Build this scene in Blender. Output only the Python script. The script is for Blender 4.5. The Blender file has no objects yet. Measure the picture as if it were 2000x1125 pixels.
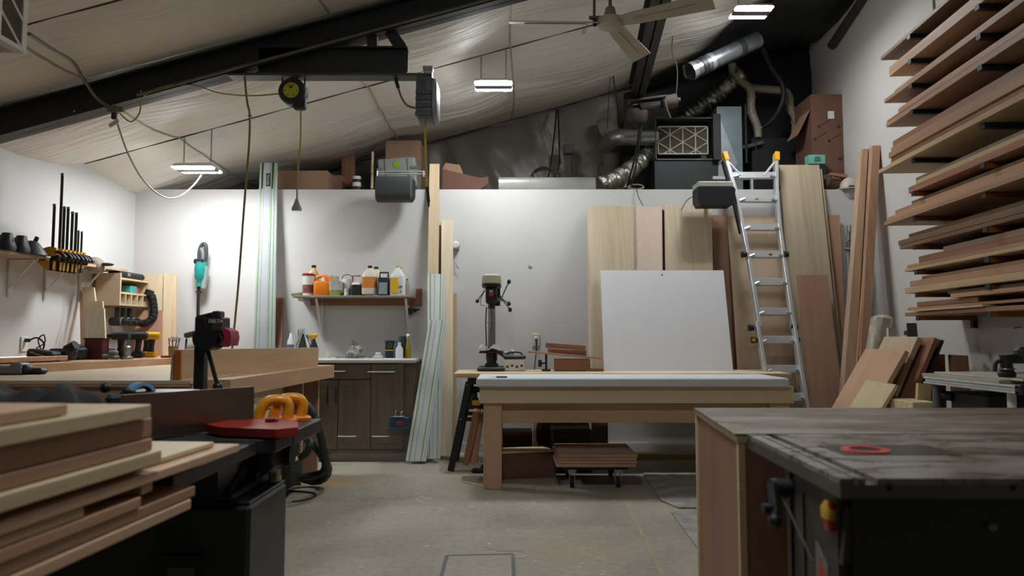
import bpy, bmesh, math, random
from mathutils import Vector, Matrix, Euler, noise

# ------------------------------------------------------------------ camera, world, exposure
scene = bpy.context.scene
COL = scene.collection
F_PX = 1400.0
TILT = math.atan(92.5 / F_PX)
EYE = Vector((0.0, 0.0, 1.15))
cam_data = bpy.data.cameras.new('camera')
cam_data.sensor_width = 36.0
cam_data.lens = 36.0 * F_PX / 2000.0
cam_data.clip_start = 0.05
cam_data.dof.use_dof = True
cam_data.dof.focus_distance = 5.6
cam_data.dof.aperture_fstop = 2.8
cam = bpy.data.objects.new('camera', cam_data)
cam.location = EYE
cam.rotation_euler = (math.pi / 2 + TILT, 0, 0)
COL.objects.link(cam)
scene.camera = cam

world = bpy.data.worlds.new('world')
scene.world = world
world.use_nodes = True
world.node_tree.nodes['Background'].inputs[0].default_value = (0.55, 0.6, 0.7, 1)
world.node_tree.nodes['Background'].inputs[1].default_value = 0.02
LAMP_STRENGTH = 275.0          # emission of every shop-light tube in the room
LAMP_COLOUR = (0.93, 0.965, 1.0)
vs = scene.view_settings
vs.view_transform = 'Standard'
vs.look = 'None'
vs.gamma = 1.0
vs.exposure = 0.0
vs.use_curve_mapping = False

rnd = random.Random(7)
PI = math.pi
V = Vector


def P(px, py, Y):
    """point of the room at depth Y that the photograph shows at pixel (px, py)"""
    xc = (px - 1000) / F_PX
    yc = (562.5 - py) / F_PX
    d = V((xc, math.cos(TILT) - math.sin(TILT) * yc, math.sin(TILT) + math.cos(TILT) * yc))
    return EYE + d * (Y / d.y)


def G(px, py, z):
    """point of the horizontal plane at height z under pixel (px, py)"""
    xc = (px - 1000) / F_PX
    yc = (562.5 - py) / F_PX
    d = V((xc, math.cos(TILT) - math.sin(TILT) * yc, math.sin(TILT) + math.cos(TILT) * yc))
    return EYE + d * ((z - EYE.z) / d.z)


def Q(px, z, Y):
    """point at height z and depth Y that lies in pixel column px"""
    d = Y * math.cos(TILT) + (z - EYE.z) * math.sin(TILT)
    return V(((px - 1000) / F_PX * d, Y, z))


# ------------------------------------------------------------------ materials
def srgb(h):
    h = h.lstrip('#')
    c = [int(h[i:i + 2], 16) / 255 for i in (0, 2, 4)]
    return tuple([(x / 12.92 if x <= 0.04045 else ((x + 0.055) / 1.055) ** 2.4) for x in c] + [1.0])


MATS = {}


def _principled(name):
    m = bpy.data.materials.new(name)
    m.use_nodes = True
    return m, m.node_tree, m.node_tree.nodes['Principled BSDF']


def M(name, col, rough=0.6, metal=0.0, var=0.1, vscale=6.0, bump=0.0, bscale=60.0, spec=0.5, trans=0.0, alpha=1.0,
      stretch=(1, 1, 1)):
    if name in MATS:
        return MATS[name]
    m, nt, b = _principled(name)
    N, L = nt.nodes, nt.links
    tc = N.new('ShaderNodeTexCoord')
    mp = N.new('ShaderNodeMapping')
    mp.inputs['Scale'].default_value = stretch
    L.new(tc.outputs['Object'], mp.inputs[0])
    nz = N.new('ShaderNodeTexNoise')
    nz.inputs['Scale'].default_value = vscale
    nz.inputs['Detail'].default_value = 5
    L.new(mp.outputs[0], nz.inputs['Vector'])
    cr = N.new('ShaderNodeValToRGB')
    c = srgb(col)
    cr.color_ramp.elements[0].position = 0.3
    cr.color_ramp.elements[1].position = 0.7
    cr.color_ramp.elements[0].color = tuple([x * (1 - var) for x in c[:3]] + [1])
    cr.color_ramp.elements[1].color = tuple([min(1, x * (1 + var)) for x in c[:3]] + [1])
    L.new(nz.outputs['Fac'], cr.inputs[0])
    L.new(cr.outputs[0], b.inputs['Base Color'])
    b.inputs['Roughness'].default_value = rough
    b.inputs['Metallic'].default_value = metal
    b.inputs['Specular IOR Level'].default_value = spec
    if trans:
        b.inputs['Transmission Weight'].default_value = trans
    if alpha < 1:
        b.inputs['Alpha'].default_value = alpha
    if bump:
        n2 = N.new('ShaderNodeTexNoise')
        n2.inputs['Scale'].default_value = bscale
        n2.inputs['Detail'].default_value = 4
        L.new(mp.outputs[0], n2.inputs['Vector'])
        bp = N.new('ShaderNodeBump')
        bp.inputs['Strength'].default_value = bump
        bp.inputs['Distance'].default_value = 0.01
        L.new(n2.outputs['Fac'], bp.inputs['Height'])
        L.new(bp.outputs[0], b.inputs['Normal'])
    MATS[name] = m
    return m


def W(name, c1, c2, axis='X', rough=0.55, fine=26.0, vary=0.12):
    """wood with its grain along the given axis of the object"""
    key = name + axis
    if key in MATS:
        return MATS[key]
    m, nt, b = _principled(key)
    N, L = nt.nodes, nt.links
    tc = N.new('ShaderNodeTexCoord')
    oi = N.new('ShaderNodeObjectInfo')
    add = N.new('ShaderNodeVectorMath')
    add.operation = 'ADD'
    mul = N.new('ShaderNodeMath')
    mul.operation = 'MULTIPLY'
    mul.inputs[1].default_value = 37.0
    L.new(oi.outputs['Random'], mul.inputs[0])
    L.new(tc.outputs['Object'], add.inputs[0])
    L.new(mul.outputs[0], add.inputs[1])
    mp = N.new('ShaderNodeMapping')
    s = {'X': (0.9, fine, fine), 'Y': (fine, 0.9, fine), 'Z': (fine, fine, 0.9)}[axis]
    mp.inputs['Scale'].default_value = s
    L.new(add.outputs[0], mp.inputs[0])
    nz = N.new('ShaderNodeTexNoise')
    nz.inputs['Scale'].default_value = 1.0
    nz.inputs['Detail'].default_value = 6
    nz.inputs['Roughness'].default_value = 0.6
    nz.inputs['Distortion'].default_value = 0.4
    L.new(mp.outputs[0], nz.inputs['Vector'])
    mp2 = N.new('ShaderNodeMapping')
    mp2.inputs['Scale'].default_value = tuple(x * 0.16 if x > 1 else x * 0.6 for x in s)
    L.new(add.outputs[0], mp2.inputs[0])
    nz2 = N.new('ShaderNodeTexNoise')
    nz2.inputs['Detail'].default_value = 2
    nz2.inputs['Scale'].default_value = 1.0
    L.new(mp2.outputs[0], nz2.inputs['Vector'])
    mx = N.new('ShaderNodeMath')
    mx.operation = 'MULTIPLY_ADD'
    mx.inputs[1].default_value = 0.55
    L.new(nz.outputs['Fac'], mx.inputs[0])
    m3 = N.new('ShaderNodeMath')
    m3.operation = 'MULTIPLY'
    m3.inputs[1].default_value = 0.45
    L.new(nz2.outputs['Fac'], m3.inputs[0])
    L.new(m3.outputs[0], mx.inputs[2])
    cr = N.new('ShaderNodeValToRGB')
    cr.color_ramp.elements[0].position = 0.34
    cr.color_ramp.elements[1].position = 0.64
    cr.color_ramp.elements[0].color = srgb(c1)
    cr.color_ramp.elements[1].color = srgb(c2)
    L.new(mx.outputs[0], cr.inputs[0])
    hs = N.new('ShaderNodeHueSaturation')
    hs.inputs['Saturation'].default_value = 0.92
    vm = N.new('ShaderNodeMapRange')
    vm.inputs['To Min'].default_value = 1 - vary
    vm.inputs['To Max'].default_value = 1 + vary
    L.new(oi.outputs['Random'], vm.inputs['Value'])
    L.new(vm.outputs[0], hs.inputs['Value'])
    L.new(cr.outputs[0], hs.inputs['Color'])
    L.new(hs.outputs[0], b.inputs['Base Color'])
    b.inputs['Roughness'].default_value = rough
    b.inputs['Specular IOR Level'].default_value = 0.35
    bp = N.new('ShaderNodeBump')
    bp.inputs['Strength'].default_value = 0.12
    bp.inputs['Distance'].default_value = 0.004
    L.new(nz.outputs['Fac'], bp.inputs['Height'])
    L.new(bp.outputs[0], b.inputs['Normal'])
    MATS[key] = m
    return m


def EMIT(name, col, strength):
    m = bpy.data.materials.new(name)
    m.use_nodes = True
    nt = m.node_tree
    nt.nodes.clear()
    e = nt.nodes.new('ShaderNodeEmission')
    e.inputs[0].default_value = (*col, 1)
    e.inputs[1].default_value = strength
    o = nt.nodes.new('ShaderNodeOutputMaterial')
    nt.links.new(e.outputs[0], o.inputs[0])
    return m


# ------------------------------------------------------------------ mesh builder
class MB:
    def __init__(self):
        self.bm = bmesh.new()

    def _xf(self, verts, mat):
        bmesh.ops.transform(self.bm, matrix=mat, verts=verts)

    def box(self, c, s, bev=0.0, rot=(0, 0, 0), seg=1, taper=None):
        r = bmesh.ops.create_cube(self.bm, size=1.0)
        vs_ = r['verts']
        if taper:                       # scale of the top relative to the bottom
            for v in vs_:
                if v.co.z > 0:
                    v.co.x *= taper[0]
                    v.co.y *= taper[1]
        bmesh.ops.scale(self.bm, vec=V(s), verts=vs_)
        if bev > 0:
            es = list({e for v in vs_ for e in v.link_edges})
            rb = bmesh.ops.bevel(self.bm, geom=es, offset=min(bev, min(s) * 0.45), segments=seg, affect='EDGES', profile=0.5)
            vs_ = list({v for f in rb['faces'] for v in f.verts} | {v for v in vs_ if v.is_valid})
        self._xf(vs_, Matrix.Translation(V(c)) @ Euler(rot).to_matrix().to_4x4())
        return self

    def b2(self, lo, hi, bev=0.0):
        lo, hi = V(lo), V(hi)
        return self.box((lo + hi) / 2, hi - lo, bev)

    def cyl(self, p0, p1, r0, r1=None, seg=16, caps=True):
        p0, p1 = V(p0), V(p1)
        r1 = r0 if r1 is None else r1
        d = p1 - p0
        r = bmesh.ops.create_cone(self.bm, cap_ends=caps, cap_tris=False, segments=seg, radius1=r0, radius2=max(r1, 1e-5), depth=d.length)
        q = d.to_track_quat('Z', 'Y').to_matrix().to_4x4()
        self._xf(r['verts'], Matrix.Translation((p0 + p1) / 2) @ q)
        return self

    def sph(self, c, r, sc=(1, 1, 1), seg=14, rings=9, rot=(0, 0, 0)):
        q = bmesh.ops.create_uvsphere(self.bm, u_segments=seg, v_segments=rings, radius=r)
        self._xf(q['verts'], Matrix.Translation(V(c)) @ Euler(rot).to_matrix().to_4x4() @ Matrix.Diagonal((*sc, 1)))
        return self

    def tube(self, pts, r, seg=8, smooth=4, closed=False):
        pts = [V(p) for p in pts]
        if smooth and len(pts) > 2:
            out = []
            n = len(pts)
            rng = range(n if closed else n - 1)
            for i in rng:
                if closed:
                    a, b, c, d = pts[i - 1], pts[i], pts[(i + 1) % n], pts[(i + 2) % n]
                else:
                    a, b, c, d = pts[max(i - 1, 0)], pts[i], pts[i + 1], pts[min(i + 2, n - 1)]
                for k in range(smooth):
                    t = k / smooth
                    out.append(0.5 * ((2 * b) + (c - a) * t + (2 * a - 5 * b + 4 * c - d) * t * t + (3 * b - a - 3 * c + d) * t ** 3))
            if not closed:
                out.append(pts[-1])
            pts = out
        n = len(pts)
        rings = []
        prev = None
        for i, p in enumerate(pts):
            if closed:
                t = pts[(i + 1) % n] - pts[i - 1]
            else:
                t = pts[min(i + 1, n - 1)] - pts[max(i - 1, 0)]
            t.normalize()
            if prev is None:
                up = V((0, 0, 1)) if abs(t.z) < 0.9 else V((1, 0, 0))
                u = t.cross(up).normalized()
            else:
                u = (prev - t * prev.dot(t)).normalized()
            prev = u
            w = t.cross(u)
            rr = r(i / max(1, n - 1)) if callable(r) else r
            rings.append([self.bm.verts.new(p + (u * math.cos(a) + w * math.sin(a)) * rr) for a in [2 * PI * k / seg for k in range(seg)]])
        for i in range(n if closed else n - 1):
            A, B = rings[i], rings[(i + 1) % n]
            for k in range(seg):
                self.bm.faces.new((A[k], A[(k + 1) % seg], B[(k + 1) % seg], B[k]))
        if not closed:
            self.bm.faces.new(rings[0][::-1])
            self.bm.faces.new(rings[-1])
        return self

    def lathe(self, prof, c=(0, 0, 0), seg=20, mat=None, caps=True):
        """prof = [(radius, z)] turned about z"""
        mat = mat or Matrix.Identity(4)
        T = Matrix.Translation(V(c)) @ mat
        rings = [[self.bm.verts.new(T @ V((max(r, 1e-4) * math.cos(2 * PI * k / seg), max(r, 1e-4) * math.sin(2 * PI * k / seg), z))) for k in range(seg)] for r, z in prof]
        for A, B in zip(rings, rings[1:]):
            for k in range(seg):
                self.bm.faces.new((A[k], A[(k + 1) % seg], B[(k + 1) % seg], B[k]))
        if caps:
            self.bm.faces.new(rings[0][::-1])
            self.bm.faces.new(rings[-1])
        return self

    def loft(self, secs, c=(0, 0, 0), seg=24, mat=None, e=4.0):
        """secs = [(z, half x, half y[, dx, dy])], rounded-rectangle sections"""
        T = Matrix.Translation(V(c)) @ (mat or Matrix.Identity(4))
        rings = []
        for s in secs:
            z, hx, hy = s[:3]
            dx, dy = (s[3], s[4]) if len(s) > 3 else (0, 0)
            ring = []
            for k in range(seg):
                a = 2 * PI * (k + 0.5) / seg
                ca, sa = math.cos(a), math.sin(a)
                ring.append(self.bm.verts.new(T @ V((dx + hx * math.copysign(abs(ca) ** (2 / e), ca), dy + hy * math.copysign(abs(sa) ** (2 / e), sa), z))))
            rings.append(ring)
        for A, B in zip(rings, rings[1:]):
            for k in range(seg):
                self.bm.faces.new((A[k], A[(k + 1) % seg], B[(k + 1) % seg], B[k]))
        self.bm.faces.new(rings[0][::-1])
        self.bm.faces.new(rings[-1])
        return self

    def prism(self, poly, h0, h1, mat=None):
        """polygon in local xy pushed from z=h0 to z=h1"""
        T = mat or Matrix.Identity(4)
        A = [self.bm.verts.new(T @ V((x, y, h0))) for x, y in poly]
        B = [self.bm.verts.new(T @ V((x, y, h1))) for x, y in poly]
        n = len(poly)
        self.bm.faces.new(A[::-1])
        self.bm.faces.new(B)
        for k in range(n):
            self.bm.faces.new((A[k], A[(k + 1) % n], B[(k + 1) % n], B[k]))
        return self

    def torus(self, c, R, r, mat=None, seg=28, s2=8):
        T = Matrix.Translation(V(c)) @ (mat or Matrix.Identity(4))
        return self.tube([T @ V((R * math.cos(2 * PI * k / seg), R * math.sin(2 * PI * k / seg), 0)) for k in range(seg)], r, s2, 0, True)

    def grid(self, nu, nv, f, thick=0.0):
        g = [[self.bm.verts.new(V(f(i / nu, j / nv))) for j in range(nv + 1)] for i in range(nu + 1)]
        for i in range(nu):
            for j in range(nv):
                self.bm.faces.new((g[i][j], g[i + 1][j], g[i + 1][j + 1], g[i][j + 1]))
        if thick:
            self.bm.normal_update()
            bmesh.ops.solidify(self.bm, geom=list(self.bm.faces), thickness=thick)
        return self

    def hexa(self, front, back):
        a = [self.bm.verts.new(V(p)) for p in front]
        b = [self.bm.verts.new(V(p)) for p in back]
        self.bm.faces.new(a)
        self.bm.faces.new(b[::-1])
        for k in range(4):
            self.bm.faces.new((a[k], b[k], b[(k + 1) % 4], a[(k + 1) % 4]))
        return self

    def mesh(self, name, mat, smooth=35):
        bmesh.ops.recalc_face_normals(self.bm, faces=self.bm.faces)
        me = bpy.data.meshes.new(name)
        self.bm.to_mesh(me)
        self.bm.free()
        if mat is not None:
            me.materials.append(mat)
        if smooth:
            me.shade_smooth()
            me.set_sharp_from_angle(angle=math.radians(smooth))
        return me


def X90(): return Matrix.Rotation(PI / 2, 4, 'X')
def Y90(): return Matrix.Rotation(PI / 2, 4, 'Y')
def Z90(): return Matrix.Rotation(PI / 2, 4, 'Z')


def obj(name, mb, mat, parent=None, loc=(0, 0, 0), rot=(0, 0, 0), smooth=35):
    o = bpy.data.objects.new(name, mb.mesh(name, mat, smooth))
    COL.objects.link(o)
    o.location = loc
    o.rotation_euler = rot
    if parent is not None:
        o.parent = parent
    return o


def tag(o, label, cat, group=None):
    o['label'] = label
    o['category'] = cat
    if group:
        o['group'] = group
    return o


def struct(name, mb, mat, label=None, smooth=35):
    o = obj(name, mb, mat, smooth=smooth)
    o['kind'] = 'structure'
    if label:
        o['label'] = label
    return o


def thing(name, label, cat, loc=(0, 0, 0), rz=0.0, group=None, rot=None):
    o = bpy.data.objects.new(name, None)
    COL.objects.link(o)
    o.empty_display_size = 0.1
    o.location = loc
    o.rotation_euler = rot if rot is not None else (0, 0, rz)
    return tag(o, label, cat, group)


def solid(name, label, cat, mb, mat, loc=(0, 0, 0), rot=(0, 0, 0), group=None, smooth=35):
    return tag(obj(name, mb, mat, None, loc, rot, smooth), label, cat, group)


def frame_from(x, z):
    x = x.normalized()
    z = (z - x * z.dot(x)).normalized()
    y = z.cross(x)
    return Matrix((x, y, z)).transposed().to_4x4()


def slab(name, label, cat, c4, thick, mat, group=None, parent=None):
    """sheet from the 4 corners of its near face (bottom-left, bottom-right, top-right, top-left); the thickness goes away from the viewer.
    Local X = width, Z = height."""
    bl, br, tr, tl = [V(p) for p in c4]
    x = (br - bl)
    z = ((tl + tr) - (bl + br))
    R = frame_from(x, z)
    o = (bl + br) / 2
    T = Matrix.Translation(o) @ R
    Ti = T.inverted()
    loc = [Ti @ p for p in (bl, br, tr, tl)]
    for q in loc:
        q.y = 0
    m = MB().hexa(loc, [q + V((0, thick, 0)) for q in loc])
    ob = obj(name, m, mat, parent)
    ob.matrix_basis = T
    if label:
        tag(ob, label, cat, group)
    return ob


def beam(name, label, cat, p0, p1, w, h, mat, up=(0, 0, 1), bev=0.002, group=None, parent=None):
    """bar from p0 to p1 (axis through its middle), w across, h along 'up'. Local X = length."""
    p0, p1 = V(p0), V(p1)
    R = frame_from(p1 - p0, V(up))
    ob = obj(name, MB().box((0, 0, 0), ((p1 - p0).length, w, h), bev), mat, parent)
    ob.matrix_basis = Matrix.Translation((p0 + p1) / 2) @ R
    if label:
        tag(ob, label, cat, group)
    return ob


def lettering(parent, body, size, mat, M4, name='lettering', extrude=0.0004, align='CENTER', parent_inv=False):
    cu = bpy.data.curves.new(name, 'FONT')
    cu.body = body
    cu.size = size
    cu.extrude = extrude
    cu.align_x = align
    cu.align_y = 'CENTER'
    cu.materials.append(mat)
    tmp = bpy.data.objects.new(name, cu)
    me = bpy.data.meshes.new_from_object(tmp)
    bpy.data.objects.remove(tmp)
    o = bpy.data.objects.new(name, me)
    COL.objects.link(o)
    o.parent = parent
    o.matrix_basis = M4
    return o


# facing the viewer (-Y): text local x -> world x, text local y -> world z
def FRONT(p): return Matrix.Translation(V(p)) @ X90()


# ------------------------------------------------------------------ palette
m_wall = M('white_paint', '#c9c8c5', 0.7, var=0.025, vscale=1.2, bump=0.06, bscale=180)
m_wallR = M('grey_white_paint', '#c9c6bf', 0.7, var=0.03, vscale=1.2, bump=0.06, bscale=180)
m_black = M('black_enamel', '#141516', 0.38, var=0.15)
m_blackmat = M('black_plastic', '#17181a', 0.55, var=0.12)
m_darksteel = M('dark_painted_steel', '#1d1f21', 0.5, var=0.25, vscale=3)
m_steel = M('bare_steel', '#8f9293', 0.35, 0.9, var=0.12)
m_alu = M('aluminium', '#d2d5d7', 0.38, 0.6, var=0.06)
m_galv = M('galvanised_sheet', '#a7abad', 0.34, 0.85, var=0.2, vscale=14)
m_white = M('white_plastic', '#d6d6d2', 0.45, var=0.03)
m_cream = M('cream_plastic', '#c9c1a8', 0.5, var=0.05)
m_grey = M('grey_plastic', '#6d7072', 0.55, var=0.08)
m_yellow = M('yellow_plastic', '#d9a018', 0.45, var=0.06)
m_orange = M('orange_plastic', '#dd7a14', 0.4, var=0.06)
m_red = M('red_plastic', '#a32418', 0.42, var=0.08)
m_teal = M('teal_plastic', '#1d8a84', 0.45, var=0.06)
m_blue = M('blue_plastic', '#274a72', 0.5, var=0.1)
m_card = M('cardboard', '#95755f', 0.85, var=0.07, vscale=4)
m_cardred = M('reddish_cardboard', '#6d4c3d', 0.85, var=0.08, vscale=4)
m_rubber = M('rubber', '#0e0f10', 0.8, var=0.1)
m_glassy = M('clear_plastic', '#d6dad6', 0.12, trans=0.85, var=0.02)
m_foil = M('foil_duct', '#a8a59a', 0.28, 0.9, var=0.15, vscale=20, bump=0.9, bscale=45)
w_pine = W('pine', '#b79a6c', '#d8c194')
w_maple = W('maple', '#bda47c', '#d6c29b')
w_mapleY = W('maple', '#bda47c', '#d6c29b', 'Y')
w_fir = W('fir', '#93684a', '#bb8d68')
w_firZ = W('fir', '#93684a', '#bb8d68', 'Z')
w_cherry = W('cherry', '#7d5038', '#a5714f')
w_cherryZ = W('cherry', '#7d5038', '#a5714f', 'Z')
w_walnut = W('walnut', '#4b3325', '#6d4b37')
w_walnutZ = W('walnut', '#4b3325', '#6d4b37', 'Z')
w_ply = W('birch_ply', '#c0a682', '#d8c3a0', fine=10, vary=0.06)
w_plyZ = W('birch_ply', '#c0a682', '#d8c3a0', 'Z', fine=10, vary=0.06)
w_plyedge = M('ply_edge', '#c9b189', 0.6, var=0.14, vscale=3, stretch=(1, 1, 90))
w_redply = W('red_ply', '#946a52', '#b58a6e', fine=9, vary=0.05)
w_redplyZ = W('red_ply', '#946a52', '#b58a6e', 'Z', fine=9, vary=0.05)
w_veneerZ = W('oak_veneer', '#a69679', '#c0b093', 'Z', fine=34, vary=0.04)
w_sheetZ = W('tan_sheet', '#ab9478', '#c0a98c', 'Z', fine=9, vary=0.05)
w_mdf = M('mdf', '#a98163', 0.75, var=0.04)
# ------------------------------------------------------------------ the setting
YW = 7.2                                   # white partition at the end of the shop
YB = 8.75                                  # insulated end wall behind the loft
ZT = P(960, 370, YW).z                     # top of the partition


def left_x(y): return -3.82 - 0.06 * (7.2 - y)
def right_x(y): return 3.52 - 0.077 * (7.2 - y)
def ceil_z(x): return 2.72 + 0.28 * (x + 3.82)


def concrete():
    m, nt, b = _principled('concrete')
    N, L = nt.nodes, nt.links
    tc = N.new('ShaderNodeTexCoord')

    def nz(scale, detail=6, rough=0.6, dist=0.0):
        n = N.new('ShaderNodeTexNoise')
        n.inputs['Scale'].default_value = scale
        n.inputs['Detail'].default_value = detail
        n.inputs['Roughness'].default_value = rough
        n.inputs['Distortion'].default_value = dist
        L.new(tc.outputs['Object'], n.inputs['Vector'])
        return n

    def ramp(src, p0, c0, p1, c1):
        r = N.new('ShaderNodeValToRGB')
        r.color_ramp.elements[0].position = p0
        r.color_ramp.elements[1].position = p1
        r.color_ramp.elements[0].color = c0
        r.color_ramp.elements[1].color = c1
        L.new(src, r.inputs[0])
        return r

    def mix(fac, a, bb, mode='MIX'):
        x = N.new('ShaderNodeMix')
        x.data_type = 'RGBA'
        x.blend_type = mode
        if isinstance(fac, float):
            x.inputs[0].default_value = fac
        else:
            L.new(fac, x.inputs[0])
        for s, i in ((a, 6), (bb, 7)):
            if isinstance(s, tuple):
                x.inputs[i].default_value = s
            else:
                L.new(s, x.inputs[i])
        return x.outputs[2]
    big = nz(0.9, 7, 0.65, 0.6)
    base = ramp(big.outputs['Fac'], 0.32, srgb('#857e70'), 0.68, srgb('#a9a190'))
    fine = nz(24, 5, 0.7)
    f2 = ramp(fine.outputs['Fac'], 0.35, (0.86, 0.86, 0.86, 1), 0.65, (1.08, 1.08, 1.08, 1))
    c = mix(1.0, base.outputs[0], f2.outputs[0], 'MULTIPLY')
    mid = nz(5.0, 5, 0.7, 1.0)
    st = ramp(mid.outputs['Fac'], 0.60, (0, 0, 0, 1), 0.74, (0.5, 0.5, 0.5, 1))
    c = mix(st.outputs[0], c, srgb('#6d6552'))
    # paint and plaster specks
    vo = N.new('ShaderNodeTexVoronoi')
    vo.inputs['Scale'].default_value = 7.0
    L.new(tc.outputs['Object'], vo.inputs['Vector'])
    sp = ramp(vo.outputs['Distance'], 0.05, (1, 1, 1, 1), 0.1, (0, 0, 0, 1))
    g = nz(1.7, 2)
    gm = ramp(g.outputs['Fac'], 0.44, (0, 0, 0, 1), 0.56, (0.9, 0.9, 0.9, 1))
    msk = N.new('ShaderNodeMath')
    msk.operation = 'MULTIPLY'
    L.new(sp.outputs[0], msk.inputs[0])
    L.new(gm.outputs[0], msk.inputs[1])
    c = mix(msk.outputs[0], c, srgb('#c9c7be'))
    # white plaster smears
    s1 = nz(9, 6, 0.75, 2.0)
    s2 = nz(0.75, 2)
    a1 = ramp(s1.outputs['Fac'], 0.56, (0, 0, 0, 1), 0.66, (1, 1, 1, 1))
    a2 = ramp(s2.outputs['Fac'], 0.47, (0, 0, 0, 1), 0.6, (0.7, 0.7, 0.7, 1))
    mm = N.new('ShaderNodeMath')
    mm.operation = 'MULTIPLY'
    L.new(a1.outputs[0], mm.inputs[0])
    L.new(a2.outputs[0], mm.inputs[1])
    c = mix(mm.outputs[0], c, srgb('#c2c0b6'))
    # sawdust lying in three places
    for (cx, cy, rx, ry, amt) in ((-1.45, 5.75, 0.42, 0.33, 0.9), (0.3, 3.9, 0.5, 0.35, 0.35), (1.9, 6.4, 1.0, 0.3, 0.5)):
        mp = N.new('ShaderNodeMapping')
        mp.vector_type = 'POINT'
        mp.inputs['Location'].default_value = (-cx / rx, -cy / ry, 0)
        mp.inputs['Scale'].default_value = (1 / rx, 1 / ry, 0)
        L.new(tc.outputs['Object'], mp.inputs[0])
        ln = N.new('ShaderNodeVectorMath')
        ln.operation = 'LENGTH'
        L.new(mp.outputs[0], ln.inputs[0])
        n3 = nz(6, 5, 0.7, 1.0)
        ad = N.new('ShaderNodeMath')
        ad.operation = 'MULTIPLY_ADD'
        ad.inputs[1].default_value = 1.6
        L.new(n3.outputs['Fac'], ad.inputs[0])
        L.new(ln.outputs['Value'], ad.inputs[2])
        rr = ramp(ad.outputs[0], 0.75, (amt, amt, amt, 1), 1.0, (0, 0, 0, 1))
        rr.color_ramp.elements[1].position = 1.0
        sc = N.new('ShaderNodeMath')
        sc.operation = 'MULTIPLY'
        sc.inputs[1].default_value = 0.5
        L.new(ad.outputs[0], sc.inputs[0])
        L.new(sc.outputs[0], rr.inputs[0])
        rr.color_ramp.elements[0].position = 0.45
        rr.color_ramp.elements[1].position = 0.85
        c = mix(rr.outputs[0], c, srgb('#a58d61'))
    L.new(c, b.inputs['Base Color'])
    rg = ramp(big.outputs['Fac'], 0.3, (0.45, 0.45, 0.45, 1), 0.7, (0.75, 0.75, 0.75, 1))
    L.new(rg.outputs[0], b.inputs['Roughness'])
    bp = N.new('ShaderNodeBump')
    bp.inputs['Strength'].default_value = 0.12
    bp.inputs['Distance'].default_value = 0.01
    L.new(fine.outputs['Fac'], bp.inputs['Height'])
    L.new(bp.outputs[0], b.inputs['Normal'])
    return m


fl = struct('floor', MB().b2((-5.2, -4.2, -0.1), (4.4, 9.2, 0.0)), concrete(), 'worn grey concrete floor with plaster smears and sawdust')
# saw-cut joint, painted patch outline and scuffs on the floor
m_joint = M('floor_joint_fill', '#a09679', 0.8, var=0.2)
m_scuff = M('floor_dark_paint', '#68686a', 0.8, var=0.3, vscale=30)
a0, a1 = G(1205, 945, 0), G(1300, 1135, 0)
beam('floor_joint', None, None, a0, a1, 0.014, 0.003, m_joint, parent=fl, bev=0)
for q0, q1 in (((872, 1085), (1002, 1082)), ((873, 1085), (858, 1140)), ((1002, 1083), (1004, 1140))):
    beam('painted_line', None, None, G(*q0, 0), G(*q1, 0), 0.02, 0.002, m_scuff, parent=fl, bev=0)
mb = MB().tube([G(x, y, 0.001) for x, y in ((945, 1068), (975, 1076), (1010, 1076), (1032, 1083), (1018, 1090), (990, 1085))], 0.003, 5)
obj('chalk_mark', mb, M('chalk', '#b9b8b2', 0.9), fl)

# partition, side walls and the wall behind the viewer
struct('wall_back', MB().b2((left_x(7.2) - 0.05, YW, 0), (right_x(7.2) + 0.05, YW + 0.12, ZT)), m_wall, 'white painted partition wall with a loft above')
lw = MB().hexa([(left_x(-4), -4, 0), (left_x(9), 9, 0), (left_x(9), 9, 2.9), (left_x(-4), -4, 2.9)],
               [(left_x(-4) - .12, -4, 0), (left_x(9) - .12, 9, 0), (left_x(9) - .12, 9, 2.9), (left_x(-4) - .12, -4, 2.9)])
struct('wall_left', lw, m_wall)
rw = MB().hexa([(right_x(-4), -4, 0), (right_x(9), 9, 0), (right_x(9), 9, 4.75), (right_x(-4), -4, 4.75)],
               [(right_x(-4) + .12, -4, 0), (right_x(9) + .12, 9, 0), (right_x(9) + .12, 9, 4.75), (right_x(-4) + .12, -4, 4.75)])
struct('wall_right', rw, m_wallR)
struct('wall_front', MB().b2((-4.7, -4.12, 0), (3.7, -4.0, 4.7)), m_wall)
struct('floor_loft', MB().b2((left_x(7.2), YW + 0.12, ZT - 0.16), (right_x(7.2), YB, ZT - 0.02)), M('loft_ply', '#6b5846', 0.8), 'plywood deck of the loft above the partition')
struct('trim_1', MB().b2((-0.95, YW - 0.012, 0), (3.3, YW, 0.09), 0.003), m_wall, 'low white skirting at the foot of the partition')
# left wall upper outlet cover, small wall scars
m_scar = M('plaster_scar', '#9c9890', 0.85)


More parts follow.
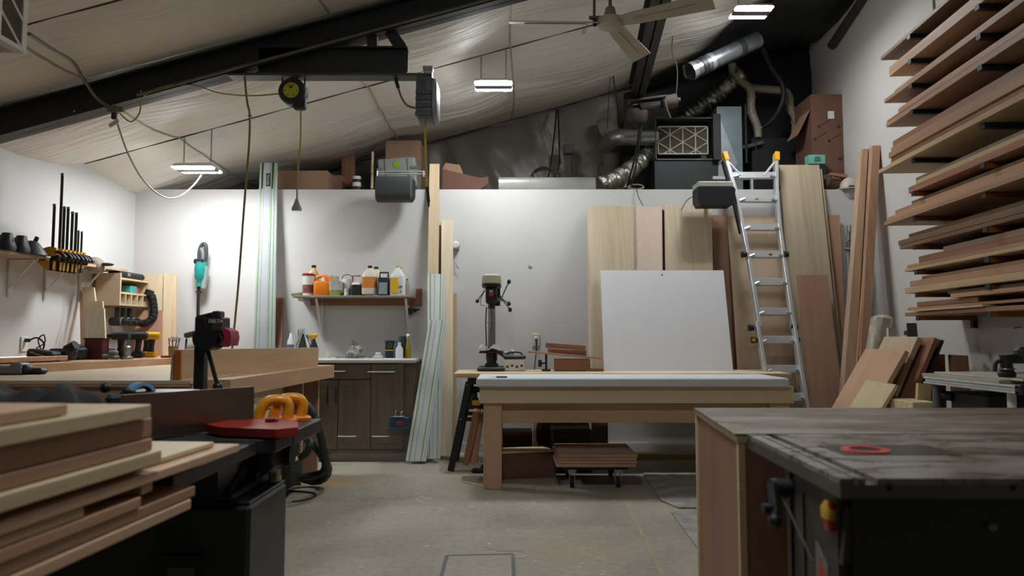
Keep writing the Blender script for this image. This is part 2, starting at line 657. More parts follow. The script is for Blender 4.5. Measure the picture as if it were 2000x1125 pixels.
def vinyl(name, col, rough=0.52):
    m, nt, b = _principled(name)
    N, L = nt.nodes, nt.links
    tc = N.new('ShaderNodeTexCoord')
    mp = N.new('ShaderNodeMapping')
    mp.inputs['Scale'].default_value = (1.0, 9.0, 1.0)
    mp.inputs['Rotation'].default_value = (0, 0, 0.35)
    L.new(tc.outputs['Object'], mp.inputs[0])
    n1 = N.new('ShaderNodeTexNoise')
    n1.inputs['Scale'].default_value = 1.6
    n1.inputs['Detail'].default_value = 6
    n1.inputs['Distortion'].default_value = 0.8
    L.new(mp.outputs[0], n1.inputs['Vector'])
    n2 = N.new('ShaderNodeTexNoise')
    n2.inputs['Scale'].default_value = 0.9
    n2.inputs['Detail'].default_value = 3
    L.new(tc.outputs['Object'], n2.inputs['Vector'])
    cr = N.new('ShaderNodeValToRGB')
    c = srgb(col)
    cr.color_ramp.elements[0].color = tuple([x * 0.84 for x in c[:3]] + [1])
    cr.color_ramp.elements[1].color = tuple([x * 1.05 for x in c[:3]] + [1])
    L.new(n2.outputs['Fac'], cr.inputs[0])
    L.new(cr.outputs[0], b.inputs['Base Color'])
    b.inputs['Roughness'].default_value = rough
    bp = N.new('ShaderNodeBump')
    bp.inputs['Strength'].default_value = 0.5
    bp.inputs['Distance'].default_value = 0.04
    L.new(n1.outputs['Fac'], bp.inputs['Height'])
    L.new(bp.outputs[0], b.inputs['Normal'])
    return m


m_vinyl = vinyl('white_vinyl_facing', '#dedad0')
SEAM_Y = (-4.1, -1.9, 0.4, 1.9, 4.12, 4.96, 6.4, 8.62, 9.2)
SEAM_X = (-3.0, -1.3, 0.0, 1.35, 2.75)


def sag(x, y):
    s = 0.0
    for a, b in zip(SEAM_Y, SEAM_Y[1:]):
        if a <= y <= b:
            t = (y - a) / (b - a)
            s = math.sin(PI * t) ** 0.8 * min(0.15, 0.085 * (b - a))
    k = s / 0.12
    xs = (-4.6,) + SEAM_X + (4.2,)
    for a, b in zip(xs, xs[1:]):
        if a <= x <= b:
            s *= 0.55 + 0.45 * math.sin(PI * (x - a) / (b - a))
    s += k * (0.022 * noise.noise(V((x * 1.3, y * 1.1, 0.3))) + 0.016 * noise.noise(V((x * 1.1 + y * 0.8, y * 4.2, 4.3))) + 0.007 * noise.noise(V((x * 1.6 + y * 1.2, y * 13.0, 1.3))))
    return max(s, 0.0)


def ceil_pt(x, y): return V((x, y, ceil_z(x) - sag(x, y)))


mb = MB().grid(150, 330, lambda u, v: ceil_pt(-4.55 + 8.3 * u, -4.05 + 13.1 * v))
ceil = struct('ceiling', mb, m_vinyl, 'sloping ceiling of billowing white vinyl insulation facing', smooth=80)
struct('roof', MB().hexa([(-4.8, -4.2, ceil_z(-4.8) + .03), (4, -4.2, ceil_z(4) + .03), (4, 9.2, ceil_z(4) + .03), (-4.8, 9.2, ceil_z(-4.8) + .03)],
                         [(-4.8, -4.2, ceil_z(-4.8) + .12), (4, -4.2, ceil_z(4) + .12), (4, 9.2, ceil_z(4) + .12), (-4.8, 9.2, ceil_z(-4.8) + .12)]), m_darksteel)
m_seam = M('insulation_seam', '#4b463d', 0.7, var=0.3, vscale=8)
for y in (4.12, 6.4, 8.62):
    obj('seam', MB().tube([ceil_pt(-3.95 + 7.3 * i / 120, y) + V((0, 0, -0.006)) for i in range(121)], lambda t: 0.004 + 0.006 * abs(math.sin(t * 37)), 5, 0), m_seam, ceil)
m_seam2 = M('insulation_tab', '#9f9888', 0.6)
for x in SEAM_X:
    obj('seam', MB().tube([ceil_pt(x + 0.02 * math.sin(i * .05), 3.6 + 5.0 * i / 200) + V((0, 0, -0.003)) for i in range(201)], 0.009, 5, 0), m_seam2, ceil)

# the end wall behind the loft: loose plastic over insulation, black sheeting round the furnace
m_poly = vinyl('loose_poly_sheet', '#7b7568', 0.35)


def poly_pt(u, v):
    x = -4.1 + 6.4 * u
    z = ZT - 0.2 + (ceil_z(x) - ZT + 0.3) * v
    d = 0.07 * noise.noise(V((x * 2.2, z * 1.2, 0))) + 0.05 * noise.noise(V((x * 5 + z * 3, z * 2.5, 7))) + 0.09 * math.sin(PI * v) * abs(noise.noise(V((x * 1.1, 0, 2))))
    return (x, YB - 0.12 - d, z)


struct('wall_loft', MB().grid(120, 30, poly_pt), m_poly, 'loose plastic sheeting over the insulated end wall of the loft', smooth=80)
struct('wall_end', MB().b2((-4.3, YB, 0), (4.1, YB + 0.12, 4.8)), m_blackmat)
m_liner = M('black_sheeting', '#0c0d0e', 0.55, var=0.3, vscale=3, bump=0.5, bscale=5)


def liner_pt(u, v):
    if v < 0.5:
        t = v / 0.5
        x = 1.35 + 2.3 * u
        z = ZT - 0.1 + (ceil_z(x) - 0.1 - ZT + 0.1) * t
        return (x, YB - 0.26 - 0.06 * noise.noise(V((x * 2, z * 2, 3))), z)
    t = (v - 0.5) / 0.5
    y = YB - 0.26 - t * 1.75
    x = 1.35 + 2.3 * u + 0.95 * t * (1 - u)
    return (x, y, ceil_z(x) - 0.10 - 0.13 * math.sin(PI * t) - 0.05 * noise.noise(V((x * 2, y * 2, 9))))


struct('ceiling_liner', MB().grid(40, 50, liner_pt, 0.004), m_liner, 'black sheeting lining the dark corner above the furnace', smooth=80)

# ------------------------------------------------------------------ steel overhead
RY = 4.98
m_conduit = M('grey_conduit', '#6b6558', 0.5, 0.3, var=0.15)


def ibeam(mb, p0, p1, h, bf, tf=0.012, tw=0.012):
    """I section running p0 -> p1 (axis = underside centre line)"""
    p0, p1 = V(p0), V(p1)
    R = frame_from(p1 - p0, V((0, 0, 1)))
    T = Matrix.Translation((p0 + p1) / 2) @ R
    ln = (p1 - p0).length
    for c, s in (((0, 0, tf / 2), (ln, bf, tf)), ((0, 0, h - tf / 2), (ln, bf, tf)), ((0, 0, h / 2), (ln, tw, h))):
        n0 = len(mb.bm.verts)
        mb.box(c, s)
        mb.bm.verts.ensure_lookup_table()
        mb._xf(list(mb.bm.verts)[n0:], T)
    return mb


rb = MB()
ra, rc = V((-3.93, RY, ceil_z(-3.93) - 0.25)), V((3.2, RY, ceil_z(3.2) - 0.25))
ibeam(rb, ra, rc, 0.2, 0.13)
raf = struct('beam_rafter', rb, m_darksteel, 'dark steel rafter climbing across the sloping ceiling')
obj('seat_bracket', MB().b2((-4.02, RY - 0.09, ra.z - 0.07), (-3.78, RY + 0.09, ra.z + 0.004)), m_darksteel, raf)
mrk = MB()
for px, py in ((145, 217), (275, 178)):
    q = P(px, py, RY - 0.008)
    mrk.cyl(q, q + V((0, 0.004, 0)), 0.006, seg=10)
obj('bolt_hole', mrk, m_white, raf)
# grey conduit clipped to the rafter's lower flange
cz = lambda x: ceil_z(x) - 0.232
obj('conduit', MB().tube([V((x, RY - 0.075, cz(x))) for x in (-2.62, -1.8, -0.9, 0.3, 1.2)], 0.011, 8, 0), m_conduit, raf)

# horizontal stub beam hung below the rafter
jz = P(620, 148, RY).z
xl, xr = P(450, 148, RY).x, P(797, 120, RY).x
jb = MB()
ibeam(jb, (xl + 0.2, RY, jz), (xr, RY, jz), P(620, 95, RY).z - jz, 0.1)
jt = thing('hanging_beam', 'short dark level steel beam welded under the sloping rafter', 'steel beam', ((xl + xr) / 2, RY, jz))
o = obj('web', jb, m_darksteel, jt); o.location = -jt.location
g = MB()
top = P(620, 95, RY).z
xg = P(728, 80, RY).x
g.b2((xg - 0.035, RY - 0.03, top - 0.01), (xg + 0.035, RY + 0.03, cz(xg) + 0.03))
xa, xb = P(792, 95, RY).x, P(752, 62, RY).x
g.prism([(xa - 0.075, top - 0.005), (xa + 0.004, top - 0.005), (xa + 0.004, top + 0.03), (xb + 0.05, top + 0.17), (xb - 0.04, top + 0.17)], -0.01, 0.01, Matrix.Translation((0, RY, 0)) @ X90())
o = obj('gusset', g, m_darksteel, jt); o.location = -jt.location
g = MB().b2((xl, RY - 0.06, jz - 0.018), (P(845, 145, RY).x, RY + 0.06, jz), 0.003)
o = obj('lower_flat_bar', g, M('bar_grey', '#4d4b47', 0.5, 0.4), jt); o.location = -jt.location

# monorail beam with hoist
my0, my1 = 3.6, 7.25
mz = P(1248, 192, 7.0).z
mx = lambda y: 1.25 - 0.094 * (7.0 - y)
mr = MB()
ibeam(mr, (mx(my0), my0, mz), (mx(my1), my1, mz), 0.24, 0.14)
mt = thing('monorail_beam', 'black overhead steel rail running into the shop towards the hoist', 'steel beam', (mx(6), 6, mz))
o = obj('rail', mr, M('rail_black', '#0f1011', 0.5), mt); o.location = -mt.location
for y in (4.3, 6.95):
    q = MB().cyl((mx(y), y, mz + 0.23), (mx(y), y, ceil_z(mx(y)) + 0.02), 0.012)
    o = obj('hanger_rod', q, m_darksteel, mt); o.location = -mt.location

# ------------------------------------------------------------------ lamps
m_tube = EMIT('led_tube', LAMP_COLOUR, LAMP_STRENGTH)
m_lamp = M('lamp_white_enamel', '#d2d2cd', 0.4, var=0.02)
m_chain = M('chain_steel', '#5f5a50', 0.4, 0.8)


def chain(mb, p0, p1, n=None, r=0.0022, link=0.022):
    p0, p1 = V(p0), V(p1)
    d = p1 - p0
    n = n or max(2, int(d.length / (link * 0.78)))
    for i in range(n):
        c = p0 + d * ((i + 0.5) / n)
        ax = (1, 0, 0) if i % 2 else (0, 1, 0)
        hl = d.length / n * 0.62
        ax = V(ax) * 0.006
        z = d.normalized() * hl
        mb.tube([c - z, c - z * .5 + ax, c + z * .5 + ax, c + z, c + z * .5 - ax, c - z * .5 - ax], r, 4, 0, True)
    return mb


def shop_light(name, label, x, y, z, w=0.36, depth=0.27, chains=True):
    t = thing(name, label, 'light', (x, y, z))
    b = MB()
    b.loft([(0.012, w / 2, depth / 2), (0.03, w / 2 * 0.98, depth / 2 * 0.95), (0.055, w / 2 * 0.9, depth / 2 * 0.55)], e=8)
    obj('housing', b, m_lamp, t)
    for s in (-1, 1):
        q = MB().box((0, s * depth * 0.33, 0.007), (w * 0.97, depth * 0.24, 0.012), 0.004)
        obj('tube', q, m_tube, t)
    obj('tube_divider', MB().box((0, 0, .005), (w * .97, depth * .36, .02), .003), M('lamp_divider_grey', '#77777a', 0.5), t)  # grey ridge added to block the tubes' side light and keep a gap
    if chains:
        for s in (-1, 1):
            cx = x + s * w * 0.33
            obj('chain', chain(MB(), (s * w * 0.33, 0, 0.055), (s * w * 0.33, 0, ceil_pt(cx, y).z - z + 0.01)), m_chain, t)
    return t


for nm, px, py, w, lab in (('a', 385, 333, 0.37, 'twin-tube hanging shop light low in front of the partition'),
                           ('b', 964, 170, 0.345, 'twin-tube shop light on two chains in the middle of the ceiling'),
                           ('c', 1467, 26, 0.345, 'twin-tube shop light high in the dark corner above the furnace')):
    q = P(px, py, 6.4)
    shop_light('shop_light', lab, q.x, 6.4, q.z, w)
for x, y, lab in ((-0.17, 2.0, 'shop light hanging over the open floor, out of the picture'),):
    shop_light('shop_light', lab, x, y, ceil_z(x) - 0.42, 0.345)
# ------------------------------------------------------------------ things hung from the ceiling steel
m_cordY = M('yellow_green_cord', '#8f8a35', 0.5, var=0.1)
m_hoseY = M('yellow_air_hose', '#b5a52c', 0.45, var=0.08)
m_hoseT = M('tan_hose', '#7d6f43', 0.5, var=0.12)
m_cable = M('black_cable', '#111213', 0.6)
m_cordT = M('beige_cord', '#9a8f74', 0.6)


def local(parent, mb, name, mat, smooth=35):
    """part modelled in room coordinates"""
    o = obj(name, mb, mat, parent, smooth=smooth)
    o.matrix_basis = (Matrix.Translation(parent.location) @ parent.rotation_euler.to_matrix().to_4x4()).inverted()
    return o


# cord reel with yellow face
c = P(573, 181, RY)
t = thing('cord_reel', 'black retractable cord reel with a lime yellow face hanging from the level beam', 'cord reel', (c.x, RY, c.z))
obj('case', MB().lathe([(0.02, -0.05), (0.085, -0.05), (0.096, -0.035), (0.096, 0.035), (0.085, 0.05), (0.02, 0.05)], mat=X90(), seg=28), m_blackmat, t)
obj('cord_outlet', MB().box((0.045, 0, -0.075), (0.09, 0.07, 0.1), 0.015).cyl((0.055, 0, -0.12), (0.055, 0, -0.09), 0.022), m_blackmat, t)
f = obj('face_disc', MB().lathe([(0.001, 0.05), (0.055, 0.05), (0.055, 0.056), (0.001, 0.057)], mat=X90(), seg=28), M('lime_yellow', '#b4b128', 0.5), t)
q = MB()
for k in range(6):
    a = k * PI / 3
    q.cyl((0.04 * math.cos(a), -0.055, 0.04 * math.sin(a)), (0.04 * math.cos(a), -0.059, 0.04 * math.sin(a)), 0.005, seg=8)
q.cyl((0, -0.055, 0.022), (0, -0.062, 0.022), 0.011, seg=10)
obj('vent_hole', q, m_blackmat, f)
obj('hanger', MB().tube([(-0.08, 0, 0.0), (-0.08, 0, 0.115), (0.08, 0, 0.115), (0.08, 0, 0.0)], 0.008, 6, 0), m_darksteel, t)
ce = P(580, 388, RY)
cs = V((c.x + 0.055, RY, c.z - 0.12))
obj('cord', MB().tube([q - t.location for q in (cs, cs.lerp(ce, 0.35) + V((0.008, 0, 0)), cs.lerp(ce, 0.7) + V((-0.004, 0, 0)), ce)], 0.0055, 6), m_cordY, t)
obj('outlet_plug', MB().loft([(-0.085, 0.034, 0.02), (-0.065, 0.034, 0.02), (-0.03, 0.018, 0.014), (0.0, 0.01, 0.01)], c=ce - t.location), M('clear_grey_plug', '#a59c8f', 0.3), t)
obj('feed_cord', MB().tube([P(x, y, RY - 0.02) - t.location for x, y in ((388, 168), (430, 182), (490, 187), (550, 183))], 0.005, 6), m_cordY, t)

# grey hose reel at the beam end
c = P(836, 200, RY)
t = thing('hose_reel', 'grey air hose reel hanging from the end of the flat bar', 'hose reel', (c.x, RY, c.z))
b = MB().box((-0.012, 0, 0), (0.115, 0.3, 0.29), 0.02, seg=2)
obj('case', b, M('reel_grey', '#55595b', 0.5, var=0.15), t)
q = MB()
for z in (-0.07, -0.02, 0.02):
    q.box((-0.012, -0.152, z), (0.112, 0.012, 0.028), 0.004)
q.box((-0.012, -0.153, -0.128), (0.116, 0.014, 0.03), 0.004).box((-0.012, -0.152, 0.06), (0.018, 0.014, 0.12), 0.003)
obj('moulded_ribs', q, M('reel_grey2', '#3e4244', 0.5), t)
obj('side_cover', MB().loft([(0.045, 0.14, 0.135), (0.062, 0.14, 0.135), (0.072, 0.12, 0.115)], mat=Y90(), e=6), M('reel_side', '#8b8d8b', 0.45), t)
top = P(828, 140, RY).z - c.z
obj('bracket', MB().b2((-0.03, -0.03, 0.14), (-0.018, 0.03, top + 0.03)).b2((0.018, -0.03, 0.14), (0.03, 0.03, top + 0.03)).cyl((-0.04, 0, 0.165), (0.04, 0, 0.165), 0.012).b2((-0.035, -0.035, top), (0.035, 0.035, top + 0.03)), m_steel, t)
e = P(834, 365, RY) - t.location
obj('hose', MB().tube([(-0.012, -0.03, -0.14), (-0.014, -0.02, -0.3), e], 0.0085, 8), m_hoseY, t)
e2 = P(837, 395, RY) - t.location
obj('hose_end', MB().cyl(e, e2, 0.012, seg=10).cyl(e2, e2 + V((0.002, 0, -0.03)), 0.007, seg=8), m_blackmat, t)
a, b_ = P(772, 152, RY) - t.location, P(778, 172, RY) - t.location
obj('feed_hose', MB().tube([b_, P(785, 192, RY) - t.location, P(797, 207, RY) - t.location, (-0.06, 0, -0.045)], 0.008, 6), m_hoseT, t)
obj('feed_collar', MB().cyl(a, b_, 0.013, seg=8), m_blackmat, t)

# long yellowish hose dropping to the work table
pts = [P(478, 152, RY), P(483, 200, RY), P(488, 226, RY), P(486, 290, RY + .05), P(477, 400, RY + .2), P(466, 550, RY + .4), P(456, 655, RY + .5), P(453, 685, RY + .52)]
t = thing('air_hose', 'thin tan air hose hanging in a long sweep to the work table', 'hose', pts[-1])
local(t, MB().tube(pts, 0.008, 7), 'hose', m_hoseT)
local(t, MB().torus(pts[2], 0.012, 0.004), 'tie', m_conduit)

# junction box, conduit and lamp cord at the low end of the rafter
c = P(222, 214, RY - 0.08)
t = thing('junction_box', 'grey conduit junction box with a tag and cords on the low end of the rafter', 'junction box', c)
obj('box', MB().box((0, 0, 0), (0.075, 0.05, 0.05), 0.01).cyl((-0.06, 0, 0.02), (0.07, 0, -0.005), 0.016), m_conduit, t)
obj('plug', MB().box((0.005, 0, -0.045), (0.032, 0.03, 0.05), 0.006), m_blackmat, t)
obj('paper_tag', MB().box((0.012, -0.012, -0.1), (0.075, 0.003, 0.028), 0, (0, -0.6, 0)), m_cream, t)
local(t, MB().tube([P(56, 66, 3.7), P(100, 95, 4.0), P(143, 122, 4.4), P(163, 155, 4.7), P(188, 190, 4.86), P(212, 208, RY - .08)], 0.011, 8), 'conduit', m_conduit)
local(t, MB().tube([P(235, 222, RY - .08), P(255, 238, RY - .1), P(272, 222, RY - .1), P(283, 185, RY - .08), P(340, 165, RY - .08), P(388, 168, RY - .03)], 0.005, 6), 'yellow_cord', m_cordY)
lp = P(393, 342, 6.35)
local(t, MB().tube([P(229, 240, RY - .08), P(250, 300, RY + .1), P(280, 352, RY + .4), P(318, 384, RY + .8), P(350, 384, RY + 1.1), P(378, 362, RY + 1.3), lp], 0.006, 6), 'lamp_cord', m_cordT)

# hanging air cleaner at the frame corner, its filter facing the room
fy = 3.4
c0 = P(51, 105, fy)
x1, z0 = c0.x, c0.z
z1 = z0 + .42
ya = 2.55
t = thing('air_cleaner', 'boxy hanging air cleaner with a white-framed pleated filter', 'air cleaner', (x1 - .3, 3.0, z0))
local(t, MB().b2((x1 - .6, ya, z0), (x1 - .02, fy - .01, z1), 0.004), 'case', M('cleaner_case', '#9b8c78', 0.6))
q = MB()
for i in range(34):
    zz = z0 + .02 + (z1 - z0 - .04) * i / 33
    q.box((x1 - .014, (ya + fy) / 2, zz), (.02, fy - ya - .03, .008), 0, (0, .5, 0))
local(t, q, 'pleated_filter', M('filter_media', '#5d5344', 0.9))
q = MB()
for lo, hi in (((ya, z0), (fy, z0 + .022)), ((ya, z1 - .022), (fy, z1)), ((fy - .03, z0 + .022), (fy, z1 - .022)), ((ya, z0 + .022), (ya + .02, z1 - .022))):
    q.b2((x1 - .05, lo[0], lo[1]), (x1, hi[0], hi[1]))
zm = (z0 + z1) / 2
for i in range(5):
    yy = fy - .015 - i * .165
    if i:
        q.tube([(x1 - .002, yy, z0), (x1 - .002, yy, z1)], .007, 4, 0)
    up = 1 if i % 2 == 0 else -1
    y2 = max(yy - .165, ya)
    for k in (-1, 0, 1):
        zc_ = zm + k * .14
        za_, zb2 = zc_ - .07 * up, zc_ + .07 * up
        q.tube([(x1 - .002, yy, min(max(za_, z0), z1)), (x1 - .002, y2, min(max(zb2, z0), z1))], .007, 4, 0)
local(t, q, 'filter_frame', M('filter_white', '#cfcbc0', 0.6))
for dy in (2.65, 3.3):
    local(t, MB().cyl((x1 - .3, dy, z1 - .01), (x1 - .3, dy, ceil_z(x1 - .3)), .006), 'hanger_rod', m_steel)

# ceiling fan
fy = 4.55
c = P(1192, 45, fy)
t = thing('ceiling_fan', 'cream three-blade industrial ceiling fan', 'fan', c)
m_fan = M('fan_cream', '#b5ab97', 0.5, var=0.05)
obj('hub', MB().lathe([(0.001, -0.035), (0.06, -0.034), (0.082, -0.02), (0.085, 0.0), (0.085, 0.022), (0.07, 0.03), (0.03, 0.032)], seg=32), m_fan, t)
obj('canopy_cup', MB().lathe([(0.042, 0.04), (0.04, 0.06), (0.03, 0.1), (0.012, 0.115)], seg=20), M('fan_cup', '#8d7f6c', 0.5), t)
obj('downrod', MB().cyl((0, 0, 0.03), (0, 0, ceil_z(c.x) - c.z), 0.011), m_conduit, t)
m_blade = M('fan_blade', '#b2a894', 0.55, var=0.06, stretch=(1, 12, 12))
for k, ang in enumerate((math.radians(62), math.radians(-28), math.radians(181))):
    bl = MB()
    prof = [(0.07, 0.045), (0.16, 0.055), (0.55, 0.068), (0.66, 0.07)]
    L_ = [(x, -w) for x, w in prof] + [(x, w) for x, w in reversed(prof)]
    bl.prism(L_, -0.003, 0.003)
    bl.box((0.36, 0, -0.006), (0.4, 0.012, 0.008), 0.003)
    o = obj('blade', bl, m_blade, t)
    o.rotation_euler = Euler((-0.32, 0, 0)).to_matrix().to_4x4().to_euler()
    o.matrix_basis = Matrix.Rotation(ang, 4, 'Z') @ Matrix.Rotation(-0.32, 4, 'X')
q = MB().box((-0.10, 0.0, 0.0), (0.028, 0.02, 0.045), 0.005)
obj('speed_switch', q, m_blackmat, t)
obj('pull_cord', MB().tube([(-0.12, 0, 0.01), (-0.15, 0, 0.005), (-0.15, 0, -0.025), (-0.17, 0, -0.035), (-0.18, 0, -0.07), (-0.165, 0, -0.06), (-0.16, 0, -0.03)], 0.0025, 5), m_cordT, t)
q = MB().cyl((-0.105, 0.0, 0.03), (-0.095, 0.0, ceil_z(c.x) - c.z), 0.009).box((-0.07, 0, 0.035), (0.14, 0.025, 0.022), 0.005)
obj('wiring_conduit', q, m_conduit, t)

# chain hoist below the monorail
hy = 7.0
c = P(1275, 212, hy)
t = thing('chain_hoist', 'rusty brown electric chain hoist hanging at the end of the overhead rail', 'hoist', c)
m_rust = M('rusty_steel', '#33241d', 0.75, 0.2, var=0.35, vscale=18)
m_dust = M('dusty_grey', '#4f4740', 0.8, var=0.2)
obj('top_plate', MB().box((-0.06, 0, 0.085), (0.37, 0.14, 0.022), 0.004, (0, -0.13, 0)).box((-0.06, 0, 0.04), (0.3, 0.1, 0.014), 0.003, (0, -0.13, 0)), m_dust, t)
obj('motor', MB().cyl((-0.11, 0, -0.005), (0.1, 0, 0.03), 0.062, seg=20).cyl((-0.1, -0.01, -0.0), (-0.13, -0.01, -0.01), 0.07, seg=20), M('motor_black', '#191919', 0.5, var=0.3), t)
obj('end_cap', MB().cyl((0.12, 0, 0.06), (0.235, 0, 0.085), 0.068, seg=20).cyl((0.235, 0, 0.085), (0.275, 0, 0.09), 0.022), m_dust, t)
obj('gear_case', MB().loft([(-0.15, 0.075, 0.06), (-0.12, 0.1, 0.07), (-0.04, 0.11, 0.075), (-0.01, 0.08, 0.06)], c=(-0.16, 0, 0)), M('rust_red', '#281412', 0.7, var=0.3), t)
obj('bracket_arm', MB().tube([(0.1, -0.06, 0.07), (0.11, -0.08, -0.02), (0.15, -0.06, -0.12)], 0.02, 6).tube([(0.14, 0.04, 0.08), (0.15, 0.02, -0.01), (0.17, 0, -0.1)], 0.014, 6), m_rust, t)
q = MB()
chain(q, (-0.02, 0, 0.1), (0.0, 0, mz - c.z + 0.005), None, 0.006, 0.06)
chain(q, (-0.10, 0, 0.1), (0.0, 0, mz - c.z - 0.06), None, 0.005, 0.05)
chain(q, (0.10, 0, 0.1), (0.0, 0, mz - c.z - 0.06), None, 0.005, 0.05)
obj('lifting_chain', q, m_darksteel, t)
q = MB().tube([(-0.13, 0, -0.14), (-0.14, 0.2, -0.4), (-0.19, 0.5, -0.7), (-0.22, 0.8, -0.86)], 0.011, 6)
q.tube([(-0.11, 0, -0.14), (-0.12, 0.1, -0.35), (-0.15, 0.4, -0.68), (-0.2, 0.7, -0.86)], 0.009, 6)
q.tube([(-0.05, 0, -0.05), (-0.09, 0, -0.12), (-0.12, 0, -0.16)], 0.008, 6)
obj('power_cable', q, m_cable, t)
obj('control_wire', MB().tube([(0.235, 0, 0.14), (0.25, 0, 0.4), (0.2, 0, 0.6), (0.22, 0, 0.8), (0.24, 0, 1.0)], 0.006, 5), m_dust, t)

# ------------------------------------------------------------------ loft: ducts and furnace
def at(px, py, y): return P(px, py, y)


y = 7.0
t = thing('round_duct', 'straight bright galvanised round duct strapped under the ceiling', 'duct', P(1405, 115, y))
a, b_ = P(1348, 140, y), P(1480, 78, y + .15)
m_dgalv = M('dull_galvanised', '#6b6e70', 0.38, 0.8, var=0.25, vscale=14)
local(t, MB().cyl(a, b_, 0.085, seg=24), 'pipe', m_dgalv)
d = (b_ - a).normalized()
q = MB()
for k in (0.02, 0.24):
    q.cyl(a + d * (k - .02), a + d * (k + .03), 0.09, seg=24)
local(t, q, 'joint_band', m_galv)
q = MB()
for k in (0.15, 0.62):
    q.cyl(a + d * (k - .03), a + d * (k + .03), 0.092, seg=24)
local(t, q, 'black_strap', m_blackmat)
local(t, MB().tube([P(1335, 128, y), P(1338, 150, y), P(1352, 152, y)], 0.012, 6), 'wire', m_darksteel)

y = 8.05
t = thing('elbow_duct', 'galvanised elbow duct leaving the filter box', 'duct', P(1230, 267, y))
a = P(1284, 268, y)
local(t, MB().tube([a, P(1240, 268, y), P(1215, 268, y), P(1196, 272, y + .1), P(1185, 285, y + .35)], 0.095, 18, 5), 'pipe', m_galv)
q = MB()
for px in (1218, 1236):
    q.cyl(P(px, 268, y), P(px + 4, 268, y), 0.1, seg=20)
local(t, q, 'joint_band', m_galv)
local(t, MB().tube([P(1172, 255, y + .45), P(1190, 255, y + .42), P(1192, 330, y + .45), P(1170, 340, y + .45)], 0.12, 14, 5), 'insulated_drop', M('wrapped_insulation', '#6f675b', 0.7, var=0.3))

y = 8.15
t = thing('flexible_duct', 'crinkled foil flexible duct climbing behind the filter box', 'duct', P(1180, 352, y))
pts = [P(1168, 366, 7.75), P(1205, 350, 7.9), P(1245, 322, 8.1), P(1280, 290, 8.3), P(1330, 240, 8.35), P(1390, 195, 8.3), P(1450, 140, 8.1)]
local(t, MB().tube(pts, lambda s: 0.1 + 0.012 * math.sin(s * 260), 14, 16), 'sleeve', m_foil)

y = 7.95
t = thing('filter_box', 'sheet metal furnace filter box with white lattice over pleats', 'filter box', P(1338, 310, y))
p0, p1 = P(1281, 312, y), P(1396, 229, y)
m_sheet = M('grey_sheet_metal', '#5a5c5a', 0.5, 0.35, var=0.12)
local(t, MB().b2((p0.x, y, p0.z), (p1.x, y + 0.35, p0.z + 0.012)).b2((p0.x, y, p1.z - 0.012), (p1.x, y + 0.35, p1.z)).b2((p1.x - 0.012, y, p0.z), (p1.x, y + 0.35, p1.z))
      .b2((p0.x, y, p0.z), (p0.x + 0.01, y + 0.35, p1.z)).b2((p0.x, y + 0.33, p0.z), (p1.x, y + 0.35, p1.z)), 'case', m_sheet)
f0, f1 = P(1284, 302, y + .06), P(1382, 247, y + .06)
q = MB()
for i in range(26):
    zz = f0.z + (f1.z - f0.z) * (i + .5) / 26
    q.box(((f0.x + f1.x) / 2, y + 0.075, zz), (f1.x - f0.x, 0.03, 0.008), 0, (0.6, 0, 0))
local(t, q, 'pleated_filter', M('filter_media2', '#6a5f50', 0.9))
q = MB()
yy = y + 0.05
for lo, hi in (((f0.x, f0.z), (f1.x, f0.z + .012)), ((f0.x, f1.z - .012), (f1.x, f1.z)), ((f0.x, f0.z), (f0.x + .012, f1.z)), ((f1.x - .012, f0.z), (f1.x, f1.z))):
    q.b2((lo[0], yy - 0.01, lo[1]), (hi[0], yy + 0.02, hi[1]))
def lat(u, v): return V((f0.x + (f1.x - f0.x) * u, yy, f1.z + (f0.z - f1.z) * v))


for u in (.25, .5, .75):
    q.tube([lat(u, 0), lat(u, 1)], .007, 4, 0)
for (u0, v0), (u1, v1) in (((0, .02), (.25, .3)), ((.25, .3), (.5, .02)), ((.5, .02), (.75, .3)), ((.75, .3), (1, .02)), ((0, .57), (.25, .3)), ((.25, .3), (.5, .57)), ((.5, .57), (.75, .3)), ((.75, .3), (1, .57)),
                           ((0, .57), (.25, .84)), ((.25, .84), (.5, .57)), ((.5, .57), (.75, .84)), ((.75, .84), (1, .57)), ((.25, .84), (.1, 1)), ((.25, .84), (.4, 1)), ((.75, .84), (.6, 1)), ((.75, .84), (.9, 1))):
    q.tube([lat(u0, v0), lat(u1, v1)], .007, 4, 0)
local(t, q, 'lattice', M('filter_white2', '#bdbcb4', 0.6))
local(t, MB().b2((p0.x - 0.01, y + .02, ZT - 0.03), (p1.x + 0.22, y + 0.5, p0.z)), 'plenum', M('dark_plenum', '#1d1f20', 0.5))

y = 8.0
t = thing('furnace_duct', 'bluish galvanised square duct beside the furnace', 'duct', P(1428, 330, y))
p0, p1 = P(1403, 375, y), P(1448, 208, y)
local(t, MB().b2((p0.x, y, ZT - .02), (p1.x, y + 0.3, p1.z)), 'trunk', M('blue_galvanised', '#7f8d92', 0.4, 0.6, var=0.12))
tri = [P(1403, 222, y - .04), P(1440, 318, y - .04), P(1425, 345, y - .04), P(1403, 345, y - .04)]
local(t, MB().hexa(tri, [v + V((0, .01, 0)) for v in tri]), 'side_plate', M('pale_galvanised', '#aab4b8', 0.35, 0.6))
local(t, MB().b2((P(1394, 300, y - .1).x, y - .1, P(1394, 312, y - .1).z), (P(1409, 300, y - .1).x, y - .02, P(1394, 222, y - .1).z)), 'black_tape_strip', m_blackmat)
q = MB()
p = P(1470, 300, y)
q.cyl((p.x - .08, y - .03, P(1470, 320, y).z), (p.x - .08, y - .03, P(1470, 205, y).z), 0.014)
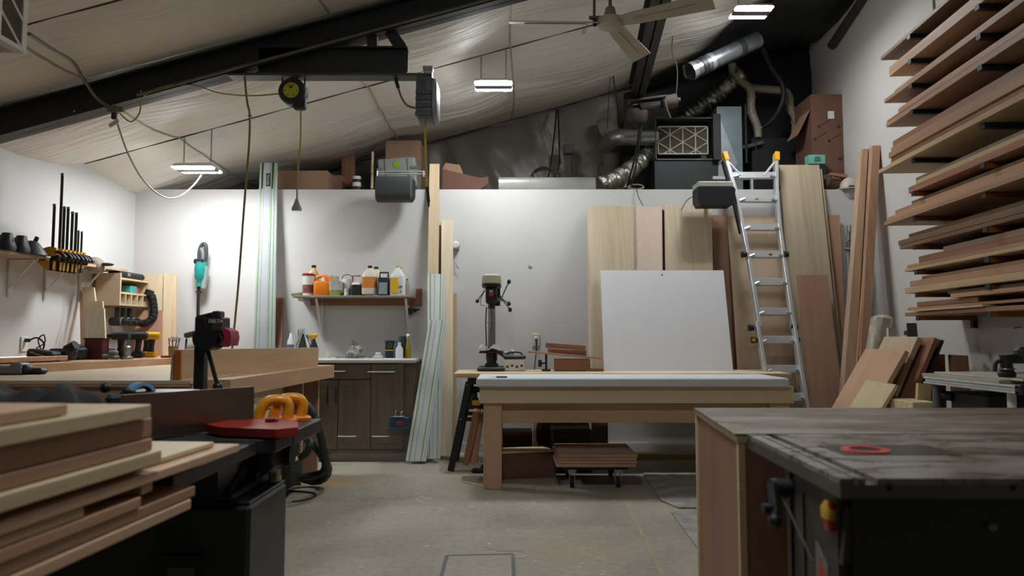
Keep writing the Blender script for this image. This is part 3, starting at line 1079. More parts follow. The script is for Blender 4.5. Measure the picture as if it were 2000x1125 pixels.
q.tube([P(1470, 240, y - .05), P(1478, 300, y - .05), P(1476, 370, y - .05)], 0.006, 5)
local(t, q, 'black_pipe', m_cable)

y = 8.1
t = thing('furnace', 'dark furnace cabinet fed by two plastic vent pipes', 'furnace', P(1525, 350, y))
p0, p1 = P(1470, 372, y), P(1562, 268, y)
local(t, MB().b2((p0.x, y, ZT - .02), (p1.x, y + 0.35, p1.z), 0.01), 'cabinet', M('furnace_dark', '#1b1c1f', 0.5, 0.2))
m_pvc = M('pvc_pipe', '#8a8272', 0.5, var=0.1)
local(t, MB().tube([P(1430, 125, y), P(1436, 148, y), P(1462, 170, y), P(1467, 185, y), P(1467, 215, y), P(1476, 240, y), P(1480, 255, y), P(1480, 269, y)], 0.047, 12, 3), 'vent_pipe', m_pvc)
local(t, MB().tube([P(1466, 172, y + .05), P(1500, 175, y + .05), P(1530, 178, y + .05), P(1541, 190, y + .05), P(1543, 212, y), P(1554, 232, y), P(1553, 269, y)], 0.047, 12, 3), 'vent_pipe', m_pvc)
q = MB()
for px, py in ((1467, 190), (1467, 218), (1480, 250), (1543, 212), (1553, 235), (1553, 262)):
    q.cyl(P(px, py, y), P(px + 1, py + 4, y), 0.054, seg=14)
local(t, q, 'pipe_coupling', m_pvc)
local(t, MB().tube([P(1485, 80, y - .3), P(1505, 130, y - .25), P(1528, 165, y - .2), P(1528, 200, y - .2), P(1508, 235, y - .1), P(1485, 250, y)], 0.03, 8), 'black_line_set', m_cable)
local(t, MB().tube([P(1450, 288, y - .05), P(1465, 285, y - .05), P(1490, 278, y - .05)], 0.025, 8), 'gas_valve', m_steel)

# big brown box in the corner, with small box and odds and ends
y = 7.55
p0, p1 = P(1588, 345, y), P(1660, 184, y)
t = thing('moving_box', 'tall brown cardboard box with printed marks standing in the loft corner', 'cardboard box', ((p0.x + p1.x) / 2, y, ZT - .02))
local(t, MB().b2((p0.x, y, ZT - .02), (p1.x, y + 0.45, p1.z), 0.004), 'carton', m_cardred)
sx = P(1556, 300, y + .4).x
local(t, MB().hexa([(p0.x - .005, y + .02, p1.z - .16), (p0.x - .13, y + .05, p1.z - .42), (p0.x - .13, y + .35, p1.z - .42), (p0.x - .005, y + .3, p1.z - .16)],
                   [(p0.x - .005, y + .02, p1.z - .168), (p0.x - .13, y + .05, p1.z - .428), (p0.x - .13, y + .35, p1.z - .428), (p0.x - .005, y + .3, p1.z - .168)]), 'open_flap', m_card)
local(t, MB().b2((P(1617, 232, y).x, y - .002, P(1617, 232, y).z), (P(1629, 217, y).x, y, P(1629, 217, y).z)), 'shipping_label', m_white)
m_print = M('carton_print', '#3d2a22', 0.9)
for px, py in ((1600, 247), (1638, 247), (1620, 275), (1640, 310), (1592, 272)):
    q = P(px, py, y - .003)
    local(t, MB().box(q, (.03, .003, .03), .006, (0, -.5, 0)).tube([q + V((.03 + .018 * i, 0, .016 + .011 * i + .008 * (i % 2))) for i in range(6)], .0035, 4, 2), 'printed_mark', m_print)

y = 7.4
p0, p1 = P(1580, 335, y), P(1612, 302, y)
t = thing('small_carton', 'small mint green carton in front of the tall brown box', 'carton', ((p0.x + p1.x) / 2, y, ZT - .02))
local(t, MB().b2((p0.x, y, P(1580, 320, y).z), (p1.x, y + 0.1, p1.z), 0.003), 'box', M('mint_card', '#6fb3a0', 0.7))
solid('dark_crate', 'dark box under the mint green carton in the loft corner', 'box', MB().b2((p0.x, y, ZT - .02), (p1.x, y + .12, P(1580, 320, y).z), 0.003), m_blackmat)
q = MB()
for i, w_ in enumerate((.05, .07, .06)):
    q.box(P(1597, 307 + 3.4 * i, y - .002), (w_, .002, .009))
local(t, q, 'printed_lines', m_print)

# odds and ends on the partition top by the corner
y = 7.28
b0 = V((P(1612, 350, y).x, y, ZT))
t = thing('work_boot', 'dark brown leather work boot lying on the partition top', 'boot', b0)
q = MB().tube([(-0.02, -0.02, 0.10), (0.02, 0.0, 0.085), (0.10, 0.02, 0.06), (0.2, 0.04, 0.045)], lambda s: 0.075 - 0.03 * s, 14)
obj('upper', q, M('boot_leather', '#4a3426', 0.6, var=0.2), t)
obj('opening', MB().lathe([(0.001, 0), (0.06, 0.0), (0.068, 0.006)], c=(-0.095, -0.012, 0.105), mat=Matrix.Rotation(-1.45, 4, 'Y') @ Matrix.Rotation(0.2, 4, 'X')), m_rubber, t)
t = thing('wood_offcuts', 'two reddish wood offcuts lying on the partition top behind the boot', 'offcut', (P(1640, 345, y).x, y, ZT))
obj('offcut', MB().box((0.0, 0.03, 0.125), (0.2, 0.08, 0.03), 0.003, (0, 0.12, 0.2)), w_cherry, t)
obj('offcut', MB().box((-0.02, 0.0, 0.14 + .02), (0.17, 0.07, 0.03), 0.003, (0, 0.16, -0.1)), w_cherry, t)
obj('support_block', MB().box((0.0, 0.04, 0.055), (0.12, 0.1, 0.11), 0.004), w_walnut, t)
h0 = V((P(1656, 372, y).x, 7.25, ZT))
t = thing('hard_hat', 'off-white hard hat with a black slot on the partition top', 'hard hat', h0)
obj('shell', MB().sph((0, 0, 0.0), 0.1, (1.0, 0.85, 1.35), 20, 12).lathe([(0.1, 0), (0.13, 0.004), (0.13, 0.012), (0.1, 0.016)], caps=False), M('hat_white', '#b9b2a4', 0.45), t)
obj('side_slot', MB().box((-0.02, -0.095, 0.022), (0.06, 0.02, 0.022), 0.006), m_blackmat, t)
# post and pipe high on the corner
t = thing('corner_post', 'dark timber post on the tall wall behind the carton', 'post', P(1637, 180, 8.0))
local(t, MB().b2((P(1632, 180, 8.0).x, 7.95, ZT - .02), (P(1644, 180, 8.0).x, 8.05, P(1640, 55, 8.0).z)), 'stud', w_walnutZ)
beam('vent_stack', 'dark slanting pipe running up to the roof above the tall carton', 'pipe', P(1622, 92, 7.7), P(1712, -40, 6.6), 0.09, 0.09, M('old_pipe', '#3a322b', 0.7, var=0.3), bev=0.03)

# ------------------------------------------------------------------ loft: boxes and fixtures
def carton(label, p0px, p1px, y, d, mat, name='cardboard_box', lean=0.0):
    a, b2 = P(*p0px, y), P(*p1px, y)
    o = solid(name, label, 'box', MB().b2((-(b2.x - a.x) / 2, 0, 0), ((b2.x - a.x) / 2, d, b2.z - ZT + .02), 0.004), mat, ((a.x + b2.x) / 2, y, ZT - .02), (0, lean, 0))
    return o


carton('long low tan cardboard box lying along the partition top', (540, 368), (640, 333), 7.4, 0.5, m_card)
carton('small tan box half hidden behind the long low cardboard box', (640, 368), (668, 342), 7.75, 0.3, m_card)
slab('upright_board', 'dark reddish board standing upright in the loft', 'board', [P(667, 366, 7.9), P(692, 366, 7.9), P(693, 281, 7.95), P(668, 281, 7.95)], 0.04, w_cherryZ)
t = thing('paint_can', 'white can with black bands on the loft edge', 'can', (P(697, 360, 7.5).x, 7.5, ZT - .02))
hh = P(697, 345, 7.5).z - ZT + .02
obj('body', MB().lathe([(0.045, 0), (0.045, hh * .5), (0.043, hh)]), m_white, t)
obj('band', MB().lathe([(0.0465, hh * .25), (0.0465, hh * .5)], caps=False).lathe([(0.0465, hh * .7), (0.0465, hh * .85)], caps=False), m_blackmat, t)
solid('red_jug', 'dark red plastic jug behind the white can in the loft', 'jug', MB().loft([(0, .05, .04), (.12, .05, .04), (.18, .02, .02), (.21, .015, .015)]), m_red, (P(696, 340, 7.8).x, 7.85, ZT - .02))
slab('thin_stick', 'thin pale wooden stick standing on the loft edge', 'stick', [P(724, 368, 7.45), P(729, 368, 7.45), P(730, 296, 7.5), P(726, 296, 7.5)], 0.012, w_plyZ)
solid('black_post', 'black square post standing in the dark of the loft', 'post', MB().b2((-.03, -.03, 0), (.03, .03, 0.55), 0.004), m_blackmat, (P(598, 330, 8.0).x, 8.0, ZT - .02))
carton('tan carton behind the grey tool case in the loft', (752, 366), (822, 274), 7.75, 0.35, m_card)
# grey tool case
y = 7.42
p0, p1 = P(742, 368, y), P(816, 308, y)
t = thing('tool_case', 'grey plastic tool case with a green round badge leaning in the loft', 'case', ((p0.x + p1.x) / 2, y, ZT - .02), rot=(0, -0.08, 0))
w, h = p1.x - p0.x, p1.z - ZT + .02
m_case = M('case_grey', '#8d9088', 0.55, var=0.06)
obj('shell', MB().box((0, 0.15, h / 2), (w, 0.3, h), 0.012), m_case, t)
q = MB()
for dx in (-0.3, 0.3):
    q.box((dx * w, -0.004, h / 2), (0.012, 0.012, h * .96), 0.002)
    q.box((dx * w + 0.03 * (1 if dx < 0 else -1) * -2, -0.004, h * .72), (0.07, 0.014, 0.03), 0.004)
q.box((0, -0.003, h * .62), (w * .98, 0.008, 0.008), 0)
obj('latch', q, M('case_grey_dark', '#6f726c', 0.55), t)
obj('badge', MB().lathe([(0.001, 0), (0.035, 0), (0.035, 0.006), (0.001, 0.008)], c=(0.0, -0.0, h * .82), mat=X90(), seg=20), M('badge_green', '#7fa52b', 0.5), t)
# opened brown box
y = 7.5
t = thing('open_box', 'tilted open brown cardboard box beside the tall pine board in the loft', 'cardboard box', (P(905, 360, y).x, y, ZT - .02))
c4 = [P(864, 372, y), P(935, 372, y), P(940, 348, y), P(864, 330, y)]
local(t, MB().hexa(c4, [v + V((0.02, 0.35, 0.02)) for v in c4]), 'carton', m_cardred)
fl_ = [P(864, 330, y), P(905, 340, y), P(898, 322, y), P(870, 318, y)]
local(t, MB().hexa(fl_, [v + V((0, 0.01, 0)) for v in fl_]), 'open_flap', m_card)
fl_ = [P(935, 372, y), P(952, 360, y), P(954, 345, y), P(940, 348, y)]
local(t, MB().hexa(fl_, [v + V((0, 0.01, 0)) for v in fl_]), 'open_flap', m_cardred)
# long pale fixture on the partition top
y = 7.4
a, b_ = P(974, 359, y), P(1162, 358, y)
t = thing('strip_fixture', 'long pale metal strip light casing lying along the partition top', 'light fixture', ((a.x + b_.x) / 2, y, ZT - .02))
hh = P(1060, 347, y).z - ZT + .02
local(t, MB().loft([(a.x, 0.1, 0.07), (b_.x, 0.1, 0.07)], mat=Matrix.Translation((0, y, ZT - .02 + hh / 2)) @ Matrix.Diagonal((1, 1, hh / 2 / 0.1, 1)) @ Y90(), e=3), 'casing', M('strip_grey', '#8f8e86', 0.4, 0.2))
local(t, MB().b2((b_.x, y - .03, ZT - .02), (b_.x + 0.11, y + .08, ZT + .04)), 'end_box', m_galv)
# cable coil on the fixture, roof cables, electrical box
t = thing('cable_coil', 'loose coil of black cable hanging above the strip fixture', 'cable', P(1062, 350, 7.6))
q = MB()
for k in range(4):
    cc = P(1062 + 2 * k, 338, 7.6)
    q.tube([cc + V((math.cos(a_) * (0.11 + .015 * k), 0.01 * k, math.sin(a_) * (0.09 - .01 * k) - .02)) for a_ in [2 * PI * i / 14 for i in range(14)]], 0.007, 5, 2, True)
q.tube([P(1045, 330, 7.6), P(1035, 345, 7.6), P(1028, 358, 7.6)], 0.007, 5)
local(t, q, 'coil', m_cable)
t = thing('roof_cables', 'two black cables dropping from a ceiling seam to the loft', 'cable', P(1088, 216, 8.5))
q = MB().tube([P(1087, 214, 8.5), P(1082, 270, 8.2), P(1074, 330, 7.7), P(1070, 348, 7.6)], 0.009, 6)
q.tube([P(1090, 214, 8.5), P(1092, 270, 8.2), P(1092, 320, 7.8), P(1084, 346, 7.6)], 0.009, 6)
local(t, q, 'cable', m_cable)
t = thing('guy_wires', 'thin black wires hanging from a dark hook at the ceiling seam', 'wire', P(1194, 130, 7.6))
q = MB().tube([P(1195, 130, 7.6), P(1203, 185, 7.75), P(1213, 250, 8.0)], 0.008, 5).tube([P(1193, 130, 7.6), P(1189, 190, 7.75), P(1186, 250, 8.0)], 0.004, 5)
q.box(P(1194, 127, 7.6), (0.05, 0.04, 0.03), 0.006)
local(t, q, 'wire', m_cable)
t = thing('electrical_box', 'grey electrical box with conduits on the loft end wall', 'electrical box', P(1110, 300, 8.4))
local(t, MB().box(P(1110, 293, 8.42), (0.11, 0.1, 0.11), 0.006), 'case', M('ebox', '#4c4c49', 0.5))
q = MB()
for px in (1103, 1107, 1111):
    q.tube([P(px, 302, 8.42), P(px, 330, 8.42), P(px, 366, 8.42)], 0.01, 6, 0)
q.tube([P(1114, 302, 8.42), P(1122, 330, 8.42), P(1118, 366, 8.42)], 0.01, 6)
local(t, q, 'conduit', m_conduit)
t = thing('wire_bundle', 'tangle of pale wires resting on the partition top below the hoist', 'wire', P(1238, 365, 7.5))
q = MB().tube([P(1220, 366, 7.5), P(1232, 345, 7.6), P(1236, 320, 7.8)], 0.009, 5)
for k in range(3):
    cc = P(1243, 366, 7.4)
    q.tube([cc + V((math.cos(a_) * (0.07 + .01 * k), 0.02 * k, math.sin(a_) * 0.025 + .01)) for a_ in [2 * PI * i / 10 for i in range(10)]], 0.004, 5, 2, True)
local(t, q, 'wire', m_cordT)
local(t, MB().tube([P(1240, 366, 7.25), P(1244, 372, 7.17), P(1247, 385, 7.17), P(1256, 402, 7.17)], 0.004, 5), 'drop_wire', m_cable)
t = thing('metal_shelf_frame', 'pale metal strut and plate behind the ladder top', 'bracket', P(1440, 350, 7.6))
local(t, MB().b2((P(1390, 350, 7.6).x, 7.55, P(1390, 352, 7.6).z), (P(1463, 350, 7.6).x, 7.6, P(1390, 346, 7.6).z)).b2((P(1467, 350, 7.5).x, 7.5, ZT - .02), (P(1471, 350, 7.5).x, 7.54, P(1470, 345, 7.5).z)), 'strut', m_alu)
# wall speakers
y = 6.98
c = P(772, 370, y)
t = thing('wall_speaker', 'grey rounded wall speaker on a bracket under the tool case', 'speaker', c)
w = (P(808, 370, y).x - P(737, 370, y).x) / 2
h = (P(772, 347, y).z - P(772, 396, y).z) / 2
obj('cabinet', MB().loft([(-w, h * .96, 0.11), (-w * .98, h, 0.115), (w * .9, h, 0.115), (w, h * .85, 0.09)], mat=Y90(), e=3.2, seg=36), M('speaker_grey', '#3c3f40', 0.6, var=0.06), t)
obj('end_cap', MB().loft([(w, h * .85, 0.09), (w + .012, h * .7, 0.07)], mat=Y90(), e=3.2), m_blackmat, t)
q = MB()
for dz in (h + 0.03, h + 0.055):
    q.tube([(-w, 0.0, dz), (w + 0.13, 0.0, dz)], 0.006, 6, 0)
q.tube([(-w, 0, 0.02), (-w, 0, h + .06)], 0.008, 6, 0)
q.tube([(w + .1, 0.0, h + .0), (w + .1, 0.0, h + .06)], 0.006, 6, 0).tube([(0, 0.09, 0), (0, 0.24, 0)], 0.015, 6, 0)
obj('bracket', q, m_alu, t)
y = 6.9
c = P(1394, 381, y)
t = thing('wall_speaker', 'black wall speaker with a white top beside the ladder', 'speaker', c)
w = (P(1430, 370, y).x - P(1358, 370, y).x) / 2
h = (P(1394, 358, y).z - P(1394, 404, y).z) / 2
obj('cabinet', MB().prism([(-w, h * .5), (w * .9, h * .5), (w, h * .3), (w * .85, -h), (-w * .85, -h), (-w, -h * .6)], -0.11, 0.11, X90()), M('speaker_black', '#111213', 0.6), t)
obj('top_shell', MB().box((-.01, 0, h * .74), (w * 1.9, 0.22, h * .5), 0.01), M('speaker_white', '#aeaca4', 0.5), t)
obj('wall_arm', MB().cyl((0, 0.1, 0), (0, 0.31, 0), 0.02), m_blackmat, t)
obj('speaker_wire', MB().tube([(-w, 0.05, 0), (-w - .05, 0.15, -.03), (-w - .1, 0.27, -.15)], 0.004, 5), m_cable, t)
# ------------------------------------------------------------------ against the partition: rails, boards, shelf
m_rail = M('rail_silver', '#a9aeb0', 0.6, 0.15, var=0.04)
m_railg = M('rail_green', '#69a83a', 0.5)
m_ridge = M('rail_ridge', '#a9adae', 0.5, .1)
m_railb = M('rail_black', '#15181a', 0.5)
m_railw = M('rail_white', '#d4d8d8', 0.5, 0.05, var=0.03)


def guide_rail(label, c4, stripes, body=m_rail, black=(), thick=0.012, group=None, seam=None):
    """track-saw guide rail as a leaning extrusion; stripes and ridges are raised strips over its length"""
    bl, br, tr, tl = [V(p) for p in c4]
    o = slab('guide_rail', label, 'guide rail', c4, thick, body, group)
    for k, (f, w, m, nm) in enumerate(stripes):
        f0, f1 = f - w / 2, f + w / 2
        Ti = o.matrix_basis.inverted()
        q = [Ti @ p for p in (bl.lerp(br, f0), bl.lerp(br, f1), tl.lerp(tr, f1), tl.lerp(tr, f0))]
        for v in q:
            v.y = -0.003
        obj(nm, MB().hexa(q, [v + V((0, 0.004, 0)) for v in q]), m, o)
    return o


# tall silver rail in the left half
y0, y1 = 7.02, 7.16
c4 = [P(494, 690, y0), P(537, 690, y0), P(542, 318, y1), P(508, 318, y1)]
g = guide_rail('tall silver guide rail with green lines leaning on the partition', [V((p.x, p.y, p.z)) for p in c4],
               [(0.10, 0.03, m_railg, 'green_strip'), (0.68, 0.03, m_railg, 'green_strip'), (0.84, 0.025, m_railg, 'green_strip'), (0.25, 0.02, m_ridge, 'ridge'), (0.60, 0.02, m_ridge, 'ridge'), (0.95, 0.03, m_ridge, 'ridge')])
# it stands on the floor
for nm, (a, b) in {'black_end_strip': ((0.16, 0.22), (0.74, 0.80))}.items():
    pass
Ti = g.matrix_basis.inverted()
for f0, f1 in ((0.15, 0.21), (0.73, 0.80)):
    q = [Ti @ p for p in (c4[3].lerp(c4[2], f0) - V((0, 0.02, .27)), c4[3].lerp(c4[2], f1) - V((0, 0.02, .27)), c4[3].lerp(c4[2], f1), c4[3].lerp(c4[2], f0))]
    for v in q:
        v.y = -0.005
    obj('black_strip', MB().hexa(q, [v + V((0, 0.004, 0)) for v in q]), m_railb, g)
q = [Ti @ p for p in (P(521, 365, y1), P(529, 365, y1), P(529, 339, y1), P(521, 339, y1))]
for v in q:
    v.y = -0.006
obj('black_label', MB().hexa(q, [v + V((0, 0.004, 0)) for v in q]), m_railb, g)
lettering(g, 'FESTOOL', 0.026, m_white, Matrix.Translation((q[0] + q[2]) / 2 + V((0, -0.001, 0))) @ X90() @ Matrix.Rotation(PI / 2, 4, 'Z'), 'label_text')
f = slab('rail_foot', None, None, [V((c4[0].x - .02, 6.93, 0)), V((c4[1].x - .02, 6.93, 0)), c4[1], c4[0]], 0.012, m_rail)
f.parent = g
f.matrix_basis = Ti @ f.matrix_basis

# red-brown board beside it, standing on the counter
slab('leaning_board', 'short red-brown board standing between the tall silver rail and the shelf', 'board', [P(536, 712, 7.02), P(550, 712, 7.02), P(553, 582, 7.17), P(538, 582, 7.17)], 0.02, w_cherryZ)

# pine boards by the sink cabinet
slab('pine_board', 'tall knotty pine board reaching above the partition beside the wall speaker', 'board', [P(829, 884, 6.75), P(852, 884, 6.75), P(858, 320, 7.17), P(839, 320, 7.17)], 0.035, W('pine_knot', '#b39a77', '#d0ba97', 'Z'))
slab('pale_plank', 'wide pale plank standing behind the white guide rails', 'plank', [P(861, 890, 6.7), P(884, 890, 6.7), P(885, 430, 7.16), P(862, 430, 7.16)], 0.03, W('pale_plank', '#b9a88c', '#d3c4a8', 'Z'))
slab('thin_plank', 'narrow tan plank next to the wide pale plank', 'plank', [P(878, 888, 6.85), P(890, 888, 6.85), P(892, 572, 7.16), P(884, 572, 7.16)], 0.02, W('tan_plank', '#a58a5e', '#bfa273', 'Z'))
slab('walnut_strip', 'dark strip standing behind the pine board', 'strip', [P(854, 884, 6.9), P(862, 884, 6.9), P(864, 440, 7.17), P(857, 440, 7.17)], 0.02, w_walnutZ)
# white guide rails with green lines
st = [(0.16, 0.045, m_railg, 'green_strip'), (0.74, 0.045, m_railg, 'green_strip'), (0.40, 0.02, m_ridge, 'ridge'), (0.9, 0.02, m_ridge, 'ridge')]
guide_rail('upright white guide rail with green lines against the pale plank', [P(835, 896, 6.56), P(860, 896, 6.56), P(870, 535, 6.9), P(835, 535, 6.9)], st, m_railw)
guide_rail('slanting white guide rail crossing in front of the upright one', [P(792, 901, 6.5), P(832, 901, 6.5), P(873, 625, 6.75), P(838, 625, 6.75)], st, m_railw)

# plumbing valve and thermostat-like fittings on the wall
c = P(800, 608, 7.16)
t = thing('wall_valve', 'dark wall-mounted water valve below the shelf end', 'valve', c)
obj('body', MB().cyl((0, 0.04, 0), (0, -0.05, 0), 0.035, 0.03).cyl((0, -0.03, 0.0), (0.07, -0.05, 0.01), 0.016).sph((0.06, -0.05, 0.012), 0.024).cyl((0.06, -0.05, 0.012), (0.11, -0.05, 0.015), 0.008).cyl((-.005, -.03, -.035), (-.005, -.03, -.01), .032), m_blackmat, t)
c = P(890, 479, 7.18)
t = thing('door_sensor', 'small round white wall fitting by the pale plank', 'wall fitting', c)
obj('dome', MB().lathe([(0.001, 0.05), (0.03, 0.045), (0.042, 0.02), (0.045, 0)], mat=X90()), m_white, t)
obj('ring', MB().lathe([(0.046, 0), (0.046, 0.008)], mat=X90()), m_grey, t)
c = P(1036, 521, 7.195)
solid('plaster_patch', 'small chipped patch in the white partition above the drill press', 'wall mark', MB().box((0, 0, 0), (0.03, 0.008, 0.02), 0.003, (0, .3, 0)).box((-.012, 0, 0.01), (0.015, 0.008, 0.015), 0.003), m_scar, c)
c = P(893, 519, 7.195)
solid('wall_hook', 'bent wire hook in the partition beside the pale plank', 'hook', MB().tube([(-.03, 0, .03), (-.01, -.03, .01), (0, -.03, -.02), (.02, -.03, -.03)], 0.004, 5), m_steel, c)

# wall shelf and its bottles
y = 6.93
zs = P(690, 577, y).z
xa, xb = P(572, 577, y).x, P(806, 577, y).x
t = thing('wall_shelf', 'painted wooden shelf on diagonal brackets above the sink cabinet', 'shelf', ((xa + xb) / 2, 7.06, zs))
m_shelf = M('shelf_grey', '#8b8577', 0.6, var=0.15)
local(t, MB().b2((xa, y - .02, zs - 0.02), (xb, YW - .01, zs), 0.003), 'board', m_shelf)
local(t, MB().b2((xa + .1, YW - 0.03, zs - 0.09), (xb + .03, YW - .01, zs - 0.02), 0.003), 'cleat', w_cherry)
local(t, MB().b2((xa + .05, y, zs - 0.055), (xa + .1, YW - .01, zs - 0.02), 0.004), 'end_block', m_white)
local(t, MB().b2((xb + .0, YW - .05, zs - 0.09), (xb + .06, YW - .01, zs + 0.08), 0.004), 'end_upright', w_cherry)
for dx in (0.22, 1.09):
    local(t, MB().tube([(xa + dx, y + .02, zs - .03), (xa + dx, YW - .02, zs - .38)], 0.013, 4, 0).tube([(xa + dx, YW - .02, zs - .02), (xa + dx, YW - .02, zs - .4)], 0.012, 4, 0), 'bracket', m_white)

m_amber = M('amber_glue', '#c9a36a', 0.35, var=0.08)
m_creamjug = M('milky_jug', '#d6cdb6', 0.35, var=0.04)
m_redcap = M('red_lid', '#9c1f1a', 0.4)
m_navy = M('navy_tin', '#1c2534', 0.35)
m_paper = M('paper_label', '#c7c4bb', 0.7, var=0.06)
m_yl = M('yellow_label', '#d5b51c', 0.6)
m_glue = M('glue_orange', '#c9823f', 0.4)


def jug(name, label, px, base_py, top_py, wpx, y, body, cap, lab=None, labw=0.7, labz=(0.15, 0.6), d=0.1, round_=False, capr=0.022):
    p = P(px, base_py, y)
    h = P(px, top_py, y).z - p.z
    w = wpx * y / F_PX / 2
    t = thing(name, label, 'bottle' if 'jug' not in name else 'jug', (p.x, y, p.z))
    hd = w if round_ else d / 2
    obj('body', MB().loft([(0, w * .95, hd * .95), (0.01, w, hd), (h * .62, w, hd), (h * .72, w * .88, hd * .85), (h * .88, w * .38, hd * .42), (h * .92, capr * .8, capr * .8)], e=2.2 if round_ else 4), body, t)
    obj('cap', MB().lathe([(capr, h * .91), (capr, h * .995), (capr * .9, h)]), cap, t)
    if lab is not None:
        obj('paper_label', MB().loft([(h * labz[0], w * 1.01, hd * 1.01), (h * labz[1], w * 1.01, hd * 1.01)], e=2.2 if round_ else 4), lab, t)
    return t


ys = 7.02
# 1: white tub with red lid
p = P(602, 575, ys)
h = P(602, 535, ys).z - zs
t = thing('wipe_tub', 'white tub with a red lid at the end of the shelf', 'tub', (p.x, ys, zs))
obj('body', MB().lathe([(0.052, 0), (0.058, h * .93)], seg=24), m_white, t)
obj('lid', MB().lathe([(0.06, h * .9), (0.06, h), (0.05, h + .004)], seg=24), m_redcap, t)
obj('printed_label', MB().lathe([(0.0545, h * .12), (0.0555, h * .35), (0.056, h * .5)], seg=24, caps=False), M('tub_print', '#7a4a44', 0.6, var=0.5, vscale=20), t)
# 2: amber jug behind it
jug('glue_jug', 'amber jug with a dark cap behind the white tub', 612, 575, 518, 20, 7.1, m_amber, m_blackmat, d=0.11)
# 3: orange jug with a grip
p = P(632, 575, ys)
h = P(632, 540, ys).z - zs
t = thing('orange_jug', 'squat orange jug with a moulded handle', 'jug', (p.x, ys, zs))
w = 36 * ys / F_PX / 2
obj('body', MB().loft([(0, w * .95, .06), (.008, w, .065), (h * .66, w, .065), (h * .74, w * .92, .06)], e=5), m_orange, t)
obj('handle', MB().tube([(-w * .75, 0, h * .72), (-w * .7, 0, h * .95), (-w * .2, 0, h * 1.0), (w * .3, 0, h * .97), (w * .8, 0, h * .72)], 0.017, 8), m_orange, t)
obj('cap', MB().lathe([(0.022, h * .72), (0.022, h * .95)], c=(0.0, 0, 0)), m_white, t)
# 4 low tub with green base
p = P(656, 575, ys - .03)
h = P(656, 553, ys).z - zs
t = thing('sponge_tub', 'low clear tub with a green sponge on the shelf', 'tub', (p.x, ys - .03, zs))
obj('tub', MB().loft([(h * .4, .06, .045), (h, .062, .048), (h + .012, .064, .05)], e=5), M('frosted_tub', '#b8b6aa', 0.4), t)
obj('sponge', MB().loft([(0, .055, .04), (h * .4, .058, .043)], e=5), M('sponge_green', '#8a9540', 0.8), t)
# 5 rectangular can behind
p = P(652, 575, 7.1)
t = thing('square_can', 'grey-green rectangular can behind the low tub', 'can', (p.x, 7.1, zs))
hh = P(652, 540, 7.1).z - zs
obj('body', MB().loft([(0, .045, .035), (hh, .045, .035)], e=8).cyl((-.02, 0, hh), (-.02, 0, hh + .015), .012), M('can_greygreen', '#a3a08a', 0.5), t)
# 6 white kettle-like jug with wire handle
p = P(678, 575, 7.06)
hh = P(678, 545, 7.06).z - zs
t = thing('wire_handle_pail', 'round white pail with a raised wire handle', 'pail', (p.x, 7.06, zs))
obj('body', MB().lathe([(0.038, 0), (0.046, hh * .7), (0.05, hh)], seg=22), m_white, t)
obj('wire_handle', MB().tube([(-.05, 0, hh * .95), (-.045, 0, hh + .025), (0, 0, hh + .045), (.045, 0, hh + .025), (.05, 0, hh * .95)], 0.004, 6), m_blackmat, t)
# 7 brass-handled small things in front
p = P(675, 575, ys - .06)
t = thing('spray_nozzle', 'small white spray nozzle with a black trigger in front of the pail', 'nozzle', (p.x, ys - .06, zs))
obj('nozzle', MB().loft([(0, .016, .016), (.03, .012, .012), (.07, .01, .01)]).box((.02, 0, .02), (.05, .015, .015), .004, (0, -.5, 0)), m_white, t)
obj('trigger', MB().box((-.03, 0, .015), (.03, .02, .03), .006).box((.04, 0, .04), (.018, .018, .05), .004, (0, .3, 0)), m_blackmat, t)
# 8 black can, red handle
p = P(697, 575, ys)
hh = P(697, 551, ys).z - zs
t = thing('solvent_can', 'black labelled white can with a red wire handle', 'can', (p.x, ys, zs))
obj('body', MB().loft([(0, .048, .032), (hh * .85, .048, .032), (hh, .035, .022)], e=6), m_white, t)
obj('black_label', MB().loft([(0.004, .0486, .0326), (hh * .8, .0486, .0326)], e=6), m_blackmat, t)
obj('red_handle', MB().tube([(-.04, 0, hh * .8), (-.04, 0, hh * 1.45), (.035, 0, hh * 1.45)], .007, 6, 0), m_red, t)
# 9/10 glue jugs
jug('glue_jug', 'milky glue jug with an orange label, foremost of the pair', 722, 575, 519, 30, ys, m_creamjug, m_navy, m_glue, labz=(0.22, 0.6), d=0.1)
jug('glue_jug', 'milky glue jug behind the one with the orange label', 734, 575, 521, 24, 7.11, m_creamjug, m_navy, None, d=0.1)
solid('spray_can', 'small dark spray can squeezed between the solvent can and the glue jug', 'can', MB().lathe([(.02, 0), (.02, .09), (.01, .1), (.01, .115)]), m_blackmat, (P(709, 575, 7.1).x, 7.1, zs))
# 11 navy tin with a handle and grey label
p = P(749, 575, ys - .02)
hh = P(749, 532, ys).z - zs
t = thing('oil_tin', 'navy blue oil tin with a grey label and square handle', 'tin', (p.x, ys - .02, zs))
w = 24 * ys / F_PX / 2
obj('body', MB().loft([(0, w, .045), (hh * .72, w, .045), (hh * .76, w * .9, .04)], e=8), m_navy, t)
obj('handle', MB().tube([(-w * .6, 0, hh * .74), (-w * .6, 0, hh * .98), (w * .75, 0, hh * .98), (w * .75, 0, hh * .74)], 0.010, 6, 0), m_navy, t)
obj('cap', MB().lathe([(.022, hh * .74), (.022, hh * .86)]), m_white, t)
obj('printed_label', MB().b2((-w * .65, -.049, hh * .06), (w * .7, -.044, hh * .55)), M('tin_label', '#8f939a', 0.6, var=0.15, vscale=30), t)
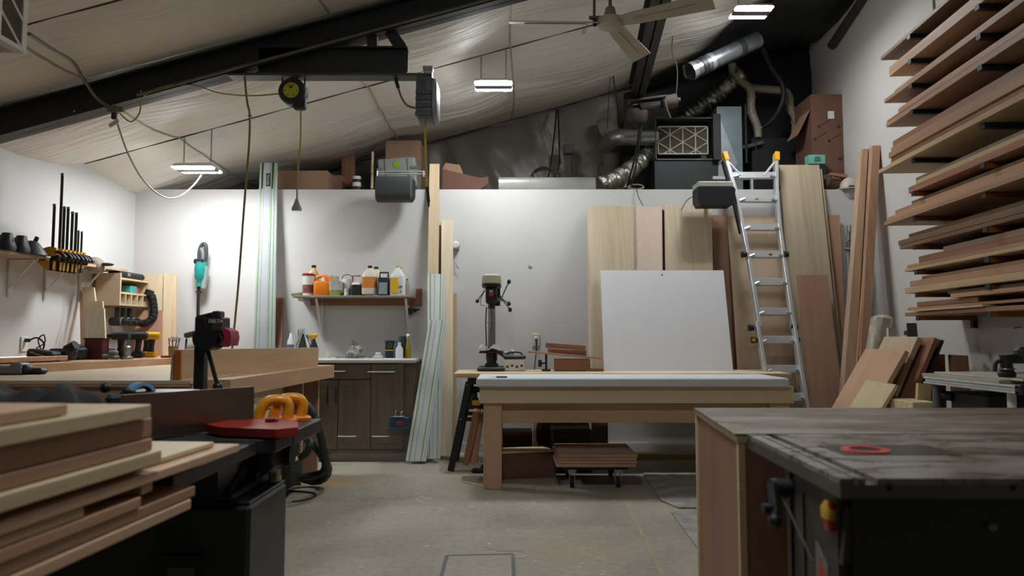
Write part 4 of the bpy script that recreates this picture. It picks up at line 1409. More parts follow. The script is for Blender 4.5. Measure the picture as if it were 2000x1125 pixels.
# 12 white bleach jug with yellow label
p = P(777, 576, ys - .02)
hh = P(777, 520, ys).z - zs
t = thing('cleaner_jug', 'tall white cleaner jug with a yellow label and yellow cap', 'jug', (p.x, ys - .02, zs))
w = 29 * ys / F_PX / 2
obj('body', MB().loft([(0, w * .97, .05), (.01, w, .052), (hh * .62, w, .052), (hh * .68, w * .96, .05), (hh * .92, w * .3, .02), (hh * .95, .018, .018)], e=4), m_white, t)
obj('cap', MB().lathe([(.02, hh * .93), (.02, hh)]).box((.03, 0, hh * .95), (.025, .02, .015), .004), m_yl, t)
obj('yellow_label', MB().b2((-w * .92, -.056, hh * .1), (w * .12, -.05, hh * .6)), m_yl, t)
obj('green_mark', MB().b2((w * .3, -.056, hh * .28), (w * .7, -.05, hh * .32)).b2((w * .42, -.056, hh * .1), (w * .58, -.05, hh * .16)), M('mark_green', '#2f5c46', 0.6), t)
# 13 slim bottle, 14 brush
jug('slim_bottle', 'slim clear bottle with a black cap at the shelf end', 795, 576, 545, 10, 7.1, M('dull_glass', '#a59f8c', 0.2), m_blackmat, None, round_=True, capr=0.01)
solid('scrub_brush', 'worn scrub brush lying on the shelf end nearest the rail', 'brush', MB().box((0, 0, .02), (.12, .04, .02), .006, (0, -.15, .3)).box((0.02, 0, .008), (.1, .035, .016), .003, (0, -.1, .3)), M('brush_tan', '#877a5f', 0.8), (P(582, 575, ys).x, ys - .02, zs))

# ------------------------------------------------------------------ sink cabinet
yc = 6.62
xl, xr = P(618, 800, yc).x, P(806, 800, yc).x
zt = P(700, 709, yc).z
t = thing('sink_cabinet', 'dark-stained wooden base cabinet with silver handles', 'cabinet', ((xl + xr) / 2, 6.9, 0))
m_cab = W('cab_oak', '#655a49', '#7d6f58', 'Z', fine=20, vary=0.02)
m_cabd = M('cabinet_dark', '#2f2a22', 0.6)
local(t, MB().b2((xl - .3, yc + .02, 0.1), (xr, YW - .03, zt)), 'carcass', m_cab)
local(t, MB().b2((xl - .3, yc + .06, 0.0), (xr - .01, YW - .05, 0.1)), 'toe_kick', M('toe_kick_grey', '#8f8b82', 0.5))
splits = [P(v, 800, yc).x for v in (606, 660, 724, 788)]
zb, zm = 0.115, P(700, 742, yc).z


def shaker(nm, x0, x1, z0, z1, handle):
    d = MB().b2((x0 + .003, yc, z0), (x1 - .003, yc + .02, z1))
    o = local(t, d, nm, m_cab)
    r = MB()
    fw = 0.05
    for lo, hi in (((x0 + .003, z0), (x1 - .003, z0 + fw)), ((x0 + .003, z1 - fw), (x1 - .003, z1)), ((x0 + .003, z0 + fw), (x0 + fw, z1 - fw)), ((x1 - fw, z0 + fw), (x1 - .003, z1 - fw))):
        r.b2((lo[0], yc - .006, lo[1]), (hi[0], yc + .002, hi[1]), 0.001)
    fr = obj('frame', r, m_cab, o)
    if handle == 'v':
        pass
    return o


def pull(o, p0, p1):
    q = MB().tube([p0 + V((0, .02, 0)), p0, p1, p1 + V((0, .02, 0))], 0.007, 6, 0)
    return obj('handle', q, m_alu if abs(p0.x - p1.x) > .05 else m_darksteel, o)


d1 = shaker('door', splits[0], splits[1], zb, zm, 'v')
d2 = shaker('door', splits[1], splits[2], zb, zm, 'v')
d3 = shaker('door', splits[2], splits[3], zb, zt - .01, 'h')
dr = local(t, MB().b2((splits[0] + .003, yc, zm + .006), (splits[2] - .003, yc + .02, zt - .01), 0.002), 'drawer', m_cab)
hy_ = yc - .03
pull(d1, V((P(654, 0, yc).x, hy_, P(654, 787, yc).z)), V((P(654, 0, yc).x, hy_, P(654, 756, yc).z)))
pull(d2, V((P(670, 0, yc).x, hy_, P(670, 787, yc).z)), V((P(670, 0, yc).x, hy_, P(670, 756, yc).z)))
pull(dr, V((P(640, 0, yc).x, hy_, P(654, 725, yc).z)), V((P(686, 0, yc).x, hy_, P(654, 725, yc).z)))
pull(d3, V((P(729, 0, yc).x, hy_, P(729, 726, yc).z)), V((P(780, 0, yc).x, hy_, P(729, 726, yc).z)))
for o, x0, x1 in ((d2, 674, 708), (d3, 738, 770), (d1, 632, 645)):
    pull(o, V((P(x0, 0, yc).x, hy_ + .015, P(x0, 852, yc).z)), V((P(x1, 0, yc).x, hy_ + .015, P(x0, 852, yc).z)))
solid('countertop', 'white laminate countertop over the dark cabinet', 'countertop', MB().b2((xl - .32, yc - .04, zt), (xr + .02, YW - .005, zt + .036), 0.008), M('laminate_white', '#c9c8c3', 0.4, var=0.02))
zc = zt + .036
# things on the counter
yy = 6.95


def onc(px): return P(px, 700, yy).x


t = thing('dish_bottle', 'small white squeeze bottle with blue print beside the iron', 'bottle', (onc(567), 6.95, zc))
obj('body', MB().lathe([(.028, 0), (.032, .01), (.032, .16), (.015, .2), (.012, .23), (.005, .24)]), m_white, t)
obj('print', MB().lathe([(.0325, .09), (.0325, .13)], caps=False), M('print_blue', '#5b6f8c', 0.6, var=0.4, vscale=40), t)
solid('glue_tube', 'thin grey-green tube standing behind the white squeeze bottle', 'tube', MB().lathe([(.012, 0), (.012, .2), (.006, .27), (.004, .28)]), M('tube_grey', '#7b7f78', 0.5), (onc(576), 7.05, zc))
# the iron, standing on its heel
t = thing('clothes_iron', 'black and white clothes iron standing on its heel', 'iron', (onc(592), 6.95, zc))
prof = [(0.0, .08, .05), (.02, .085, .055), (.12, .066, .045), (.2, .036, .03), (.27, .008, .01)]
obj('shell', MB().loft([(z, hx, hy) for z, hx, hy in prof], e=2.6), m_white, t)
obj('black_body', MB().loft([(z * .86 + .002, hx * .72, hy * .8, .004, -.02) for z, hx, hy in prof], e=2.6), m_blackmat, t)
obj('soleplate', MB().prism([(-.098, 0), (-.088, .0), (-.058, .12), (-.0, .28), (-.008, .285), (-.066, .13)], -.05, .05, X90()), m_alu, t)
obj('handle', MB().tube([(.03, -.01, .22), (.085, -.01, .16), (.098, -.01, .08), (.07, -.01, .01)], 0.013, 8), m_grey, t)
obj('dial', MB().lathe([(.001, .062), (.026, .06), (.028, .05)], c=(0.01, -.012, .07), mat=X90()), m_white, t)
t = thing('spray_bottle', 'black spray bottle with a yellow trigger head', 'spray bottle', (onc(618), 6.85, zc))
obj('body', MB().loft([(0, .04, .03), (.02, .042, .032), (.11, .036, .028), (.17, .014, .014), (.19, .012, .012)], e=3), m_blackmat, t)
obj('trigger_head', MB().box((-.005, 0, .215), (.08, .028, .035), .008).box((-.028, 0, .19), (.012, .02, .05), .004, (0, .35, 0)).cyl((0, 0, .185), (0, 0, .205), .016), m_yellow, t)
# sink rim items
t = thing('sponge_holder', 'small cream soap dish on the counter edge', 'soap dish', (onc(646), 6.85, zc))
obj('dish', MB().loft([(0, .025, .02), (.04, .022, .018), (.06, .018, .015)]).cyl((0.01, 0, .05), (0.012, 0, .085), .008), m_cream, t)
t = thing('sink_faucet', 'dark metal faucet over the low sink rim', 'faucet', (onc(692), 6.98, zc))
obj('rim', MB().torus((0, -.05, .004), .13, .008, Matrix.Diagonal((1.3, .8, 1, 1))), m_steel, t)
obj('spout', MB().tube([(-.04, .05, 0), (-.04, .05, .12), (-.01, .0, .15), (.03, -.05, .13), (.04, -.07, .1)], .012, 8).box((0, .05, .012), (.18, .05, .02), .006), m_steel, t)
t = thing('crumpled_rag', 'crumpled grey and white rag hung on the faucet', 'rag', (onc(696), 6.86, zc))
q = MB().sph((0, 0, .06), .07, (1, .7, .9), 22, 14)
for v in q.bm.verts:
    v.co += v.normal * 0 + V((noise.noise(v.co * 28) * .03, noise.noise(v.co * 28 + V((5, 0, 0))) * .02, noise.noise(v.co * 22 + V((0, 9, 0))) * .03))
obj('cloth', q, M('rag_grey', '#8f8a7e', 0.9, var=0.3, vscale=25), t)
solid('caulk_tube', 'upright dark bottle behind the crumpled rag', 'bottle', MB().lathe([(.018, 0), (.018, .12), (.008, .14), (.008, .17)]), m_grey, (onc(684), 7.06, zc))
t = thing('paper_cup', 'small white paper tray of scraps on the counter', 'tray', (onc(746), 6.75, zc))
obj('tray', MB().box((0, 0, .015), (.07, .07, .03), .003).box((0, 0, .045), (.045, .05, .025), .006), m_white, t)
solid('clear_bottle', 'slim clear bottle with black cap beside the dark cans', 'bottle', MB().lathe([(.02, 0), (.02, .11), (.012, .13), (.014, .135), (.014, .17)]), m_grey, (onc(751), 7.0, zc))
t = thing('wax_tin', 'square dark green tin with a yellow stripe', 'tin', (onc(762), 6.95, zc))
obj('body', MB().box((0, 0, .085), (.085, .05, .17), .008), M('tin_green', '#1f2a25', 0.4), t)
obj('stripe', MB().b2((-.043, -.027, .07), (.043, -.025, .078)), m_yl, t)
obj('emblem', MB().torus((0, -.026, .12), .018, .002, X90()), m_grey, t)
t = thing('blue_bottle', 'blue plastic bottle among the dark cans', 'bottle', (onc(775), 6.93, zc))
obj('body', MB().lathe([(.03, 0), (.03, .12), (.014, .15), (.014, .17)]), M('bottle_blue', '#3d4d63', 0.4), t)
obj('cap', MB().lathe([(.016, .165), (.016, .185)]), m_grey, t)
t = thing('white_bottle', 'white bottle with printed label at the counter end', 'bottle', (onc(783), 6.85, zc))
obj('body', MB().loft([(0, .035, .025), (.09, .035, .025), (.12, .015, .015), (.13, .013, .013)], e=3), m_white, t)
obj('cap', MB().lathe([(.016, .125), (.016, .15)]), m_white, t)
solid('black_can', 'tall black can behind the white bottle', 'can', MB().lathe([(.035, 0), (.035, .2), (.03, .21)]), m_blackmat, (onc(784), 7.03, zc))
t = thing('oil_bottle', 'yellow oil bottle with a chrome spout next to the guide rails', 'bottle', (onc(799), 6.88, zc))
obj('body', MB().lathe([(.024, 0), (.026, .01), (.026, .11), (.012, .15), (.01, .19)]), M('oil_yellow', '#8c7d16', 0.25), t)
obj('spout', MB().lathe([(.012, .19), (.016, .2), (.02, .215), (.012, .23)]), m_alu, t)
# blue parts box in the corner by the cabinet
t = thing('parts_box', 'blue cardboard parts box with a red emblem hung on the cabinet door', 'box', (P(780, 825, 6.56).x, 6.53, P(780, 838, 6.56).z))
obj('carton', MB().box((0, .03, .06), (.17, .07, .1), .004, (0, .06, 0)).box((-.01, .035, .008), (.2, .09, .012), .003, (0, -.05, 0)), m_blue, t)
obj('emblem', MB().box((0.01, -.008, .055), (.06, .006, .035), .003), m_red, t)
obj('wire_hook', MB().tube([(-.03, 0, .11), (-.03, 0, .16), (-.02, .02, .17)], .003, 5).tube([(.02, 0, .11), (.02, 0, .15), (.03, .02, .16)], .003, 5).box((0, 0, .115), (.1, .02, .008), .002), m_alu, t)

# ------------------------------------------------------------------ sheets leaning on the partition, right half
ZR = P(1200, 729, 6.12).z              # top of the plank table


def sheet(name, label, px, mat, thick=0.018, cat='sheet'):
    (a, ya), (b, yb), (c, ycc), (d, yd) = px
    pa, pb = P(*a, ya), P(*b, yb)
    if a[1] == 0:                      # stands on the plank table
        pa, pb = Q(a[0], ZR, ya), Q(b[0], ZR, yb)
    else:
        pa.z = pb.z = 0.0
    return slab(name, label, cat, [pa, pb, P(*c, ycc), P(*d, yd)], thick, mat)


sheet('veneer_sheet', 'oak veneered sheet standing behind the left edge of the white panel', (((1150, 0), 6.6), ((1240, 0), 6.6), ((1237, 402), 7.15), ((1147, 402), 7.15)), w_veneerZ)
sheet('pink_sheet', 'pale pinkish sheet between the two oak veneered sheets', (((1236, 0), 6.64), ((1296, 0), 6.64), ((1293, 404), 7.17), ((1234, 404), 7.17)), W('pink_sheet', '#c0aa97', '#cdb9a6', 'Z', fine=8, vary=.02))
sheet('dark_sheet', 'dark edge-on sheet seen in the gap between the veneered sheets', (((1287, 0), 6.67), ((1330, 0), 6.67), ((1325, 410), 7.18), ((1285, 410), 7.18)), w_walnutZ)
sheet('veneer_sheet', 'oak veneered sheet standing below the black speaker', (((1303, 0), 6.6), ((1396, 0), 6.6), ((1390, 400), 7.15), ((1298, 400), 7.15)), w_veneerZ)
sheet('brown_sheet', 'narrow brown sheet beside the ladder foot, behind the white panel', (((1385, 884), 6.9), ((1450, 884), 6.9), ((1422, 420), 7.16), ((1385, 420), 7.16)), w_redplyZ)
sheet('tan_sheet', 'tan plywood sheet directly behind the ladder', (((1452, 886), 6.75), ((1600, 886), 6.75), ((1562, 423), 7.13), ((1421, 423), 7.13)), w_sheetZ)
sheet('tall_sheet', 'tallest oak veneered sheet rising above the partition beside the ladder', (((1570, 872), 6.6), ((1660, 872), 6.6), ((1600, 322), 7.18), ((1522, 322), 7.18)), w_veneerZ, 0.02)
sheet('narrow_sheet', 'narrow brown sheet peeking out behind the tallest sheet', (((1600, 880), 6.68), ((1668, 880), 6.68), ((1605, 330), 7.19), ((1560, 330), 7.19)), w_sheetZ, 0.01)
sheet('brown_sheet', 'dark brown sheet behind the lower red sheet near the corner', (((1620, 868), 6.75), ((1662, 868), 6.75), ((1640, 420), 7.15), ((1592, 420), 7.15)), w_redplyZ)
sheet('red_sheet', 'lower reddish sheet leaning in front of the tallest sheet', (((1593, 905), 6.4), ((1662, 905), 6.4), ((1616, 537), 6.82), ((1557, 537), 6.82)), W('red_panel', '#946e57', '#aa836a', 'Z', fine=14, vary=.03), 0.02)

# big white panel on the rear table
wp = slab('white_sheet', 'large plain white panel leaning on the rear table', 'panel', [P(1180, 726, 6.5), P(1432, 726, 6.5), P(1413, 528, 6.85), P(1173, 528, 6.85)], 0.02, M('melamine_white', '#cfcfd0', 0.45, var=0.01))
q = wp.matrix_basis.inverted() @ P(1293, 537, 6.83)
obj('screw_hole', MB().cyl((q.x, -0.003, q.z), (q.x, 0.002, q.z), 0.008, seg=10), m_darksteel, wp)

# wall socket by the offcuts
c = P(1047, 664, 7.19)
t = thing('wall_socket', 'beige wall socket with a plug above the red offcuts', 'socket', c)
obj('plate', MB().box((0, 0, 0), (.08, .012, .125), .005), m_cream, t)
obj('outlet', MB().box((0, -.008, 0), (.035, .008, .07), .004), m_white, t)
obj('plug', MB().box((0, -.022, .0), (.02, .03, .025), .004), m_blackmat, t)
obj('cord', MB().tube([(0, -.03, -.01), (.0, -.04, -.1), (-.02, -.05, -.3)], .005, 5), m_cable, t)
# ------------------------------------------------------------------ the front bench
yb = 5.42
bx0, bx1 = P(937, 770, yb).x, P(1551, 770, yb).x
z_slab1, z_slab0 = P(1200, 755, yb).z, P(1200, 788, yb).z
t = thing('work_bench', 'long wooden work bench with a thick pale top in the middle of the shop', 'workbench', ((bx0 + bx1) / 2, 5.75, 0))
w_bench = W('bench_maple', '#b39c78', '#cdb894', 'X', fine=16, vary=.03)
w_leg = W('bench_leg', '#a87e60', '#bd9474', 'Z', fine=12, vary=.03)
w_apr = W('bench_apron', '#a07a59', '#bf9a75', 'X', fine=14, vary=.03)
o = local(t, MB().b2((bx0, yb, z_slab0), (bx1, 6.05, z_slab1), 0.003), 'top_slab', w_bench)
lx0, lx1 = P(945, 950, 5.45).x, P(980, 950, 5.45).x
for x in (lx0, bx1 - 0.16):
    for y in (5.45, 5.93):
        local(t, MB().b2((x, y, 0), (x + lx1 - lx0, y + .09, z_slab0), 0.003), 'leg', w_leg)
        local(t, MB().b2((x - .004, y + .002, 0), (x + .0, y + .088, z_slab0)), 'ply_edge', w_plyedge)
za, zb_ = P(1200, 824, 5.56).z, z_slab0
local(t, MB().b2((lx1, 5.5, za), (bx1 - .16, 5.54, zb_), 0.002), 'apron', w_apr)
local(t, MB().b2((lx1, 5.93, za), (bx1 - .16, 5.97, zb_), 0.002), 'apron', w_apr)
# white foam board on it
fx0, fx1 = P(930, 745, 5.38).x, P(1541, 745, 5.38).x


def foam_pt(u, v):
    return None


q = MB().b2((fx0, 5.37, z_slab1), (fx1, 6.0, P(1200, 739, 5.38).z), 0.008)
bmesh.ops.subdivide_edges(q.bm, edges=[e for e in q.bm.edges if e.calc_length() > .3], cuts=40, use_grid_fill=True)
for v in q.bm.verts:
    n_ = noise.noise(v.co * 9)
    if v.co.z < z_slab1 + .02 and v.co.y < 5.45:
        v.co.y += 0.006 * abs(n_)
    v.co += V((0, 0.003 * n_, 0.0015 * noise.noise(v.co * 5 + V((3, 3, 3)))))
solid('foam_board', 'thick white foam board covering the long bench', 'foam board', q, M('foam_white', '#c6c9cc', 0.8, var=0.04, vscale=25, bump=0.25, bscale=120))
zf = P(1200, 739, 5.38).z
t = thing('utility_knife', 'black utility knife lying on the foam board', 'knife', (P(975, 740, 5.5).x, 5.45, zf + .006))
obj('handle', MB().box((.02, 0, 0), (.085, .018, .012), .004), m_blackmat, t)
obj('blade', MB().prism([(-.055, -.002), (-.022, -.007), (-.022, .007)], -.001, .001), m_steel, t)

# ------------------------------------------------------------------ rear table on black sawhorses
yr = 6.12
zr = P(1200, 729, yr).z
rx0, rx1 = P(886, 730, yr).x, P(1546, 730, yr).x
t = thing('plank_table', 'pale plywood tabletop laid across black sawhorses behind the bench', 'table', ((rx0 + rx1) / 2, 6.5, zr - .04))
local(t, MB().b2((rx0, yr, P(1200, 738, yr).z), (rx1, 6.78, zr), 0.002), 'tabletop', w_ply)
local(t, MB().b2((rx0 + .005, yr - .002, P(1200, 738, yr).z + .002), (rx1 - .005, yr, zr - .012)), 'ply_edge', w_plyedge)
zu = P(1200, 738, yr).z
m_saw = M('sawhorse_black', '#15171a', 0.45)


def sawhorse(label, xc, y0, y1):
    s = thing('sawhorse', label, 'sawhorse', (xc, (y0 + y1) / 2, 0))
    h = zu
    for yy in (y0, y1):
        for sg in (-1, 1):
            beam('leg', None, None, V((xc + sg * .05, yy, h - .04)) - s.location, V((xc + sg * .2, yy + (.04 if yy == y1 else -.04), 0.003)) - s.location, 0.055, 0.055, m_saw, up=(0, 1, 0), bev=.004, parent=s)
        for z, sp in ((h * .68, .11), (h * .55, .13)):
            local(s, MB().b2((xc - sp, yy - .015, z - .02), (xc + sp, yy + .015, z + .012), .003), 'crossbar', m_saw)
        for z in (h * .55, h * .92):
            q = MB()
            for sg in (-1, 1):
                xx = xc + sg * (.05 + .15 * (1 - z / h))
                q.cyl((xx, yy - .035, z), (xx, yy - .045, z), .008, seg=8)
            local(s, q, 'bolt', m_steel)
    local(s, MB().b2((xc - .06, y0 - .04, h - .06), (xc + .06, y1 + .04, h - .001), .004), 'top_rail', m_saw)
    local(s, MB().b2((xc - .12, y0, h * .66), (xc + .12, y1, h * .68), .003), 'shelf', m_saw)
    return s


sawhorse('black steel sawhorse under the plank table end by the guide rails', P(955, 800, 6.3).x - .12, 6.22, 6.68)
sawhorse('black steel sawhorse under the far end of the plank table', rx1 - .35, 6.22, 6.68)
solid('cordless_drill', 'black and yellow cordless drill on the sawhorse shelf', 'drill', MB().box((0, 0, .035), (.07, .06, .07), .01).box((0, 0, .09), (.05, .05, .06), .01).box((0.0, 0, .14), (.14, .05, .05), .015), m_blackmat, (P(926, 775, 6.3).x, 6.35, zu * .68))
solid('drill_battery', 'yellow battery on the sawhorse shelf beside the drill', 'battery', MB().box((0, 0, .025), (.08, .07, .05), .008), m_yellow, (P(933, 780, 6.24).x - .01, 6.25, zu * .68))

# drill press on the rear table
yd = 6.6
c = P(960, 722, yd)
t = thing('drill_press', 'bench drill press with a cream motor cover and black knobbed handles', 'drill press', (c.x, yd, zr))
S = yd / F_PX
m_dp = M('press_grey', '#4a4a46', 0.45, 0.3, var=0.15)
obj('base', MB().box((0, 0, .02), (.25, .36, .035), .01).box((0, 0.02, .05), (.12, .14, .03), .008), M('press_base', '#2a2c2c', 0.5), t)
obj('column', MB().cyl((0, .05, .05), (0, .05, .72), .034, seg=20), m_steel, t)
tz = (722 - 686) * S
obj('table', MB().box((0, -.02, tz), (.22, .2, .02), .006).cyl((0, 0, tz - .1), (0, 0, tz), .045).cyl((-.05, .05, tz - .03), (.05, .05, tz - .03), .05), M('press_black', '#191b1c', 0.5), t)
obj('table_crank', MB().cyl((.05, -.02, tz - .015), (.17, -.03, tz - .005), .013).cyl((.17, -.05, tz), (.19, -.01, tz), .022), m_white, t)
q = MB().grid(14, 8, lambda u, v: (-.115 + .2 * u, -.14 + .2 * v, tz + .014 + .06 * abs(math.sin(u * 6.2 + .4)) ** .7 * (.35 + .65 * v) + .012 * noise.noise(V((u * 6, v * 6, 0)))), 0.002)
obj('paper_sheet', q, m_paper, t)
hz = (722 - 575) * S
obj('head', MB().box((0, -.02, hz), (.105, .24, .17), .02, seg=2).cyl((0, -.06, hz - .13), (0, -.06, hz - .08), .032).cyl((0, -.06, hz - .17), (0, -.06, hz - .13), .02), M('press_head', '#1d1e1e', 0.45), t)
obj('side_motor', MB().cyl((.06, 0, hz - .02), (.06, 0, hz + .06), .02).cyl((.055, .02, hz - .1), (.055, .02, hz - .04), .024), m_blackmat, t)
obj('motor_cover', MB().loft([(hz + .085, .082, .2), (hz + .1, .088, .21), (hz + .165, .084, .2), (hz + .18, .06, .17)], e=5), M('cover_cream', '#a59f89', 0.5), t)
obj('cover_band', MB().loft([(hz + .07, .086, .205), (hz + .09, .088, .208)], e=5), m_blackmat, t)
obj('quill', MB().cyl((0, -.06, hz - .21), (0, -.06, hz - .13), .026).cyl((0, -.06, hz - .3), (0, -.06, hz - .2), .02, .016).torus((0, .05, hz - .25), .04, .006), m_steel, t)
obj('switch', MB().box((.0, -.145, hz), (.035, .02, .045), .005), m_red, t)
obj('switch_light', MB().box((.0, -.147, hz + .025), (.03, .02, .018), .005), m_white, t)
obj('feed_hub', MB().cyl((.06, -.05, hz - .035), (.1, -.06, hz - .035), .026), m_steel, t)
for dx, dz in ((.10, .15), (.10, -.05), (.11, -.105)):
    p0, p1 = V((.09, -.06, hz - .035)), V((.06 + dx, -.1, hz - .035 + dz))
    h_ = obj('feed_handle', MB().cyl(p0, p1, .006, seg=8), m_steel, t)
    obj('knob', MB().sph(p1, .018, (1, 1, 1.2)), m_blackmat, h_)
p0, p1 = V((-.06, -.05, hz + .04)), V((-.13, -.06, hz - .06))
h_ = obj('depth_handle', MB().cyl(p0, p1, .006, seg=8).tube([(-.06, -.05, hz - .1), (-.1, -.05, hz - .09), (-.09, -.05, hz - .02), (-.06, -.05, hz + .04)], .004, 5), m_steel, t)
obj('knob', MB().sph(p1, .018), m_blackmat, h_)
obj('power_cord', MB().tube([(-.05, .05, hz - .11), (-.055, .04, hz - .3), (-.04, .05, .05)], .006, 6), m_cable, t)

# small case beside it
t = thing('tool_radio', 'white-fronted tool box with a black lid and row of black catches', 'tool box', (P(1005, 722, 6.5).x, 6.45, zr))
obj('box', MB().box((0, .08, .055), (.19, .16, .11), .006), m_white, t)
obj('lid', MB().box((0, .08, .125), (.2, .18, .035), .01).tube([(-.07, .08, .14), (-.05, .08, .165), (.05, .08, .165), (.07, .08, .14)], .008, 6), m_blackmat, t)
q = MB()
for i in range(4):
    q.box((-.065 + .043 * i, -.003, .04 + .01 * (i % 2)), (.022, .01, .018), .003)
o = obj('catches', q, m_blackmat, t); o['kind'] = 'stuff'
obj('arm', MB().tube([(-.1, .05, .13), (-.15, .05, .17), (-.17, .05, .18)], .012, 6), m_blackmat, t)
solid('teal_cloth', 'scrap of teal cloth beside the drill press base', 'cloth', MB().box((0, 0, .02), (.05, .06, .04), .015, (.2, .4, 0)), m_teal, (P(938, 718, 6.5).x, 6.5, zr))

# reddish offcuts with a clamp
yo = 6.5
cx = lambda px: P(px, 700, yo).x
solid('offcut_block', 'large red-brown block at the bottom of the offcut pile', 'offcut', MB().box((0, 0, .055), (.32, .12, .11), .004), w_cherry, (cx(1117), yo, zr))
solid('offcut_strip', 'long thin pale red strip jutting out of the offcut pile', 'offcut', MB().box((0, 0, 0), (.66, .05, .016), .002, (0, .09, 0)), w_fir, (cx(1102), yo - .06, zr + .145))
solid('offcut_block', 'red block lying on the long thin strip', 'offcut', MB().box((0, 0, 0), (.34, .1, .05), .004, (0, .07, .1)), w_cherry, (cx(1108), yo + .03, zr + .17))
solid('offcut_block', 'topmost darker red block of the offcut pile', 'offcut', MB().box((0, 0, 0), (.36, .09, .045), .004, (0, .07, 0)), w_cherry, (cx(1105), yo + .03, zr + .222))
solid('offcut_block', 'flat short red block at the foot of the offcut pile', 'offcut', MB().box((0, 0, .012), (.16, .1, .024), .003), w_cherry, (cx(1160), yo - .02, zr))
t = thing('bar_clamp', 'small black clamp standing against the offcut pile', 'clamp', (cx(1062), yo - .03, zr))
obj('screw', MB().cyl((-.02, 0, .07), (.03, 0, .075), .008).cyl((-.035, 0, .04), (-.035, 0, .1), .016).box((.02, 0, .08), (.02, .03, .16), .004), m_blackmat, t)
obj('foot', MB().box((.02, 0, .01), (.08, .04, .02), .004), w_walnut, t)

# ------------------------------------------------------------------ under the benches
t = thing('board_dolly', 'low black dolly loaded with a stack of reddish boards', 'dolly', (P(1165, 900, 5.7).x, 5.75, 0))
dx0, dx1 = P(1088, 900, 5.5).x, P(1242, 900, 5.5).x
local(t, MB().b2((dx0 + .04, 5.48, .14), (dx1 - .06, 6.0, .165), .003), 'platform', m_blackmat)
for x in (P(1117, 930, 5.52).x, P(1207, 930, 5.52).x):
    for y in (5.52, 5.94):
        w_ = local(t, MB().b2((x - .03, y - .03, .11), (x + .03, y + .03, .14)).b2((x - .022, y - .01, .03), (x - .016, y + .01, .12)).b2((x + .016, y - .01, .03), (x + .022, y + .01, .12)), 'caster', m_steel)
        obj('wheel', MB().cyl((x - .014, y, .04), (x + .014, y, .04), .038, seg=18), m_rubber, w_)
zz = .165
for i, (h_, dx, lab) in enumerate(((.026, -.01, 'bottom board of the stack on the black dolly'), (.022, .0, 'second board up in the stack on the dolly'), (.024, -.004, 'third board up in the stack on the dolly'), (.022, .006, 'wide scuffed top board of the stack on the dolly'))):
    q = MB().b2((dx0 + dx, 5.44 + .004 * i, zz), (dx1 + dx, 6.02, zz + h_ - .002), .002)
    o = solid('stacked_board', lab, 'board', q, w_redply)
    zz += h_
t = thing('paper_box', 'black plastic crate behind the loaded dolly', 'crate', (P(1115, 850, 6.2).x, 6.15, 0))
local(t, MB().b2((P(1078, 850, 6.2).x, 6.1, 0), (P(1153, 850, 6.2).x, 6.4, P(1100, 838, 6.1).z), .01), 'crate', m_blackmat)
t = thing('tool_bag', 'brown bag with loops of copper-coloured cord behind the black crate', 'bag', (P(1100, 850, 6.65).x, 6.7, 0))
q = MB().sph((0, 0, .25), .25, (1.0, .5, 1.15), 24, 14)
obj('bag', q, M('bag_brown', '#4c362c', 0.8, var=0.3), t)
q = MB()
for k in range(5):
    q.tube([(-.22 + .1 * k, -.12, .3), (-.15 + .1 * k, -.17, .5 - .02 * (k % 2)), (-.05 + .08 * k, -.17, .46), (0.02 + .06 * k, -.14, .33)], .012, 6)
o = obj('cord_loops', q, M('copper_cord', '#8a5d45', 0.5), t)
slab('dark_board', 'dark brown panel standing behind the crate under the plank table', 'panel board', [P(1155, 892, 6.75), P(1188, 892, 6.75), P(1187, 815, 6.85), P(1156, 815, 6.85)], .02, w_walnutZ)
slab('dark_board', 'narrow tan panel edge standing beside the brown bag', 'panel board', [P(1040, 892, 6.85), P(1058, 892, 6.85), P(1054, 815, 6.9), P(1042, 815, 6.9)], .02, w_redplyZ)
t = thing('dark_box', 'dark brown open box beside the sawhorse leg under the bench', 'box', (P(1008, 880, 6.5).x, 6.5, 0))
local(t, MB().b2((P(978, 850, 6.4).x, 6.4, 0), (P(1040, 850, 6.4).x, 6.75, P(1000, 846, 6.4).z), .004), 'carton', M('dark_carton', '#3a2a20', 0.85))
local(t, MB().b2((P(978, 850, 6.4).x, 6.39, P(1000, 850, 6.4).z), (P(1040, 850, 6.4).x, 6.4, P(1000, 843, 6.4).z)), 'rim', w_walnut)
t = thing('timber_box', 'long low timber box with a pale top edge under the bench', 'box', (P(1020, 900, 5.8).x, 5.9, 0))
ax, bx_ = P(966, 900, 5.8).x, P(1088, 900, 5.8).x
hz_ = P(1000, 886, 5.8).z
local(t, MB().hexa([(ax, 5.8, 0), (bx_, 5.9, 0), (bx_, 5.9, hz_), (ax, 5.8, hz_)], [(ax, 6.0, 0), (bx_ - .1, 6.1, 0), (bx_ - .1, 6.1, hz_), (ax, 6.0, hz_)]), 'side', w_walnut)  # dark walnut paints in the shade on the upright face
local(t, MB().hexa([(ax, 5.79, hz_), (bx_, 5.89, hz_), (bx_, 5.89, hz_ + .012), (ax, 5.79, hz_ + .012)], [(ax, 6.01, hz_), (bx_ - .1, 6.11, hz_), (bx_ - .1, 6.11, hz_ + .012), (ax, 6.01, hz_ + .012)]), 'lit_top', w_maple)  # pale maple stands in for light falling on the top
slab('leaning_offcut', 'reddish board leaning against the bench leg from outside', 'board', [P(903, 908, 5.75), P(915, 910, 5.75), P(938, 805, 5.75), P(924, 803, 5.75)], .22, w_cherryZ)
slab('leaning_offcut', 'second brown board leaning close beside the bench leg', 'board', [P(918, 905, 5.8), P(930, 907, 5.8), P(944, 812, 5.8), P(932, 810, 5.8)], .2, w_firZ)
